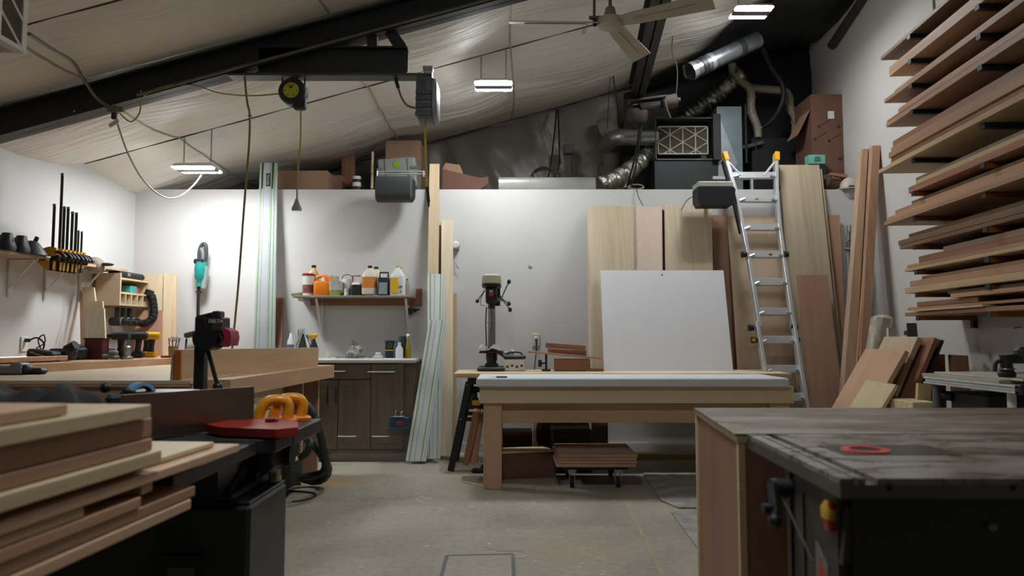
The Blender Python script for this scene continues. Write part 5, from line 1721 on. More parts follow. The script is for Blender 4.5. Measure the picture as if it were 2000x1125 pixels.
beam('floor_strip', 'thin pale wooden strip lying on the floor by the bench leg', 'wood strip', G(902, 940, .005), G(948, 950, .005), .012, .009, w_pine)
solid('floor_plank', 'pale dusty plank lying along the foot of the partition', 'plank', MB().b2((P(1235, 905, 6.75).x, 6.75, 0), (P(1560, 905, 6.75).x, 6.85, .05), .004), W('dusty_plank', '#9c8c6b', '#b4a37f', 'X'))
solid('hand_plane', 'small dark hand tool on the floor behind the leaning board', 'hand tool', MB().box((0, 0, .02), (.12, .05, .04), .012).box((.03, 0, .05), (.03, .03, .04), .01), m_blackmat, (P(935, 900, 6.1).x, 6.1, 0))
# floor mats
m_mat = M('rubber_mat', '#8c8a82', 0.75, var=0.35, vscale=8, bump=.3, bscale=40)
poly = [G(x, y, 0) for x, y in ((1256, 926), (1272, 950), (1292, 980), (1326, 994), (1420, 994), (1420, 926))]
mb_ = MB().prism([(p.x, p.y) for p in poly], .001, .012)
solid('floor_mat', 'worn black rubber mat with a cut corner on the floor by the cabinet end', 'floor mat', mb_, m_mat)
poly = [G(x, y, 0) for x, y in ((1310, 1001), (1430, 1001), (1430, 1090), (1375, 1090))]
solid('floor_mat', 'nearer grey floor mat beside the plywood cabinet end', 'floor mat', MB().prism([(p.x, p.y) for p in poly], .001, .008), m_mat)

# ------------------------------------------------------------------ ladder
def LP(px, py, off=0.0):
    return P(px, py, 7.08 + (6.12 - 7.08) * (py - 305) / (915 - 305) + off)


t = thing('folding_ladder', 'aluminium multi-position ladder with yellow caps leaning on the partition', 'ladder', G(1567, 917, 0))
t.location = LP(1567, 912)
t.location.z = 0


def lad(nm, mb, mat):
    return local(t, mb, nm, mat)


def bar(pts, w, d):
    m = MB()
    for a, b in zip(pts, pts[1:]):
        R = frame_from(b - a, V((0, -1, 0.3)))
        n0 = len(m.bm.verts)
        m.box((0, 0, 0), ((b - a).length + .004, w, d), .003)
        m.bm.verts.ensure_lookup_table()
        m._xf(list(m.bm.verts)[n0:], Matrix.Translation((a + b) / 2) @ R)
    return m


Lr = [(1417, 312), (1436, 375), (1452, 455), (1461, 500), (1483, 640)]
Rr = [(1515, 312), (1516, 375), (1521, 440), (1529, 500), (1549, 640)]
lad('rail', bar([LP(*p) for p in Lr], .032, .07), m_alu)
lad('rail', bar([LP(*p) for p in Rr], .032, .07), m_alu)
lad('rail', bar([LP(1477, 630, -.03), LP(1497, 740, -.03), LP(1528, 912, -.02)], .03, .07), m_alu)
lad('rail', bar([LP(1549, 630, -.03), LP(1566, 740, -.03), LP(1596, 912, -.02)], .03, .07), m_alu)
for py, xa, xb in ((343, 1428, 1516), (389, 1441, 1518), (444, 1451, 1523), (497, 1461, 1530), (551, 1470, 1537), (609, 1479, 1545), (664, 1484, 1553), (721, 1494, 1562), (776, 1504, 1572), (832, 1514, 1582), (888, 1524, 1592)):
    a, b = LP(xa, py, -.01), LP(xb, py, -.01)
    b.z = a.z
    lad('rung', bar([a, b], .07, .03), m_alu)
    lad('rung_brace', MB().tube([a + (b - a) * .02 + V((0, -.03, -.02)), a + (b - a) * .16 + V((0, -.03, 0))], .011, 5, 0), m_alu)
    lad('rung_brace', MB().tube([b - (b - a) * .02 + V((0, -.03, -.02)), b - (b - a) * .16 + V((0, -.03, 0))], .011, 5, 0), m_alu)
lad('top_brace', MB().tube([LP(1424, 318, -.02), LP(1447, 343, -.02)], .013, 6, 0), m_alu)
lad('top_brace', MB().tube([LP(1512, 318, -.02), LP(1492, 343, -.02)], .013, 6, 0), m_alu)
lad('yellow_cap', bar([LP(1414, 300), LP(1419, 316)], .045, .085), m_yellow)
lad('yellow_cap', bar([LP(1516, 300), LP(1516, 316)], .045, .085), m_yellow)
lad('black_edge', bar([LP(1411, 315, .04), LP(1428, 375, .04), LP(1446, 455, .04)], .02, .05), m_blackmat)
for px, py in ((1453, 497), (1535, 497), (1467, 640), (1552, 640), (1473, 664), (1556, 664)):
    a = LP(px, py, -.03)
    lad('lock_knob', MB().cyl(a + V((-.022, 0, 0)), a + V((.022, 0, 0)), .032, .026, seg=14), m_blackmat)
a = LP(1473, 664, -.065)
lad('knob_badge', MB().cyl(a, a + V((0, .01, 0)), .016, seg=12), m_yellow)
for px, py in ((1478, 389), (1505, 497)):
    a = LP(px, py, -.06)
    lad('warning_sticker', MB().box(a, (.03, .004, .016)), m_orange if py < 400 else m_red)

# ------------------------------------------------------------------ tall boards and pipes in the corner
def lean(name, label, topc, botc, wpx, yt, ybt, mat, cat='board', dpt=.04):
    tw, bw = wpx
    return slab(name, label, cat, [P(botc[0] - bw / 2, botc[1], ybt), P(botc[0] + bw / 2, botc[1], ybt), P(topc[0] + tw / 2, topc[1], yt), P(topc[0] - tw / 2, topc[1], yt)], dpt, mat)


lean('tall_board', 'long tan board leaning in the corner, outer of the tall pair', (1690, 291), (1648, 912), (11, 24), 6.72, 6.25, W('tall_fir', '#a5836a', '#c09e82', 'Z'), dpt=.09)
lean('tall_board', 'long red-brown board leaning in the corner, nearest the lumber rack', (1712, 284), (1677, 915), (15, 19), 6.66, 6.2, W('tall_red', '#916a50', '#b08769', 'Z'), dpt=.09)
lean('tall_strip', 'shorter strip caught between the two tall leaning boards', (1699, 437), (1663, 914), (7, 9), 6.56, 6.22, w_firZ, dpt=.05)
for i, (px, lab) in enumerate(((1656, 'steel pipe clamp in the corner, outermost of three'), (1662, 'steel pipe clamp in the corner, middle of three'), (1668, 'steel pipe clamp in the corner, nearest the tall boards'))):
    y = 6.9 - .03 * i
    a, b = P(px - 2, 880, y - .28), P(px + 2, 452, y)
    a.z = 0
    t = thing('pipe_clamp', lab, 'pipe clamp', a)
    local(t, MB().cyl(a, b, .011, seg=10), 'pipe', M('pipe_grey', '#777b7d', 0.4, 0.7))
    hz_ = P(px, 478, y).z
    x = P(px, 478, y).x
    local(t, MB().box((x, y - .01, hz_), (.03, .04, .07), .006).cyl((x, y, hz_ + .03), (x, y - .05, hz_ + .05), .008).cyl((x, y, hz_ + .03), (x, y, P(px, 440, y).z), .006).box((x - .02, y - .03, hz_ - .05), (.04, .03, .03), .006), 'clamp_head', m_steel)

# ------------------------------------------------------------------ boards heaped against the high wall
def heap(name, label, ynear, yfar, xb, xt, zt_, mat, th=.02, slope=.077, cat='board'):
    """sheet leaning to +X: bottom edge on the floor at xb, top edge at xt, zt_ (x given at the near end)"""
    n0, n1 = V((xb, ynear, 0)), V((xt, ynear, zt_))
    k = slope * (yfar - ynear)
    f0, f1 = n0 + V((k, yfar - ynear, 0)), n1 + V((k, yfar - ynear, 0))
    return slab(name, label, cat, [f0, n0, n1, f1], th, mat)


heap('heap_board', 'broad pinkish board leaning foremost in the heap by the lumber rack', 5.0, 5.67, 2.1, 2.735, 1.046, W('pink_board', '#b08868', '#c49b7b', 'Z', fine=7, vary=.02), .03)
heap('heap_board', 'short pale board laid on the broad pinkish board', 4.86, 5.34, 2.05, 2.585, .82, W('pale_board', '#b7a57e', '#cbb98f', 'Z', fine=10, vary=.02), .022)
heap('heap_board', 'tan board behind the broad pinkish one in the heap', 5.08, 5.62, 2.32, 2.87, 1.14, w_sheetZ, .035)
heap('heap_board', 'narrow red-brown board at the back of the heap', 4.98, 5.16, 2.42, 2.93, 1.135, w_cherryZ, .03)
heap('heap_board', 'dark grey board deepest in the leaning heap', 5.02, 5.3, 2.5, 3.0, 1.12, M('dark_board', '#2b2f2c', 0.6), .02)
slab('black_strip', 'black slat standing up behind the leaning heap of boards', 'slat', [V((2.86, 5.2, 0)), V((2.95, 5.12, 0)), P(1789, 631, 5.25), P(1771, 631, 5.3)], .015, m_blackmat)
t = thing('plastic_roll', 'roll of pale material wrapped in shiny clear plastic', 'roll', P(1690, 760, 5.85))
a, b = P(1672, 800, 5.9), P(1722, 624, 6.0)
a.z = 0.03
local(t, MB().cyl(a, b, .085, seg=24).sph(b, .085, (1, 1, .5)), 'roll', M('wrapped_roll', '#a8a18c', 0.06, var=0.25, vscale=9, bump=1.0, bscale=16, spec=1.0, stretch=(3, 3, 1)))
t2 = solid('care_label', 'white printed label card standing beside the plastic roll', 'label card', MB().b2((P(1736, 670, 5.8).x, 5.8, 0.9), (P(1752, 670, 5.8).x, 5.83, P(1744, 640, 5.8).z)), m_paper)
obj('print', MB().b2((P(1742, 0, 5.8).x, 5.796, P(1742, 655, 5.8).z), (P(1749, 0, 5.8).x, 5.8, P(1742, 646, 5.8).z)), m_grey, t2)
beam('care_label_post', 'thin tan offcut standing under the label card', 'offcut', (P(1744, 0, 5.83).x, 5.85, 0), (P(1744, 0, 5.83).x, 5.85, .9), .06, .03, w_fir, up=(0, 1, 0))
slab('upright_block', 'short brown board standing on end against the high wall', 'board', [V((3.02, 5.38, 0)), V((3.18, 5.3, 0)), P(1846, 692, 5.3), P(1808, 691, 5.38)], .1, w_cherryZ)
slab('upright_block', 'short red-brown board on end behind the metal table', 'board', [V((3.16, 5.16, 0)), V((3.27, 5.1, 0)), P(1891, 695, 5.1), P(1852, 693, 5.16)], .05, w_cherryZ)

# ------------------------------------------------------------------ aluminium table
ty0, ty1 = 3.72, 4.58
tx0 = 2.61
tz1, tz0 = P(1972, 754, ty0).z, P(1972, 770, ty0).z
t = thing('clamping_table', 'folding work table with aluminium profile edges near the high wall', 'work table', (tx0 + .3, 4.15, 0))
q = MB()
for z0, z1, d in ((tz0, tz0 + .01, .0), (tz0 + .012, tz1 - .012, .012), (tz1 - .01, tz1, .0)):
    q.b2((tx0 + d, ty0, z0), (tx0 + .04, ty1, z1), .001)
local(t, q, 'side_profile', m_alu)
q = MB()
for z0, z1, d in ((tz0, tz0 + .01, .0), (tz0 + .012, tz1 - .012, .012), (tz1 - .01, tz1, .0)):
    q.b2((tx0 + .05, ty0 + d, z0), (tx0 + .62, ty0 + .04, z1), .001)
local(t, q, 'front_profile', m_alu)
local(t, MB().b2((tx0 + .04, ty0 + .04, tz0 + .01), (tx0 + .62, ty1, tz1)), 'core', M('mft_core', '#8f8a78', 0.7))
local(t, MB().box((tx0 + .03, ty0 + .01, (tz0 + tz1) / 2), (.06, .05, tz1 - tz0 + .014), .008), 'corner_bracket', m_blackmat)
for x, y, m in ((tx0 + .05, ty1 - .05, M('leg_grey', '#6e7076', 0.4, .5)), (tx0 + .08, ty0 + .17, m_white), (tx0 + .55, ty1 - .05, m_alu), (tx0 + .55, ty0 + .1, m_alu)):
    local(t, MB().cyl((x, y, 0), (x, y, tz0), .022, seg=16), 'leg', m)
local(t, MB().cyl((tx0 + .08, ty1 - .06, tz0 - .07), (tx0 + .12, ty1 - .1, tz0 - .075), .03, seg=14).cyl((tx0 + .05, ty1 - .05, tz0 - .06), (tx0 + .1, ty1 - .08, tz0 - .07), .012), 'leg_knob', m_blackmat)
solid('white_board', 'white board lying on the aluminium work table', 'board', MB().b2((tx0 + .01, ty0 + .16, tz1), (tx0 + .6, ty1 + .03, tz1 + .02), .002), M('white_mdf', '#a5a08c', 0.6, var=.05))
solid('white_board', 'thin upper white board lying on the table, nearer the wall', 'board', MB().b2((tx0 + .06, ty0 + .05, tz1 + .02), (tx0 + .62, ty1 - .02, tz1 + .032), .002), M('white_mdf2', '#b3b0a3', 0.6, var=.05))
c = P(1972, 735, 3.9)
t = thing('power_sander', 'black power tool standing on the white boards', 'power tool', (c.x + .02, 3.95, tz1 + .032))
obj('body', MB().lathe([(.04, 0), (.045, .02), (.03, .04), (.03, .1), (.034, .12)], seg=18).box((.05, 0, .1), (.12, .06, .05), .015), m_blackmat, t)
obj('handle', MB().tube([(-.03, 0, .09), (-.06, 0, .075), (-.065, 0, .03)], .011, 8), M('tool_darkgrey', '#25272a', 0.5), t)
obj('motor', MB().box((.1, .0, .12), (.1, .07, .09), .02), M('tool_darkgrey', '#25272a', 0.5), t)
obj('chrome_collar', MB().torus((0, 0, .045), .034, .006), m_steel, t)
solid('black_tool_case', 'black tool case standing under the aluminium table', 'tool case', MB().b2((tx0 + .12, 4.15, 0), (tx0 + .58, 4.5, tz0 - .04), .012), m_blackmat)
beam('pale_offcut', 'pale board propped under the aluminium table', 'offcut', (2.62, 4.72, .0), (2.74, 4.8, tz0 - .02), .09, .03, w_pine, up=(0, 1, 0))
solid('offcut_stack', 'pale offcut lying low behind the plywood cabinet top', 'offcut', MB().b2((2.56, 4.62, 0), (2.72, 4.9, P(1800, 786, 4.6).z), .004), w_maple)

# ------------------------------------------------------------------ lumber rack on the high wall
PROT = .40


def rack_y(px, dx=0.0):
    """depth at which the rack front plane meets pixel column px"""
    a = (3.52 - PROT - dx) - .077 * 7.2
    return a / ((px - 1000) / F_PX - .077)


cols = [W('rack_fir', '#96704f', '#b98f69'), W('rack_red', '#84583d', '#a87656'), W('rack_pale', '#a98a63', '#c6a87c'), W('rack_dark', '#5f442f', '#80603f'), W('rack_grey', '#86745c', '#a18d70')]
cname = ['tan', 'red-brown', 'pale', 'dark brown', 'weathered grey']
rows = [   # (px, py) of the lower far corner, boards bottom-up: (end px, thickness, recess, colour)
    ((1739, 117), 'blue', [(1739, .032, 0, 3), (1757, .03, .06, 0)]),
    ((1755, 149), 'blue', [(1755, .055, 0, 0), (1755, .034, .012, 0)]),
    ((1743, 201), 'blue', [(1743, .034, -.01, 0), (1764, .036, .02, 0), (1766, .028, .06, 2)]),
    ((1745, 248), 'blue', [(1745, .036, 0, 0), (1747, .03, .02, 1), (1770, .04, .03, 0), (1772, .03, .08, 1)]),
    ((1727, 339), 'blue', [(1727, .034, -.05, 2), (1750, .03, .0, 2), (1752, .042, .02, 0), (1748, .048, .0, 0), (1753, .046, .03, 0), (1757, .05, .04, 1)]),
    ((1785, 378), 'orange', [(1785, .05, -.01, 1), (1800, .034, .01, 2), (1800, .03, .03, 4)]),
    ((1734, 441), 'orange', [(1734, .034, -.04, 0), (1742, .036, -.01, 0), (1757, .044, .02, 0), (1790, .034, .05, 3)]),
    ((1764, 487), 'orange', [(1764, .03, .0, 3), (1761, .042, .0, 3), (1782, .036, .03, 3)]),
    ((1772, 531), 'orange', [(1772, .024, -.02, 2), (1776, .028, .0, 0), (1800, .052, .02, 1), (1849, .036, .05, 4)]),
    ((1771, 574), 'orange', [(1771, .048, -.02, 2), (1781, .046, .0, 0), (1805, .028, .03, 0)]),
    ((1769, 618), 'orange', [(1769, .03, -.01, 1), (1786, .016, -.03, 2), (1774, .022, .02, 0), (1793, .036, .03, 1), (1860, .03, -.01, 0), (1855, .026, .02, 3)]),
]
ordn = ['top', 'second', 'third', 'fourth', 'fifth', 'sixth', 'seventh', 'eighth', 'ninth', 'tenth', 'lowest']
m_brB = M('rack_blue_black', '#1c2430', 0.5)
m_brO = M('rack_orange', '#96581c', 0.5)
posn = {1: ['only'], 2: ['lower', 'upper'], 3: ['bottom', 'middle', 'top'], 4: ['bottom', 'second', 'third', 'top'], 6: ['bottom', 'second', 'third', 'fourth', 'fifth', 'top'], 5: ['bottom', 'second', 'third', 'fourth', 'top']}
dirv = V((.077, 1, 0)).normalized()
for ri, ((px, py), bc, bl) in enumerate(rows):
    y = rack_y(px, bl[0][2] * -1)
    z = P(px, py, y).z
    # brackets under this level
    for by in (5.2, 4.32, 3.44):
        xf = right_x(by) - PROT - (.01 if bc == 'blue' else .02)
        xw = right_x(by) - .004
        t = thing('rack_bracket', f'{bc if bc == "orange" else "blue-black"} steel rack arm under the {ordn[ri]} lumber level, ' + {5.2: 'farthest of its row', 4.32: 'middle of its row', 3.44: 'nearest of its row'}[by], 'bracket', (xw, by, z - .02))
        local(t, MB().b2((xf, by - .02, z - .033), (xw, by + .02, z - .002), .003), 'arm', m_brO if bc == 'orange' else m_brB)
        local(t, MB().b2((xf - .006, by - .022, z - .035), (xf, by + .022, z), .001), 'end_cap', m_blackmat)
        local(t, MB().b2((xw - .03, by - .02, z - .09), (xw, by + .02, z - .03), .003), 'wall_plate', m_blackmat)
    for bi, (ex, th, rec, ci) in enumerate(bl):
        dx = -rec
        yf = rack_y(ex, dx)
        yn = 2.35 + rnd.uniform(0, .5)
        short = (ri == 10 and bi in (1, 3))
        if short:
            yn = yf - rnd.uniform(.7, .95)
        xw = right_x(yf) - .012
        xfr = right_x(yf) - PROT + rec
        wd = xw - xfr - rnd.uniform(0, .02)
        mid = (yf + yn) / 2
        cx_ = (xfr + wd / 2) - .077 * (yf - mid)
        p0, p1 = V((cx_ - .077 * (mid - yn), yn, z + th / 2)), V((cx_ + .077 * (yf - mid), yf, z + th / 2))
        beam('rack_board', f'{cname[ci]} board, {posn[len(bl)][bi]} of the {ordn[ri]} level of the wall lumber rack', 'board', p0, p1, wd, th - .003, cols[ci], group='boards on the wall lumber rack')
        z += th
t = thing('rack_upright', 'pale tan cord hanging down the high wall above the lumber rack', 'cord', P(1826, -10, 5.6))
local(t, MB().tube([P(1823, -30, 5.6), P(1824, 10, 5.6), P(1826, 38, 5.6)], .012, 6), 'cord', m_cordT)
c = P(1924, 645, 4.85)
solid('wall_bracket_mark', 'small metal hook on the wall below the lumber rack', 'hook', MB().tube([(-.03, 0, .03), (.02, -.01, .03), (.02, -.01, -.07)], .004, 5), m_steel, (right_x(4.7) - .012, 4.7, P(1924, 650, 4.7).z))

# ------------------------------------------------------------------ table saw with router wing and plywood outfeed box
zt_ = .86
sy0, sy1 = 1.476, 2.13
sx = lambda y: .665 + .038 * (y - sy0)


def glare_scuff_top(name, c1, c2, metal, r0, r1, sc, stretch):  # streaked colour: painted glare on the saw, scuffs on the outfeed top
    m, nt, b = _principled(name)
    N, L = nt.nodes, nt.links
    tc = N.new('ShaderNodeTexCoord')
    mp = N.new('ShaderNodeMapping')
    mp.inputs['Scale'].default_value = stretch
    mp.inputs['Rotation'].default_value = (0, 0, 0.25)
    L.new(tc.outputs['Object'], mp.inputs[0])
    n1 = N.new('ShaderNodeTexNoise')
    n1.inputs['Scale'].default_value = sc
    n1.inputs['Detail'].default_value = 7
    n1.inputs['Roughness'].default_value = 0.65
    n1.inputs['Distortion'].default_value = 0.9
    L.new(mp.outputs[0], n1.inputs['Vector'])
    cr = N.new('ShaderNodeValToRGB')
    cr.color_ramp.elements[0].position = 0.36
    cr.color_ramp.elements[1].position = 0.66
    cr.color_ramp.elements[0].color = srgb(c1)
    cr.color_ramp.elements[1].color = srgb(c2)
    L.new(n1.outputs['Fac'], cr.inputs[0])
    L.new(cr.outputs[0], b.inputs['Base Color'])
    mr = N.new('ShaderNodeMapRange')
    mr.inputs['From Min'].default_value = 0.35
    mr.inputs['From Max'].default_value = 0.65
    mr.inputs['To Min'].default_value = r0
    mr.inputs['To Max'].default_value = r1
    L.new(n1.outputs['Fac'], mr.inputs['Value'])
    L.new(mr.outputs[0], b.inputs['Roughness'])
    b.inputs['Metallic'].default_value = metal
    return m


m_iron = glare_scuff_top('saw_cast_iron', '#504c46', '#9a958c', 0.3, 0.16, 0.45, 5.0, (1, 2.6, 1))  # pale streaks paint in the glare reflected by the iron
m_irone = M('saw_iron_edge', '#5c5850', 0.42, 0.5, var=.15)
t = thing('table_saw', 'dark table saw with a cast iron top and red router ring', 'table saw', (1.2, 1.8, 0))
sl0, sl1 = .052, .076
top = MB()
for a, b in ((0, sl0 - .022), (sl0 - .016, sl0), (sl1, 1.2)):
    top.hexa([(sx(sy0) + a, sy0, zt_), (sx(sy0) + b, sy0, zt_), (sx(sy1) + b, sy1, zt_), (sx(sy1) + a, sy1, zt_)],
             [(sx(sy0) + a, sy0, zt_ - .012), (sx(sy0) + b, sy0, zt_ - .012), (sx(sy1) + b, sy1, zt_ - .012), (sx(sy1) + a, sy1, zt_ - .012)])
local(t, top, 'table_top', m_iron)
top = MB()
top.hexa([(sx(sy0), sy0, zt_ - .0125), (sx(sy0) + 1.2, sy0, zt_ - .0125), (sx(sy1) + 1.2, sy1, zt_ - .0125), (sx(sy1), sy1, zt_ - .0125)],
         [(sx(sy0), sy0, zt_ - .04), (sx(sy0) + 1.2, sy0, zt_ - .04), (sx(sy1) + 1.2, sy1, zt_ - .04), (sx(sy1), sy1, zt_ - .04)])
local(t, top, 'table_rim', m_irone)
c = G(1690, 880, zt_)
local(t, MB().b2((c.x - .085, c.y - .07, zt_), (c.x + .2, c.y + .09, zt_ + .0012)), 'router_plate', M('router_plate', '#2b2d30', 0.3, .3, var=.3))
local(t, MB().lathe([(.037, 0.0), (.037, .003), (.057, .003), (.058, 0.0)], c=(c.x, c.y, zt_ + .0012), seg=40, caps=False), 'red_ring', M('ring_red', '#c2332a', 0.35))
local(t, MB().lathe([(.001, 0), (.038, 0)], c=(c.x, c.y, zt_ + .0016), caps=False), 'ring_opening', M('ring_hole', '#2a0d0b', 0.7))
for px in (1737, 1977):
    q = P(px, 953, sy0)
    local(t, MB().cyl(q + V((0, -.002, 0)), q + V((0, .004, 0)), .0065, seg=12), 'edge_hole', m_rubber)
# cabinet
cx0, cy0, cy1 = .69, 1.52, 1.80
local(t, MB().b2((cx0 + .02, cy0, 0), (1.8, cy1, zt_ - .04), .006), 'cabinet', M('saw_black', '#090a0a', 0.5))
local(t, MB().b2((cx0, cy0 + .03, 0), (cx0 + .02, cy1, zt_ - .05)), 'side_panel', M('saw_side', '#3d352b', 0.55, .1, var=.15))
local(t, MB().b2((cx0 - .006, cy1 - .006, 0), (cx0 + .02, cy1 + .018, zt_ - .04)).b2((cx0 - .004, cy0 + .2, 0.0), (cx0 + .003, cy0 + .206, zt_ - .08)), 'corner_post', m_blackmat)
hz_ = P(1512, 965, 1.78).z
cr = local(t, MB().cyl((cx0, 1.8, hz_ + .01), (cx0 - .05, 1.8, hz_ + .01), .024).tube([(cx0 - .05, 1.79, hz_ + .02), (cx0 - .055, 1.76, hz_ - .03), (cx0 - .06, 1.75, hz_ - .05)], .014, 8), 'crank', m_blackmat)
obj('crank_knob', MB().sph((cx0 - .062, 1.745, hz_ - .055), .017).cyl((cx0 - .06, 1.76, hz_ - .03), (cx0 - .085, 1.76, hz_ - .03), .012), m_blackmat, cr)
obj('crank_rod', MB().cyl((cx0 - .03, 1.79, hz_), (cx0 + .0, 1.68, hz_ - .13), .003, seg=8), m_steel, cr)
sw = P(1614, 1012, 1.56)
s_ = local(t, MB().loft([(-.03, .006, .008), (-.015, .01, .018), (.02, .011, .02), (.03, .008, .014)], c=(cx0 - .006, 1.575, sw.z)), 'stop_switch', m_red)
obj('yellow_guard', MB().loft([(-.004, .0115, .0205), (.018, .012, .0205), (.034, .005, .01)], c=(cx0 - .007, 1.575, sw.z)), M('guard_yellow', '#b9932b', 0.5), s_)
local(t, MB().prism([(.0, -.09), (.045, -.075), (.05, .0), (.012, .03)], 1.53, 1.56, Matrix.Translation((cx0 + .0, 0, sw.z)) @ Matrix(((1, 0, 0, 0), (0, 0, 1, 0), (0, 1, 0, 0), (0, 0, 0, 1)))), 'switch_plate', M('plate_dark', '#2b2721', 0.5))
st_ = P(1585, 1100, 1.62)
k = cx0 - .002
local(t, MB().hexa([(k, 1.66, st_.z - .06), (k, 1.60, st_.z - .06), (k, 1.60, st_.z), (k, 1.66, st_.z + .04)], [(k + .002, 1.66, st_.z - .06), (k + .002, 1.60, st_.z - .06), (k + .002, 1.60, st_.z), (k + .002, 1.66, st_.z + .04)]), 'warning_sticker', m_grey)
local(t, MB().hexa([(k - .001, 1.65, st_.z - .05), (k - .001, 1.60, st_.z - .06), (k - .001, 1.605, st_.z - .02), (k - .001, 1.64, st_.z + .005)], [(k, 1.65, st_.z - .05), (k, 1.60, st_.z - .06), (k, 1.605, st_.z - .02), (k, 1.64, st_.z + .005)]), 'sticker_arrow', m_red)
local(t, MB().sph((sx(sy0) + .33, cy0 - .005, P(1765, 1030, 1.51).z), .009), 'panel_screw', m_grey)

# outfeed box
oy0, oy1 = sy1 + .012, 2.9
ox = lambda y: .668 + .07 * (y - oy0) / (oy1 - oy0)
t = thing('outfeed_table', 'plywood outfeed cabinet butted against the back of the table saw', 'cabinet', (1.3, 2.5, 0))
m_otop = glare_scuff_top('outfeed_top', '#5d5042', '#92897b', 0.0, 0.25, 0.55, 2.6, (.8, 3.0, 1))
local(t, MB().hexa([(ox(oy0) - .01, oy0, zt_), (2.4, oy0, zt_), (2.4, oy1, zt_), (ox(oy1) - .01, oy1, zt_)], [(ox(oy0) - .01, oy0, zt_ - .008), (2.4, oy0, zt_ - .008), (2.4, oy1, zt_ - .008), (ox(oy1) - .01, oy1, zt_ - .008)]), 'worktop', m_otop)
local(t, MB().hexa([(ox(oy0) - .002, oy0, zt_ - .0085), (2.4, oy0, zt_ - .0085), (2.4, oy1, zt_ - .0085), (ox(oy1) - .002, oy1, zt_ - .0085)], [(ox(oy0) - .002, oy0, zt_ - .028), (2.4, oy0, zt_ - .028), (2.4, oy1, zt_ - .028), (ox(oy1) - .002, oy1, zt_ - .028)]), 'top_core', w_plyedge)
w_oside = W('outfeed_side', '#7c5340', '#976b54', 'Z', fine=8, vary=.02)
local(t, MB().hexa([(ox(oy0) + .006, oy0 + .02, 0), (ox(oy1) + .006, oy1 - .02, 0), (ox(oy1) + .006, oy1 - .02, zt_ - .03), (ox(oy0) + .006, oy0 + .02, zt_ - .03)],
                   [(ox(oy0) + .024, oy0 + .02, 0), (ox(oy1) + .024, oy1 - .02, 0), (ox(oy1) + .024, oy1 - .02, zt_ - .03), (ox(oy0) + .024, oy0 + .02, zt_ - .03)]), 'side_panel', w_oside)
local(t, MB().b2((ox(oy0) - .0, oy0, 0), (ox(oy0) + .02, oy0 + .018, zt_ - .03)), 'front_ply_edge', w_plyedge)
local(t, MB().b2((ox(oy0) + .02, oy0 + .001, 0), (2.35, oy0 + .018, zt_ - .03)), 'front_panel', w_oside)
local(t, MB().b2((ox(oy1) - .004, oy1 - .018, 0), (2.35, oy1, zt_ - .03)), 'back_panel', w_plyedge)
# ------------------------------------------------------------------ big work table at the left
w_tab = W('table_birch', '#b59f80', '#cdb99a', 'X', fine=6, vary=.02, rough=.45)
w_tabf = W('table_front', '#96785a', '#ae9071', 'X', fine=9, vary=.02)
w_slab = W('table_slab', '#a9835f', '#c29c77', 'Y', fine=14, vary=.02)
t = thing('work_table', 'large plywood work table with a thick slab edge and open bays', 'work table', (-2.3, 5.0, 0))
zt1 = .90
local(t, MB().b2((-3.25, 4.0, zt1 - .02), (-1.78, 6.14, zt1), .002), 'tabletop', w_tab)
local(t, MB().b2((-3.25, 4.02, 0.25), (-1.8, 4.04, zt1 - .02)), 'front_panel', w_tabf)
local(t, MB().b2((-3.25, 4.0, zt1 - .035), (-1.79, 4.02, zt1 - .0205)), 'front_edge', w_redply)
local(t, MB().b2((-1.82, 4.04, .25), (-1.79, 4.5, zt1 - .02)), 'cream_side', w_mapleY)
s_ = MB().hexa([(-1.78, 4.1, zt1 - .105), (-1.60, 4.1, zt1 - .105), (-1.515, 6.14, zt1 - .105), (-1.78, 6.14, zt1 - .105)], [(-1.78, 4.1, zt1 - .001), (-1.60, 4.1, zt1 - .001), (-1.515, 6.14, zt1 - .001), (-1.78, 6.14, zt1 - .001)])
local(t, s_, 'edge_slab', w_slab)
for y in (4.52, 5.1, 5.6, 6.06):
    local(t, MB().b2((-2.3, y, 0), (-1.63, y + .02, zt1 - .106)), 'divider', w_redplyZ)
    local(t, MB().b2((-1.63, y, 0), (-1.622, y + .02, zt1 - .106)), 'ply_edge', w_plyedge)
local(t, MB().b2((-2.32, 4.5, 0), (-2.3, 6.08, zt1 - .02)), 'back_panel', w_walnut)
for z0, z1 in ((.66, .785), (.5, .65), (.3, .49)):
    d_ = local(t, MB().b2((-1.65, 4.56, z0), (-1.625, 5.09, z1), .002), 'drawer', w_mapleY)
local(t, MB().b2((-2.3, 5.12, .45), (-1.64, 6.06, .47)), 'shelf', w_mapleY)
# board standing on edge on the table
slab('edge_board', 'knotty board standing on edge along the work table', 'board', [Q(343, zt1, 4.05), Q(621, zt1, 5.92), P(621, 679, 5.92), P(350, 683, 4.05)], .035, W('edge_knotty', '#a98660', '#c4a27c', 'X', fine=12, vary=.02))
slab('orange_edge', 'orange-stained end strip of the board standing on the table', 'wood strip', [Q(340, zt1, 4.03), Q(352, zt1, 4.03), P(353, 684, 4.03), P(342, 685, 4.03)], .018, M('orange_stain', '#a85a1f', 0.45, var=.1))

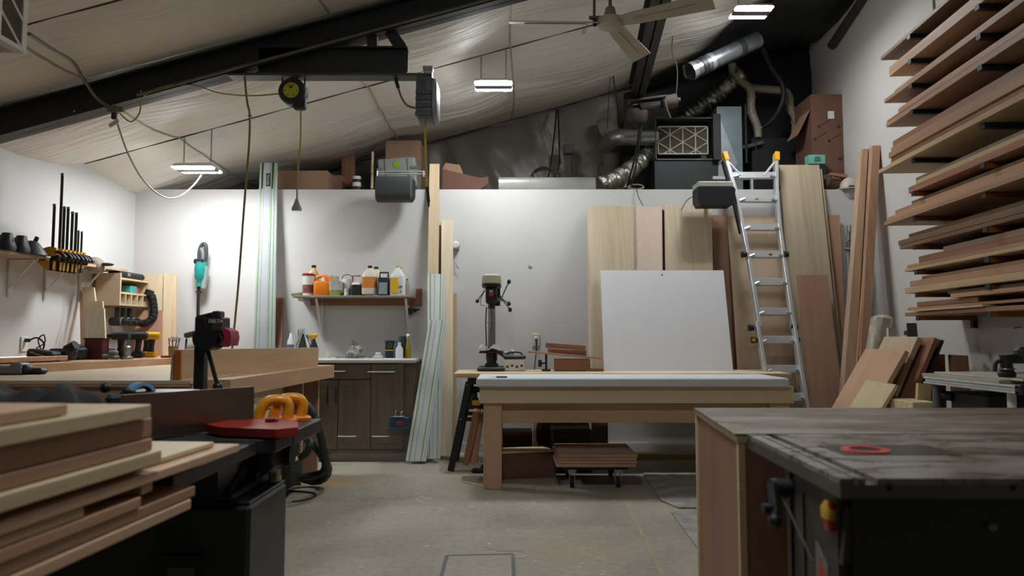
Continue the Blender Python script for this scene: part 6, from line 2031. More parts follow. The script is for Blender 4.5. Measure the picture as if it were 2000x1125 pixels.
# counter along the low wall
t = thing('wall_counter', 'wooden counter running along the low wall', 'counter', (-3.4, 5.6, .9))
za, zb = zt1 + .001, zt1 + .055
local(t, MB().hexa([(-3.5, 3.4, za), (-2.72, 7.17, za), (left_x(7.17) + .01, 7.17, za), (left_x(3.4) + .01, 3.4, za)], [(-3.5, 3.4, zb), (-2.72, 7.17, zb), (left_x(7.17) + .01, 7.17, zb), (left_x(3.4) + .01, 3.4, zb)]), 'top', w_slab)
q = MB().b2((left_x(3.5) + .02, 3.5, 0), (-3.6, 3.9, za))
local(t, q, 'support_cabinet', w_tabf)
zc2 = zb


def onk(px, y): return Q(px, zc2, y)


# ------------------------------------------------------------------ things on the counter
# corner sheets
slab('corner_sheet', 'birch sheet standing on the counter in the corner, behind the others', 'sheet', [onk(268, 6.98), onk(343, 6.98), P(345, 537, 7.16), P(283, 535, 7.16)], .012, w_plyZ)
slab('corner_sheet', 'redder lower sheet standing in front of the corner birch sheet', 'sheet', [onk(262, 6.93), onk(316, 6.93), P(317, 606, 7.04), P(266, 606, 7.04)], .012, w_redplyZ)
slab('corner_sheet', 'narrow pale strip of sheet in the corner beside the white wall', 'sheet', [onk(316, 6.95), onk(333, 6.95), P(336, 534, 7.14), P(320, 534, 7.14)], .012, w_plyZ)
# scrap boards leaning on the low wall
slab('scrap_board', 'pale scrap board leaning tallest beside the wall cabinet', 'board', [onk(172, 6.15), onk(200, 6.15), P(183, 561, 6.3), P(160, 561, 6.3)], .02, w_plyZ)
slab('scrap_board', 'brown scrap board at the back of the leaning scraps', 'board', [onk(158, 6.2), onk(178, 6.2), P(170, 568, 6.38), P(155, 568, 6.38)], .02, w_redplyZ)
slab('scrap_board', 'middle pale scrap board with a notch', 'board', [onk(176, 6.08), onk(208, 6.08), P(200, 588, 6.2), P(165, 588, 6.2)], .02, w_plyZ)
slab('scrap_board', 'foremost cream scrap board with a ragged lower edge', 'board', [onk(170, 6.0), onk(207, 6.0), P(203, 602, 6.12), P(163, 602, 6.12)], .02, W('cream_scrap', '#bdb094', '#cfc4aa', 'Z', vary=.02))
t = thing('dark_red_bin', 'dark red bin below the cream scrap board', 'bin', onk(188, 5.86))
obj('bin', MB().b2((-.075, -.05, 0), (.075, .05, P(188, 660, 5.86).z - zc2), .006), M('oxblood', '#4c1d1c', 0.55), t)
obj('rim', MB().b2((-.08, -.055, P(188, 663, 5.86).z - zc2), (.08, .055, P(188, 660, 5.86).z - zc2)), M('oxblood_d', '#361514', 0.55), t)


def drill(label, px, y, accent, gun, rz=0.0, hung=None, s=1.0):
    loc = onk(px, y) if hung is None else hung
    t = thing('cordless_drill', label, 'drill', loc, rz)
    obj('battery', MB().box((0, 0, .03 * s), (.10 * s, .07 * s, .05 * s), .01), accent, t)
    obj('handle', MB().loft([(.05 * s, .026 * s, .02 * s), (.1 * s, .02 * s, .018 * s, .004, 0), (.16 * s, .026 * s, .02 * s, .008, 0)]), m_blackmat, t)
    obj('body', MB().cyl((-.06 * s, 0, .19 * s), (.06 * s, 0, .19 * s), .034 * s, seg=16).cyl((.06 * s, 0, .19 * s), (.075 * s, 0, .19 * s), .028 * s), gun, t)
    obj('chuck', MB().cyl((-.06 * s, 0, .19 * s), (-.11 * s, 0, .19 * s), .022 * s, .014 * s, seg=14), m_blackmat, t)
    return t


m_dk = M('drill_grey', '#2a2f30', 0.5)
drill('grey cordless drill on the counter nearest the dark red bin', 234, 5.95, m_blackmat, m_dk)
drill('black cordless drill in the middle of the row on the counter', 268, 6.1, m_blackmat, m_blackmat, .2)
drill('cordless drill with a yellow battery farthest along the counter', 294, 6.2, m_yellow, m_yellow, .1)
drill('black cordless drill tucked between the two darker drills', 284, 6.35, m_blackmat, m_dk, .4)
solid('router_small', 'small silver and black router on the counter', 'router', MB().lathe([(.045, 0), (.045, .02), (.025, .03), (.03, .06), (.03, .1), (.02, .11)]), m_steel, onk(248, 5.85))
solid('trim_sander', 'low silver and green sander in front of the grey drill', 'sander', MB().box((0, 0, .025), (.12, .07, .03), .01, (0, .1, 0)).box((.02, 0, .055), (.07, .05, .04), .012), m_grey, onk(216, 5.8))
solid('blue_box', 'small pale blue box beside the cream scrap board', 'box', MB().box((0, 0, .045), (.09, .06, .09), .004), M('pale_blue', '#7d8da3', 0.6), onk(217, 6.05))
solid('red_disc', 'small red disc on the counter in front of the corner sheets', 'disc', MB().lathe([(.04, 0), (.042, .008), (.04, .018), (.01, .02)]), m_red, onk(324, 6.3))
t = thing('pencil_cup', 'tan cup of scissors and pencils at the counter end', 'cup', onk(338, 6.3))
hc = P(338, 676, 6.3).z - zc2
obj('cup', MB().lathe([(.035, 0), (.042, hc)]), m_card, t)
for i, (dx, m) in enumerate(((-.02, m_steel), (-.005, M('pink_grip', '#8f4f78', 0.5)), (.01, m_blue), (.022, m_steel))):
    obj('pencil', MB().cyl((dx, 0, .02), (dx * 2.2, .005 * i, hc + .07), .005, seg=8), m, t)
obj('scissor_loop', MB().torus((-.012, 0, hc + .06), .02, .004, X90()).torus((.026, 0, hc + .06), .018, .004, X90()), M('lavender', '#8c8fa8', 0.5), t)
# black tool rails and chargers at the near end
t = thing('track_rails', 'black and aluminium tool rails lying along the counter', 'rail', (-3.6, 4.9, zc2))
for i, (x0, x1, m) in enumerate(((-.16, -.05, m_blackmat), (-.05, .0, m_alu), (.02, .1, m_blackmat), (.12, .18, w_fir))):
    q = MB().box(((x0 + x1) / 2, 0, .02 + .006 * (i % 2)), (x1 - x0, 1.1, .035), .004)
    o = obj('rail', q, m, t)
t.rotation_euler = (0, 0, -.15)
t = thing('charger', 'black battery charger with yellow trim on the counter', 'charger', onk(85, 5.35))
obj('case', MB().box((0, 0, .045), (.2, .12, .08), .015, (0, .15, 0)), m_blackmat, t)
obj('trim', MB().box((0.01, -.06, .05), (.16, .01, .012), .002, (0, .3, 0)), M('trim_tan', '#a9824a', 0.5), t)
obj('cord', MB().tube([(-.05, .05, .08), (-.08, .05, .16), (-.04, .05, .2), (-.03, .05, .14), (-.09, .05, .1)], .005, 5), m_cable, t)
t = thing('charger', 'rounded black charger beside the wall outlet', 'charger', onk(122, 5.5))
obj('case', MB().box((0, 0, .05), (.18, .14, .09), .025).cyl((.03, 0, .08), (.1, 0, .12), .04), m_blackmat, t)
t = thing('charger', 'third black charger half in shade by the scrap boards', 'charger', onk(150, 5.75))
obj('case', MB().box((0, 0, .05), (.14, .12, .1), .02).box((0, 0, .1), (.08, .08, .05), .015), m_blackmat, t)
y = 5.75
t = thing('wall_outlet', 'white wall outlet with a curling black cord above the chargers', 'socket', (left_x(y) + .006, y, P(100, 672, y).z))
obj('plate', MB().box((0, 0, 0), (.012, .08, .12), .004), m_white, t)
obj('plug', MB().box((.025, 0, .03), (.04, .03, .03), .006), m_blackmat, t)
obj('plug_cord', MB().tube([(.04, 0, .03), (.1, 0, .05), (.16, 0, .0), (.14, 0, -.08), (.18, 0, -.13)], .007, 6), m_cable, t)
# router box on the near corner of the table
t = thing('plunge_router', 'grey metal tool with black knobs at the near end of the counter', 'power tool', Q(8, zt1, 4.62))
obj('frame', MB().box((0, 0, .03), (.3, .12, .05), .008).box((.1, .0, .045), (.08, .1, .06), .012), m_grey, t)
obj('knob', MB().sph((.15, -.02, .03), .035).box((.2, .02, .02), (.1, .08, .04), .015), m_blackmat, t)

# ------------------------------------------------------------------ shelf on the low wall
ys0, ys1 = 3.6, 6.72
zsh = P(0, 497, 5.27).z + .02
t = thing('long_shelf', 'pale plank shelf on white diagonal brackets along the low wall', 'shelf', (left_x(5.2), 5.2, zsh))
local(t, MB().hexa([(left_x(ys0) + .27, ys0, zsh - .022), (left_x(ys1) + .235, ys1, zsh - .022), (left_x(ys1) + .005, ys1, zsh - .022), (left_x(ys0) + .005, ys0, zsh - .022)],
                   [(left_x(ys0) + .27, ys0, zsh), (left_x(ys1) + .235, ys1, zsh), (left_x(ys1) + .005, ys1, zsh), (left_x(ys0) + .005, ys0, zsh)]), 'plank', W('shelf_plank', '#a58a6c', '#bfa587', 'Y'))
for y in (4.9, 5.55, 5.95, 6.38):
    x = left_x(y) + .012
    local(t, MB().tube([(x, y, zsh - .02), (x, y, zsh - .32)], .009, 4, 0).tube([(x, y, zsh - .26), (x + .2, y, zsh - .03)], .009, 4, 0).tube([(x, y, zsh - .03), (x + .22, y, zsh - .03)], .009, 4, 0), 'bracket', m_white)
for i, (px, y, lab) in enumerate(((8, 5.2, 'black orbital sander at the near end of the long shelf'), (36, 5.35, 'black and grey sander, second on the long shelf'), (62, 5.5, 'dark cone-shaped tool on the long shelf beside the clamps'))):
    t = thing('shelf_sander', lab, 'power tool', Q(px, zsh, y))
    if i < 2:
        obj('body', MB().loft([(0, .07, .06), (.03, .075, .065), (.07, .05, .05, .01, 0), (.13, .03, .03, .02, 0)], e=2.5), m_blackmat, t)
        obj('grip', MB().torus((0, 0, .06), .05, .016, X90()), m_grey if i else m_blackmat, t)
    else:
        obj('body', MB().lathe([(.11, 0), (.1, .02), (.05, .09), (.03, .11)], seg=18).box((.03, 0, .125), (.03, .02, .04), .005, (0, .4, 0)), m_blackmat, t)
t = thing('dust_mask', 'beige rounded cap on the far end of the long shelf', 'cap', Q(186, zsh, 6.3))
obj('dome', MB().sph((0, 0, .0), .075, (1, 1, 1.0), 18, 10), M('beige_felt', '#8c8072', 0.8), t)
obj('visor', MB().sph((.09, .02, .01), .05, (1.2, 1, .3), 12, 8), m_blackmat, t)
# one-handed bar clamps hung on the shelf edge
m_barb = M('clamp_bar', '#151312', 0.45, .3)
m_clY = M('clamp_yellow', '#c08c12', 0.45)
specs = [(106, 398), (118, 338), (124, 403), (131, 404), (139, 413), (146, 415), (151, 450), (157, 452)]
cn = ['nearest', 'tallest', 'third', 'fourth', 'fifth', 'sixth', 'seventh', 'farthest']
for i, (px, py) in enumerate(specs):
    y = 3.6 * 1400 / (1000 - px) * .995
    x = left_x(y) + .30
    b = V((x, y, zsh + .02))
    k = 1.0 if i < 6 else .7
    t = thing('bar_clamp', f'{cn[i]} yellow and black bar clamp of the row on the long shelf' if i != 1 else 'yellow and black bar clamp with the tallest black bar on the long shelf', 'clamp', b, group='bar clamps on the shelf edge')
    topz = P(px, py, y).z - b.z
    obj('bar', MB().box((0, 0, topz / 2 - .06), (.022 * k, .009, topz + .12), .002), m_barb, t)
    obj('bar_end', MB().box((0, -.005, topz - .012), (.024 * k, .003, .012)), m_grey, t)
    jw = .13 if i == 0 else .075 * k
    obj('jaw', MB().prism([(-jw, -.01), (.03, -.02), (.035, .05), (-.02, .06), (-jw * .55, .045)], -.013, .013, X90()), m_clY, t)
    obj('trigger_handle', MB().tube([(.02, 0, .02), (.07, -.005, .01), (.11, -.01, -.03)], .014, 7).box((.03, 0, -.03), (.06, .03, .05), .01), m_blackmat, t)
    obj('lower_jaw', MB().prism([(-jw, -.04), (.02, -.055), (.015, -.12 * k), (-.025, -.13 * k), (-jw * .5, -.1 * k)], -.012, .012, X90()), m_clY, t)
    obj('jaw_pad', MB().box((-jw * .75, 0, -.045), (jw * .7, .03, .016), .004).box((-.0, 0, -.08), (.026, .03, .1 * k), .004), m_blackmat, t)

# ------------------------------------------------------------------ wall cabinet with drill slots
cy0_, cy1_ = 6.56, 7.08
xf = left_x(6.8) + .25
xw = left_x(6.8) + .02
zb_, zt_c = P(228, 596, 6.56).z, P(228, 533, 6.56).z + .0
t = thing('wall_cabinet', 'pale wooden wall cabinet with an open shelf and drill slots', 'cabinet', ((xf + xw) / 2, 6.82, zb_))
th = .018
zm1 = P(228, 573, 6.56).z
local(t, MB().b2((xw, cy0_, zb_), (xf, cy0_ + th, zt_c)), 'side_panel', w_ply)
local(t, MB().b2((xw, cy1_ - th, zb_), (xf, cy1_, zt_c - .03)), 'side_panel', w_ply)
local(t, MB().b2((xw, cy0_, zb_), (xw + .01, cy1_, zt_c)), 'back_panel', w_redply)
zsh2 = P(228, 545, 6.56).z
for z in (zsh2, zm1, zb_ + .0):
    local(t, MB().b2((xw, cy0_ + th, z), (xf, cy1_ - th, z + .016)), 'shelf', w_maple)
for i in range(1, 5):
    y = cy0_ + (cy1_ - cy0_) * i / 5
    local(t, MB().b2((xw, y - .007, zb_ + .016), (xf, y + .007, zm1)), 'slot_divider', w_maple)
t2 = thing('level_case', 'dark tool case lying on top of the wall cabinet', 'case', ((xf + xw) / 2, 6.82, zsh2 + .016))
obj('case', MB().box((.03, 0, .035), (.14, .44, .06), .02), m_blackmat, t2)
obj('latch', MB().box((.105, -.1, .035), (.012, .05, .03), .004), m_grey, t2)
solid('teal_box', 'teal box on the open shelf of the wall cabinet', 'box', MB().box((0, 0, .035), (.1, .12, .07), .006), M('box_teal', '#3f9a9c', 0.5), (xf - .08, 6.86, zm1 + .016))
solid('orange_box', 'small orange-red box on the open cabinet shelf', 'box', MB().box((0, 0, .03), (.08, .07, .06), .005), M('box_orange', '#b3471e', 0.5), (xf - .09, 6.97, zm1 + .016))
for i in range(3):
    y = cy0_ + (cy1_ - cy0_) * (i + .75) / 5
    h = thing('hung_drill', ['black drill hanging in the nearest slot under the wall cabinet', 'black drill hanging in the middle slot under the wall cabinet', 'black drill hanging in the farthest used slot under the wall cabinet'][i], 'drill', (xf - .06, y, zb_ - .02))
    obj('handle', MB().loft([(-.11, .022, .018), (0.005, .02, .018)]), m_blackmat, h)
    obj('motor', MB().cyl((-.06, 0, -.13), (.08, 0, -.13), .038, seg=16).cyl((.08, 0, -.13), (.13, 0, -.13), .022, .014), m_blackmat, h)
    obj('collar', MB().torus((.05, 0, -.13), .036, .008, Y90()), m_grey, h)
t = thing('heat_gun_hose', 'thick black ribbed hose hooked beside the wall cabinet', 'hose', (xf + .03, 7.05, zb_))
obj('hose', MB().tube([(-.02, .02, .12), (.02, .0, .1), (.05, -.02, .0), (.06, -.05, -.1), (.0, -.09, -.16), (-.05, -.12, -.15)], lambda s: .034 + .004 * math.sin(s * 180), 12, 14), m_rubber, t)
obj('nozzle', MB().cyl((-.03, .02, .12), (-.01, .02, .17), .04), m_blackmat, t)

# stick vacuum on the partition
yv = 7.1
t = thing('stick_vacuum', 'teal and grey cordless stick vacuum hung on the partition', 'vacuum', P(388, 655, yv))
def vp(px, py, dy=0.0): return P(px, py, yv + dy) - t.location


obj('tube', MB().tube([vp(388, 560), vp(387, 600), vp(386, 652)], .015, 10, 0), m_blackmat, t)
obj('motor_body', MB().tube([vp(393, 512), vp(392, 535), vp(390, 560)], lambda s: (.055, .06, .055, .03)[min(3, int(s * 4))], 16, 4), m_teal, t)
obj('dust_cup', MB().tube([vp(402, 520), vp(401, 540), vp(397, 563)], lambda s: .028, 12, 4), M('smoky_plastic', '#8e9794', 0.2), t)
obj('handle', MB().tube([vp(389, 515), vp(390, 490), vp(396, 477), vp(402, 480), vp(402, 500), vp(398, 515)], .02, 10), M('vac_dark', '#3a3d3f', 0.5), t)
obj('handle_grip', MB().tube([vp(393, 485), vp(397, 495), vp(397, 512)], .024, 8), m_grey, t)
obj('battery', MB().box(vp(391, 511), (.1, .1, .05), .012), m_blackmat, t)
obj('floor_head', MB().box(vp(374, 653), (.12, .09, .05), .012, (0, -.25, 0)), m_blackmat, t)
obj('wall_hook', MB().box(vp(388, 570, .05), (.03, .1, .02), .004), m_steel, t)
solid('wood_chisel', 'dark chisel-like stick leaning on the partition by the pencil cup', 'tool', MB().cyl((0, 0, 0), (-.02, .06, .16), .012, .009), m_blackmat, (P(362, 690, 7.05).x, 7.05, zc2))

# ------------------------------------------------------------------ black machine with a red guard
ym = 3.3
def mp(px, py, dy=0.0): return P(px, py, ym + dy)


t = thing('mortiser', 'black benchtop machine with a tall post and red wheel guard', 'machine', Q(390, 0, ym))
local(t, MB().b2((mp(380, 760).x, ym - .02, 0), (mp(400, 760).x, ym + .03, mp(390, 645).z), .004), 'post', m_black)
local(t, MB().box((Q(390, 0, ym).x, ym, .02), (.4, .4, .04), .01), 'base', m_black)
a, b = mp(383, 630), mp(432, 614)
local(t, MB().tube([mp(386, 622), mp(428, 612)], .014, 6, 0).b2((mp(384, 660).x, ym - .025, mp(384, 660).z), (mp(402, 660).x, ym + .03, mp(384, 619).z), .004), 'top_arm', m_black)
local(t, MB().b2((mp(420, 620).x, ym - .04, mp(420, 621).z), (mp(436, 620).x, ym + .02, mp(420, 608).z), .005), 'top_knob', m_darksteel)
local(t, MB().b2((mp(407, 660).x, ym - .05, mp(407, 672).z), (mp(441, 660).x, ym + .05, mp(407, 620).z), .006), 'head', m_black)
local(t, MB().b2((mp(422, 660).x, ym - .053, mp(422, 645).z), (mp(440, 660).x, ym - .05, mp(422, 622).z)), 'badge_plate', M('badge_brown', '#3b2f2a', 0.4))
lettering(t, 'DELTA', .022, m_white, Matrix.Translation(mp(431, 628) + V((0, -.055, 0)) - t.location) @ X90(), 'brand_lettering')
local(t, MB().cyl(mp(410, 661) + V((0, -.06, 0)), mp(410, 661) + V((0, .06, 0)), .055, seg=24).b2((mp(400, 660).x, ym - .05, mp(410, 678).z), (mp(445, 660).x, ym + .05, mp(410, 655).z), .01), 'motor_housing', m_black)
ct = mp(443, 660) + V((-.012, 0, 0))
local(t, MB().prism([(.0, -.036), (.045, -.036), (.052, 0), (.046, .03), (.02, .045), (-.015, .05), (-.012, .04), (.012, .03), (.02, .0)], -.05, .05, Matrix.Translation(ct) @ X90()), 'red_guard', M('guard_red', '#8d2038', 0.4))
local(t, MB().tube([mp(405, 680), mp(424, 750)], .01, 8, 0), 'lever', m_black)
local(t, MB().sph(mp(425, 755), .022), 'lever_knob', m_black)

# ------------------------------------------------------------------ jointer
zj = .80
t = thing('jointer', 'black floor-standing jointer with a long steel fence', 'jointer', (-1.15, 2.75, 0))
local(t, MB().b2((-1.78, 2.40, 0), (-.862, 2.79, .59), .012), 'cabinet', m_black)
local(t, MB().b2((-1.77, 2.41, .59), (-.866, 2.785, .60), .004), 'cabinet_lip', m_black)
q0 = P(318, 1088, 2.39)
q1 = P(396, 1083, 2.39)
local(t, MB().b2((q0.x, 2.37, q0.z), (q1.x, 2.4, q1.z)), 'switch_bracket', m_darksteel)
q0 = P(325, 1135, 2.39)
q1 = P(378, 1110, 2.39)
local(t, MB().b2((q0.x, 2.395, q0.z), (q1.x, 2.4, q1.z)), 'data_plate', M('dull_plate', '#4a4a3e', 0.5))
b = MB()
b.hexa([(-.97, 2.40, .602), (-.97, 2.95, .602), (-.93, 3.05, .74), (-.93, 2.3, .74)], [(-1.32, 2.40, .602), (-1.32, 2.95, .602), (-1.36, 3.05, .74), (-1.36, 2.3, .74)])
b.b2((-1.34, 2.42, .60), (-.93, 2.77, .625), .004)
local(t, b, 'cast_base', m_black)
r = MB()
for y0, y1 in ((2.46, 2.58), (2.80, 2.88)):
    r.tube([(-.965, y0, .60), (-.93, y1, .73)], .012, 5, 0)
r.b2((-.968, 2.66, .59), (-.935, 2.69, .735)).b2((-.968, 2.9, .59), (-.93, 2.94, .735))
local(t, r, 'cast_rib', m_black)
m_jtop = M('jointer_table', '#4a4c4e', 0.35, .6, var=.2)
local(t, MB().b2((-1.38, 1.85, zj - .05), (-.86, 2.44, zj - .006), .004), 'infeed_table', m_jtop)
local(t, MB().b2((-1.38, 2.44, zj - .045), (-.795, 2.63, zj), .004), 'cutter_table', m_jtop)
local(t, MB().b2((-1.38, 2.64, zj - .05), (-.795, 3.02, zj + .003), .004), 'outfeed_table', m_jtop)
local(t, MB().b2((-1.0, 2.60, .66), (-.86, 2.95, zj - .05), .01).cyl((-.86, 2.75, .70), (-.83, 2.75, .70), .045), 'table_gib', m_black)
fa, fb = V((-1.255, 2.30, zj)), V((-1.0, 2.8, zj))
R_ = frame_from(fb - fa, V((0, 0, 1)))
T_ = Matrix.Translation((fa + fb) / 2) @ R_
fl_ = (fb - fa).length
z_r, z_l = P(501, 755, 2.8).z - zj, P(244, 772, 2.3).z - zj
m_fence = M('fence_steel', '#7d6c60', 0.25, .85, var=.12)
f_ = MB().hexa([(-fl_ / 2, 0, 0.004), (fl_ / 2, 0, 0.004), (fl_ / 2, 0, z_r), (-fl_ / 2, 0, z_l)], [(-fl_ / 2, .014, 0.004), (fl_ / 2, .014, 0.004), (fl_ / 2, .014, z_r), (-fl_ / 2, .014, z_l)])
for v in f_.bm.verts:
    v.co = T_ @ v.co
local(t, f_, 'fence', m_fence)
e_ = fa - (fb - fa).normalized() * .02
local(t, MB().box(e_ + V((0, .008, z_l / 2 + .01)), (.05, .03, z_l - .01), .012, (0, 0, 1.1)), 'fence_end_cap', m_blackmat)
mid = (fa + fb) / 2 + V((-.15, .08, 0))
local(t, MB().box(mid + V((0, 0, .075)), (.24, .16, .15), .01).sph(mid + V((-.12, -.15, .17)), .018), 'fence_bracket', m_black)
# blue tape on the fence bracket
tp = P(274, 773, 2.58)
t = thing('tape_roll', 'roll of light blue masking tape behind the steel fence', 'tape', tp)
obj('roll', MB().lathe([(.036, -.022), (.048, -.022), (.048, .022), (.036, .022), (.036, -.022)], mat=Matrix.Rotation(-.65, 4, 'Z') @ Y90(), seg=36, caps=False), M('tape_blue', '#6f9cc4', 0.6), t)
obj('core', MB().lathe([(.034, -.021), (.037, -.021), (.037, .021), (.034, .021), (.034, -.021)], mat=Matrix.Rotation(-.65, 4, 'Z') @ Y90(), seg=36, caps=False), M('tape_core', '#2f5c8c', .6), t)
solid('fence_knob', 'black locking knob beside the blue tape roll', 'knob', MB().sph((0, 0, 0), .014).cyl((0, 0, 0), (.03, 0, -.005), .007), m_blackmat, P(247, 764, 2.5))

# red cutter guard and yellow push blocks on the jointer
t = thing('cutter_guard', 'flat red cutter guard swung across the jointer table', 'guard', (-.95, 2.66, zj + .004))
gp = [G(x, y, zj + .03) for x, y in ((400, 831), (450, 823), (560, 821), (583, 828), (582, 838), (540, 842), (430, 838))]
local(t, MB().prism([(p.x, p.y) for p in gp], zj + .008, zj + .036), 'plate', M('guard_bright_red', '#8c2018', 0.4))
cc = G(531, 823, zj + .036)
local(t, MB().box(cc + V((0, 0, .006)), (.04, .04, .014), .004), 'boss', M('guard_red_dark', '#74190f', 0.45))


def push_block(label, px, py, y, rz):
    p = P(px, py, y)
    p.z = zj + .004 + (.034 if y < 2.72 else 0)
    t = thing('push_block', label, 'push block', p, rz)
    obj('base', MB().loft([(.0, .085, .04), (.012, .085, .042), (.018, .075, .036)], e=3), m_orange, t)
    obj('handle', MB().tube([(-.065, 0, .012), (-.05, 0, .06), (-.02, 0, .088), (.03, 0, .088), (.05, 0, .065), (.045, 0, .015)], lambda s: .021, 12), M('push_yellow', '#e0921a', 0.35), t)
    obj('web', MB().prism([(-.01, .015), (.015, .015), (.018, .08), (-.005, .082)], -.008, .008, X90()), m_orange, t)
    return t


push_block('orange-yellow push block resting by the red guard', 537, 818, 2.86, .35)
push_block('orange-yellow push block farther along the jointer table', 566, 812, 2.95, .3)

# ------------------------------------------------------------------ boards stacked in the near corner
def end_y(e): return .946 / ((1000 - e) / 1400 + .078)
def face_x(y): return -.79 - .078 * (2 - y)


w_s = [W('stack_fir', '#966d50', '#b28867'), W('stack_pale', '#b09a74', '#ccb68d'), W('stack_tan', '#a58363', '#bf9c7a'), W('stack_brown', '#875e44', '#a17558')]
stack = [  # end px, z top, z bottom, offset of the face towards the room, width, colour, label
    (389, .742, .716, .0, .30, 2, 'lowest board of the near stack, resting on the stand'),
    (399, .769, .743, -.004, .30, 0, 'long board second from the bottom of the near stack'),
    (294, .795, .770, .0, .28, 0, 'board third from the bottom of the near stack'),
    (186, .817, .796, .0, .25, 2, 'short board ending before the dark gap in the near stack'),
    (475, .841, .818, .004, .30, 2, 'longest board of the near stack with a pale end'),
    (452, .857, .842, -.035, .2, 1, 'pale board lying just above the longest one in the near stack'),
    (320, .889, .858, .012, .28, 1, 'cream board jutting out at mid height of the near stack'),
    (311, .918, .890, .0, .26, 0, 'brown board above the jutting cream one in the near stack'),
    (311, .964, .919, -.002, .26, 3, 'thick brown board near the top of the near stack'),
    (295, .997, .966, .012, .2, 1, 'cream board topping the near stack, jutting over the brown ones'),
    (323, .985, .966, -.22, .12, 2, 'narrow board peeping out behind the top cream board'),
    (155, 1.021, .998, -.01, .16, 2, 'short tan board laid on the top cream board'),
    (22, 1.04, 1.022, -.02, .14, 1, 'small pale offcut at the frame edge on top of the near stack'),
]
for e, z1, z0, off, wd, ci, lab in stack:
    yf = end_y(e)
    yn = yf - (1.9 if e > 200 else 1.5)
    d = V((.078, 1, 0))
    xe = face_x(yf) + off - wd / 2
    p1 = V((xe, yf, (z0 + z1) / 2))
    p0 = p1 - d * (yf - yn)
    beam('stacked_plank', lab, 'board', p0, p1, wd, z1 - z0 - .001, w_s[ci], bev=.0025, group='boards of the near stack')
ye = end_y(300)
beam('stack_sticker', 'short spacer block between the boards of the near stack', 'spacer', (face_x(ye) - .3, ye, .807), (face_x(ye) - .001, ye, .807), .05, .02, w_s[0])
# black stand under the stack
t = thing('folding_stand', 'black folding stand carrying the near stack of boards', 'stand', (-1.0, 1.25, 0))
for y in (1.35, .5):
    xx = face_x(y) - .16
    local(t, MB().b2((xx - .3, y - .03, .66), (xx + .12, y + .03, .714), .004), 'top_rail', m_blackmat)
    for sg in (-1, 1):
        local(t, MB().tube([(xx - .08 + sg * .06, y, .67), (xx - .08 + sg * .24, y + .12 * sg, .0)], .02, 6, 0), 'leg', m_blackmat)
# black jacket thrown on the far boards
t = thing('jacket', 'black jacket thrown over the boards of the near stack', 'jacket', (-1.35, 1.72, .965))
def jac(u, v):
    ridge = .035 + .05 * math.exp(-((u - .62) / .1) ** 2) + .045 * math.exp(-((u - .93) / .05) ** 2) + .02 * math.sin(u * 17) ** 2
    return (-1.72 + .68 * u + .02 * math.sin(7 * v), 1.60 + .24 * v + .04 * u, .961 + (ridge + .02 * noise.noise(V((u * 6, v * 3, 1)))) * (max(0, math.sin(PI * v)) ** .6) * (1 if u < .97 else (1 - u) / .03))


q = MB().grid(56, 18, jac, .006)
local(t, q, 'cloth', M('jacket_cloth', '#0c0e12', 0.85, var=.2, vscale=20), smooth=80)
solid('rear_board', 'board under the black jacket at the back of the near stack', 'board', MB().b2((-1.9, .4, .93), (-1.09, 1.86, .96), .003), w_s[2])
solid('rear_support', 'thick timber behind the near stack, carrying the jacket board', 'board', MB().b2((-1.9, .4, .716), (-1.12, 1.6, .929), .003), w_s[0])

# ------------------------------------------------------------------ dust extractor and hoses by the table
t = thing('dust_extractor', 'black and white dust extractor half under the work table', 'dust extractor', (-1.72, 5.3, 0))
obj('tank', MB().box((0, 0, .16), (.3, .34, .22), .03), m_blackmat, t)
obj('head', MB().box((.02, -.02, .32), (.26, .3, .1), .03), m_grey, t)
obj('white_band', MB().box((.05, -.02, .26), (.24, .36, .035), .01), m_cream, t)
obj('wheel', MB().cyl((-.02, -.19, .07), (-.02, -.15, .07), .07, seg=18), m_rubber, t)
obj('caster', MB().cyl((.1, -.14, .03), (.1, -.1, .03), .03, seg=12), m_rubber, t)
obj('port', MB().cyl((.1, -.1, .33), (.14, -.13, .4), .035).box((.06, -.1, .36), (.06, .05, .1), .01), m_blackmat, t)
t = thing('router_cup', 'clear dust cup with a black ring standing on the jointer cabinet', 'dust cup', (-.895, 2.74, .602))
obj('cup', MB().lathe([(.02, 0), (.02, .05)], seg=20), M('cup_pale', '#a7a99f', 0.25), t)
obj('ring', MB().torus((0, 0, .055), .024, .007), m_blackmat, t)
obj('label', MB().box((.006, -.0195, .022), (.016, .003, .024), .001), M('label_green', '#6d8a3a', 0.6), t)
m_hoseG = M('dark_green_hose', '#20291f', 0.5, var=.15)
t = thing('vacuum_hose', 'dark green vacuum hose looping from the table bay to the floor', 'hose', G(620, 940, 0))
hp = [Q(548, .66, 5.3), P(575, 772, 5.2), P(597, 790, 5.1), P(614, 815, 5.1), P(626, 850, 5.1), P(634, 890, 5.15), P(641, 918, 5.35), P(632, 935, 5.5), P(610, 940, 5.55), P(580, 930, 5.5)]
hp[-2].z = max(hp[-2].z, .03)
local(t, MB().tube(hp, lambda s: .029 + .0015 * math.sin(s * 900), 12, 14), 'hose', m_hoseG)
local(t, MB().torus(P(636, 885, 5.15), .03, .008), 'cuff', m_blackmat)
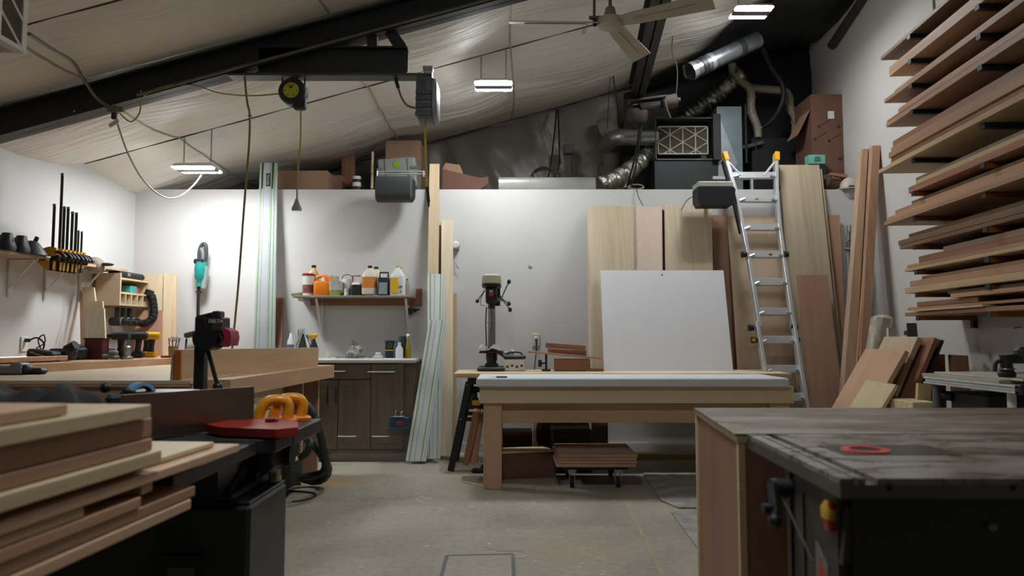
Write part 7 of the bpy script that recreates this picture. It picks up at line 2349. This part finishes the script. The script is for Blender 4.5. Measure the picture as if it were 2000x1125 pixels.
t = thing('vacuum_hose', 'second dark green hose curling in front of the dust extractor', 'hose', G(600, 930, 0))
hp = [P(600, 858, 5.0), P(606, 868, 4.95), P(598, 885, 4.95), P(588, 892, 5.0)]
local(t, MB().tube(hp, .027, 12, 6), 'hose', m_hoseG)
hp = [P(611, 868, 5.15), P(625, 885, 5.2), P(635, 905, 5.3), P(630, 922, 5.35), P(610, 928, 5.4), P(585, 932, 5.4)]
local(t, MB().tube(hp, .026, 12, 6), 'hose_end', m_hoseG)
t = thing('floor_cable', 'thin black cable curling on the concrete behind the jointer', 'cable', G(600, 965, 0))
local(t, MB().tube([G(560, 958, .006), G(590, 960, .006), G(612, 963, .006), G(616, 968, .006), G(600, 975, .006), G(570, 980, .006)], .005, 6), 'cable', m_cable)

# ------------------------------------------------------------------ pieces that are separate in the photo become parts of their own
def split_islands(names):
    for o in [o for o in COL.objects if o.type == 'MESH' and o.name.split('.')[0] in names]:
        bm = bmesh.new()
        bm.from_mesh(o.data)
        left = set(bm.verts)
        isl = []
        while left:
            st_ = [left.pop()]
            comp = set(st_)
            while st_:
                v = st_.pop()
                for e in v.link_edges:
                    w_ = e.other_vert(v)
                    if w_ in left:
                        left.discard(w_)
                        comp.add(w_)
                        st_.append(w_)
            isl.append({v.index for v in comp})
        bm.free()
        if len(isl) < 2:
            continue
        for k, idx in enumerate(isl):
            b2 = bmesh.new()
            b2.from_mesh(o.data)
            b2.verts.ensure_lookup_table()
            bmesh.ops.delete(b2, geom=[v for v in b2.verts if v.index not in idx], context='VERTS')
            me = bpy.data.meshes.new(o.name.split('.')[0])
            b2.to_mesh(me)
            b2.free()
            for m_ in o.data.materials:
                me.materials.append(m_)
            n_ = bpy.data.objects.new(o.name.split('.')[0], me)
            COL.objects.link(n_)
            n_.parent = o.parent
            n_.matrix_basis = o.matrix_basis.copy()
        bpy.data.objects.remove(o)


split_islands({'black_strap', 'vent_hole', 'trigger', 'pipe_coupling', 'joint_band', 'bolt', 'cast_rib', 'bolt_hole', 'band', 'latch', 'catches', 'green_mark', 'printed_lines'})
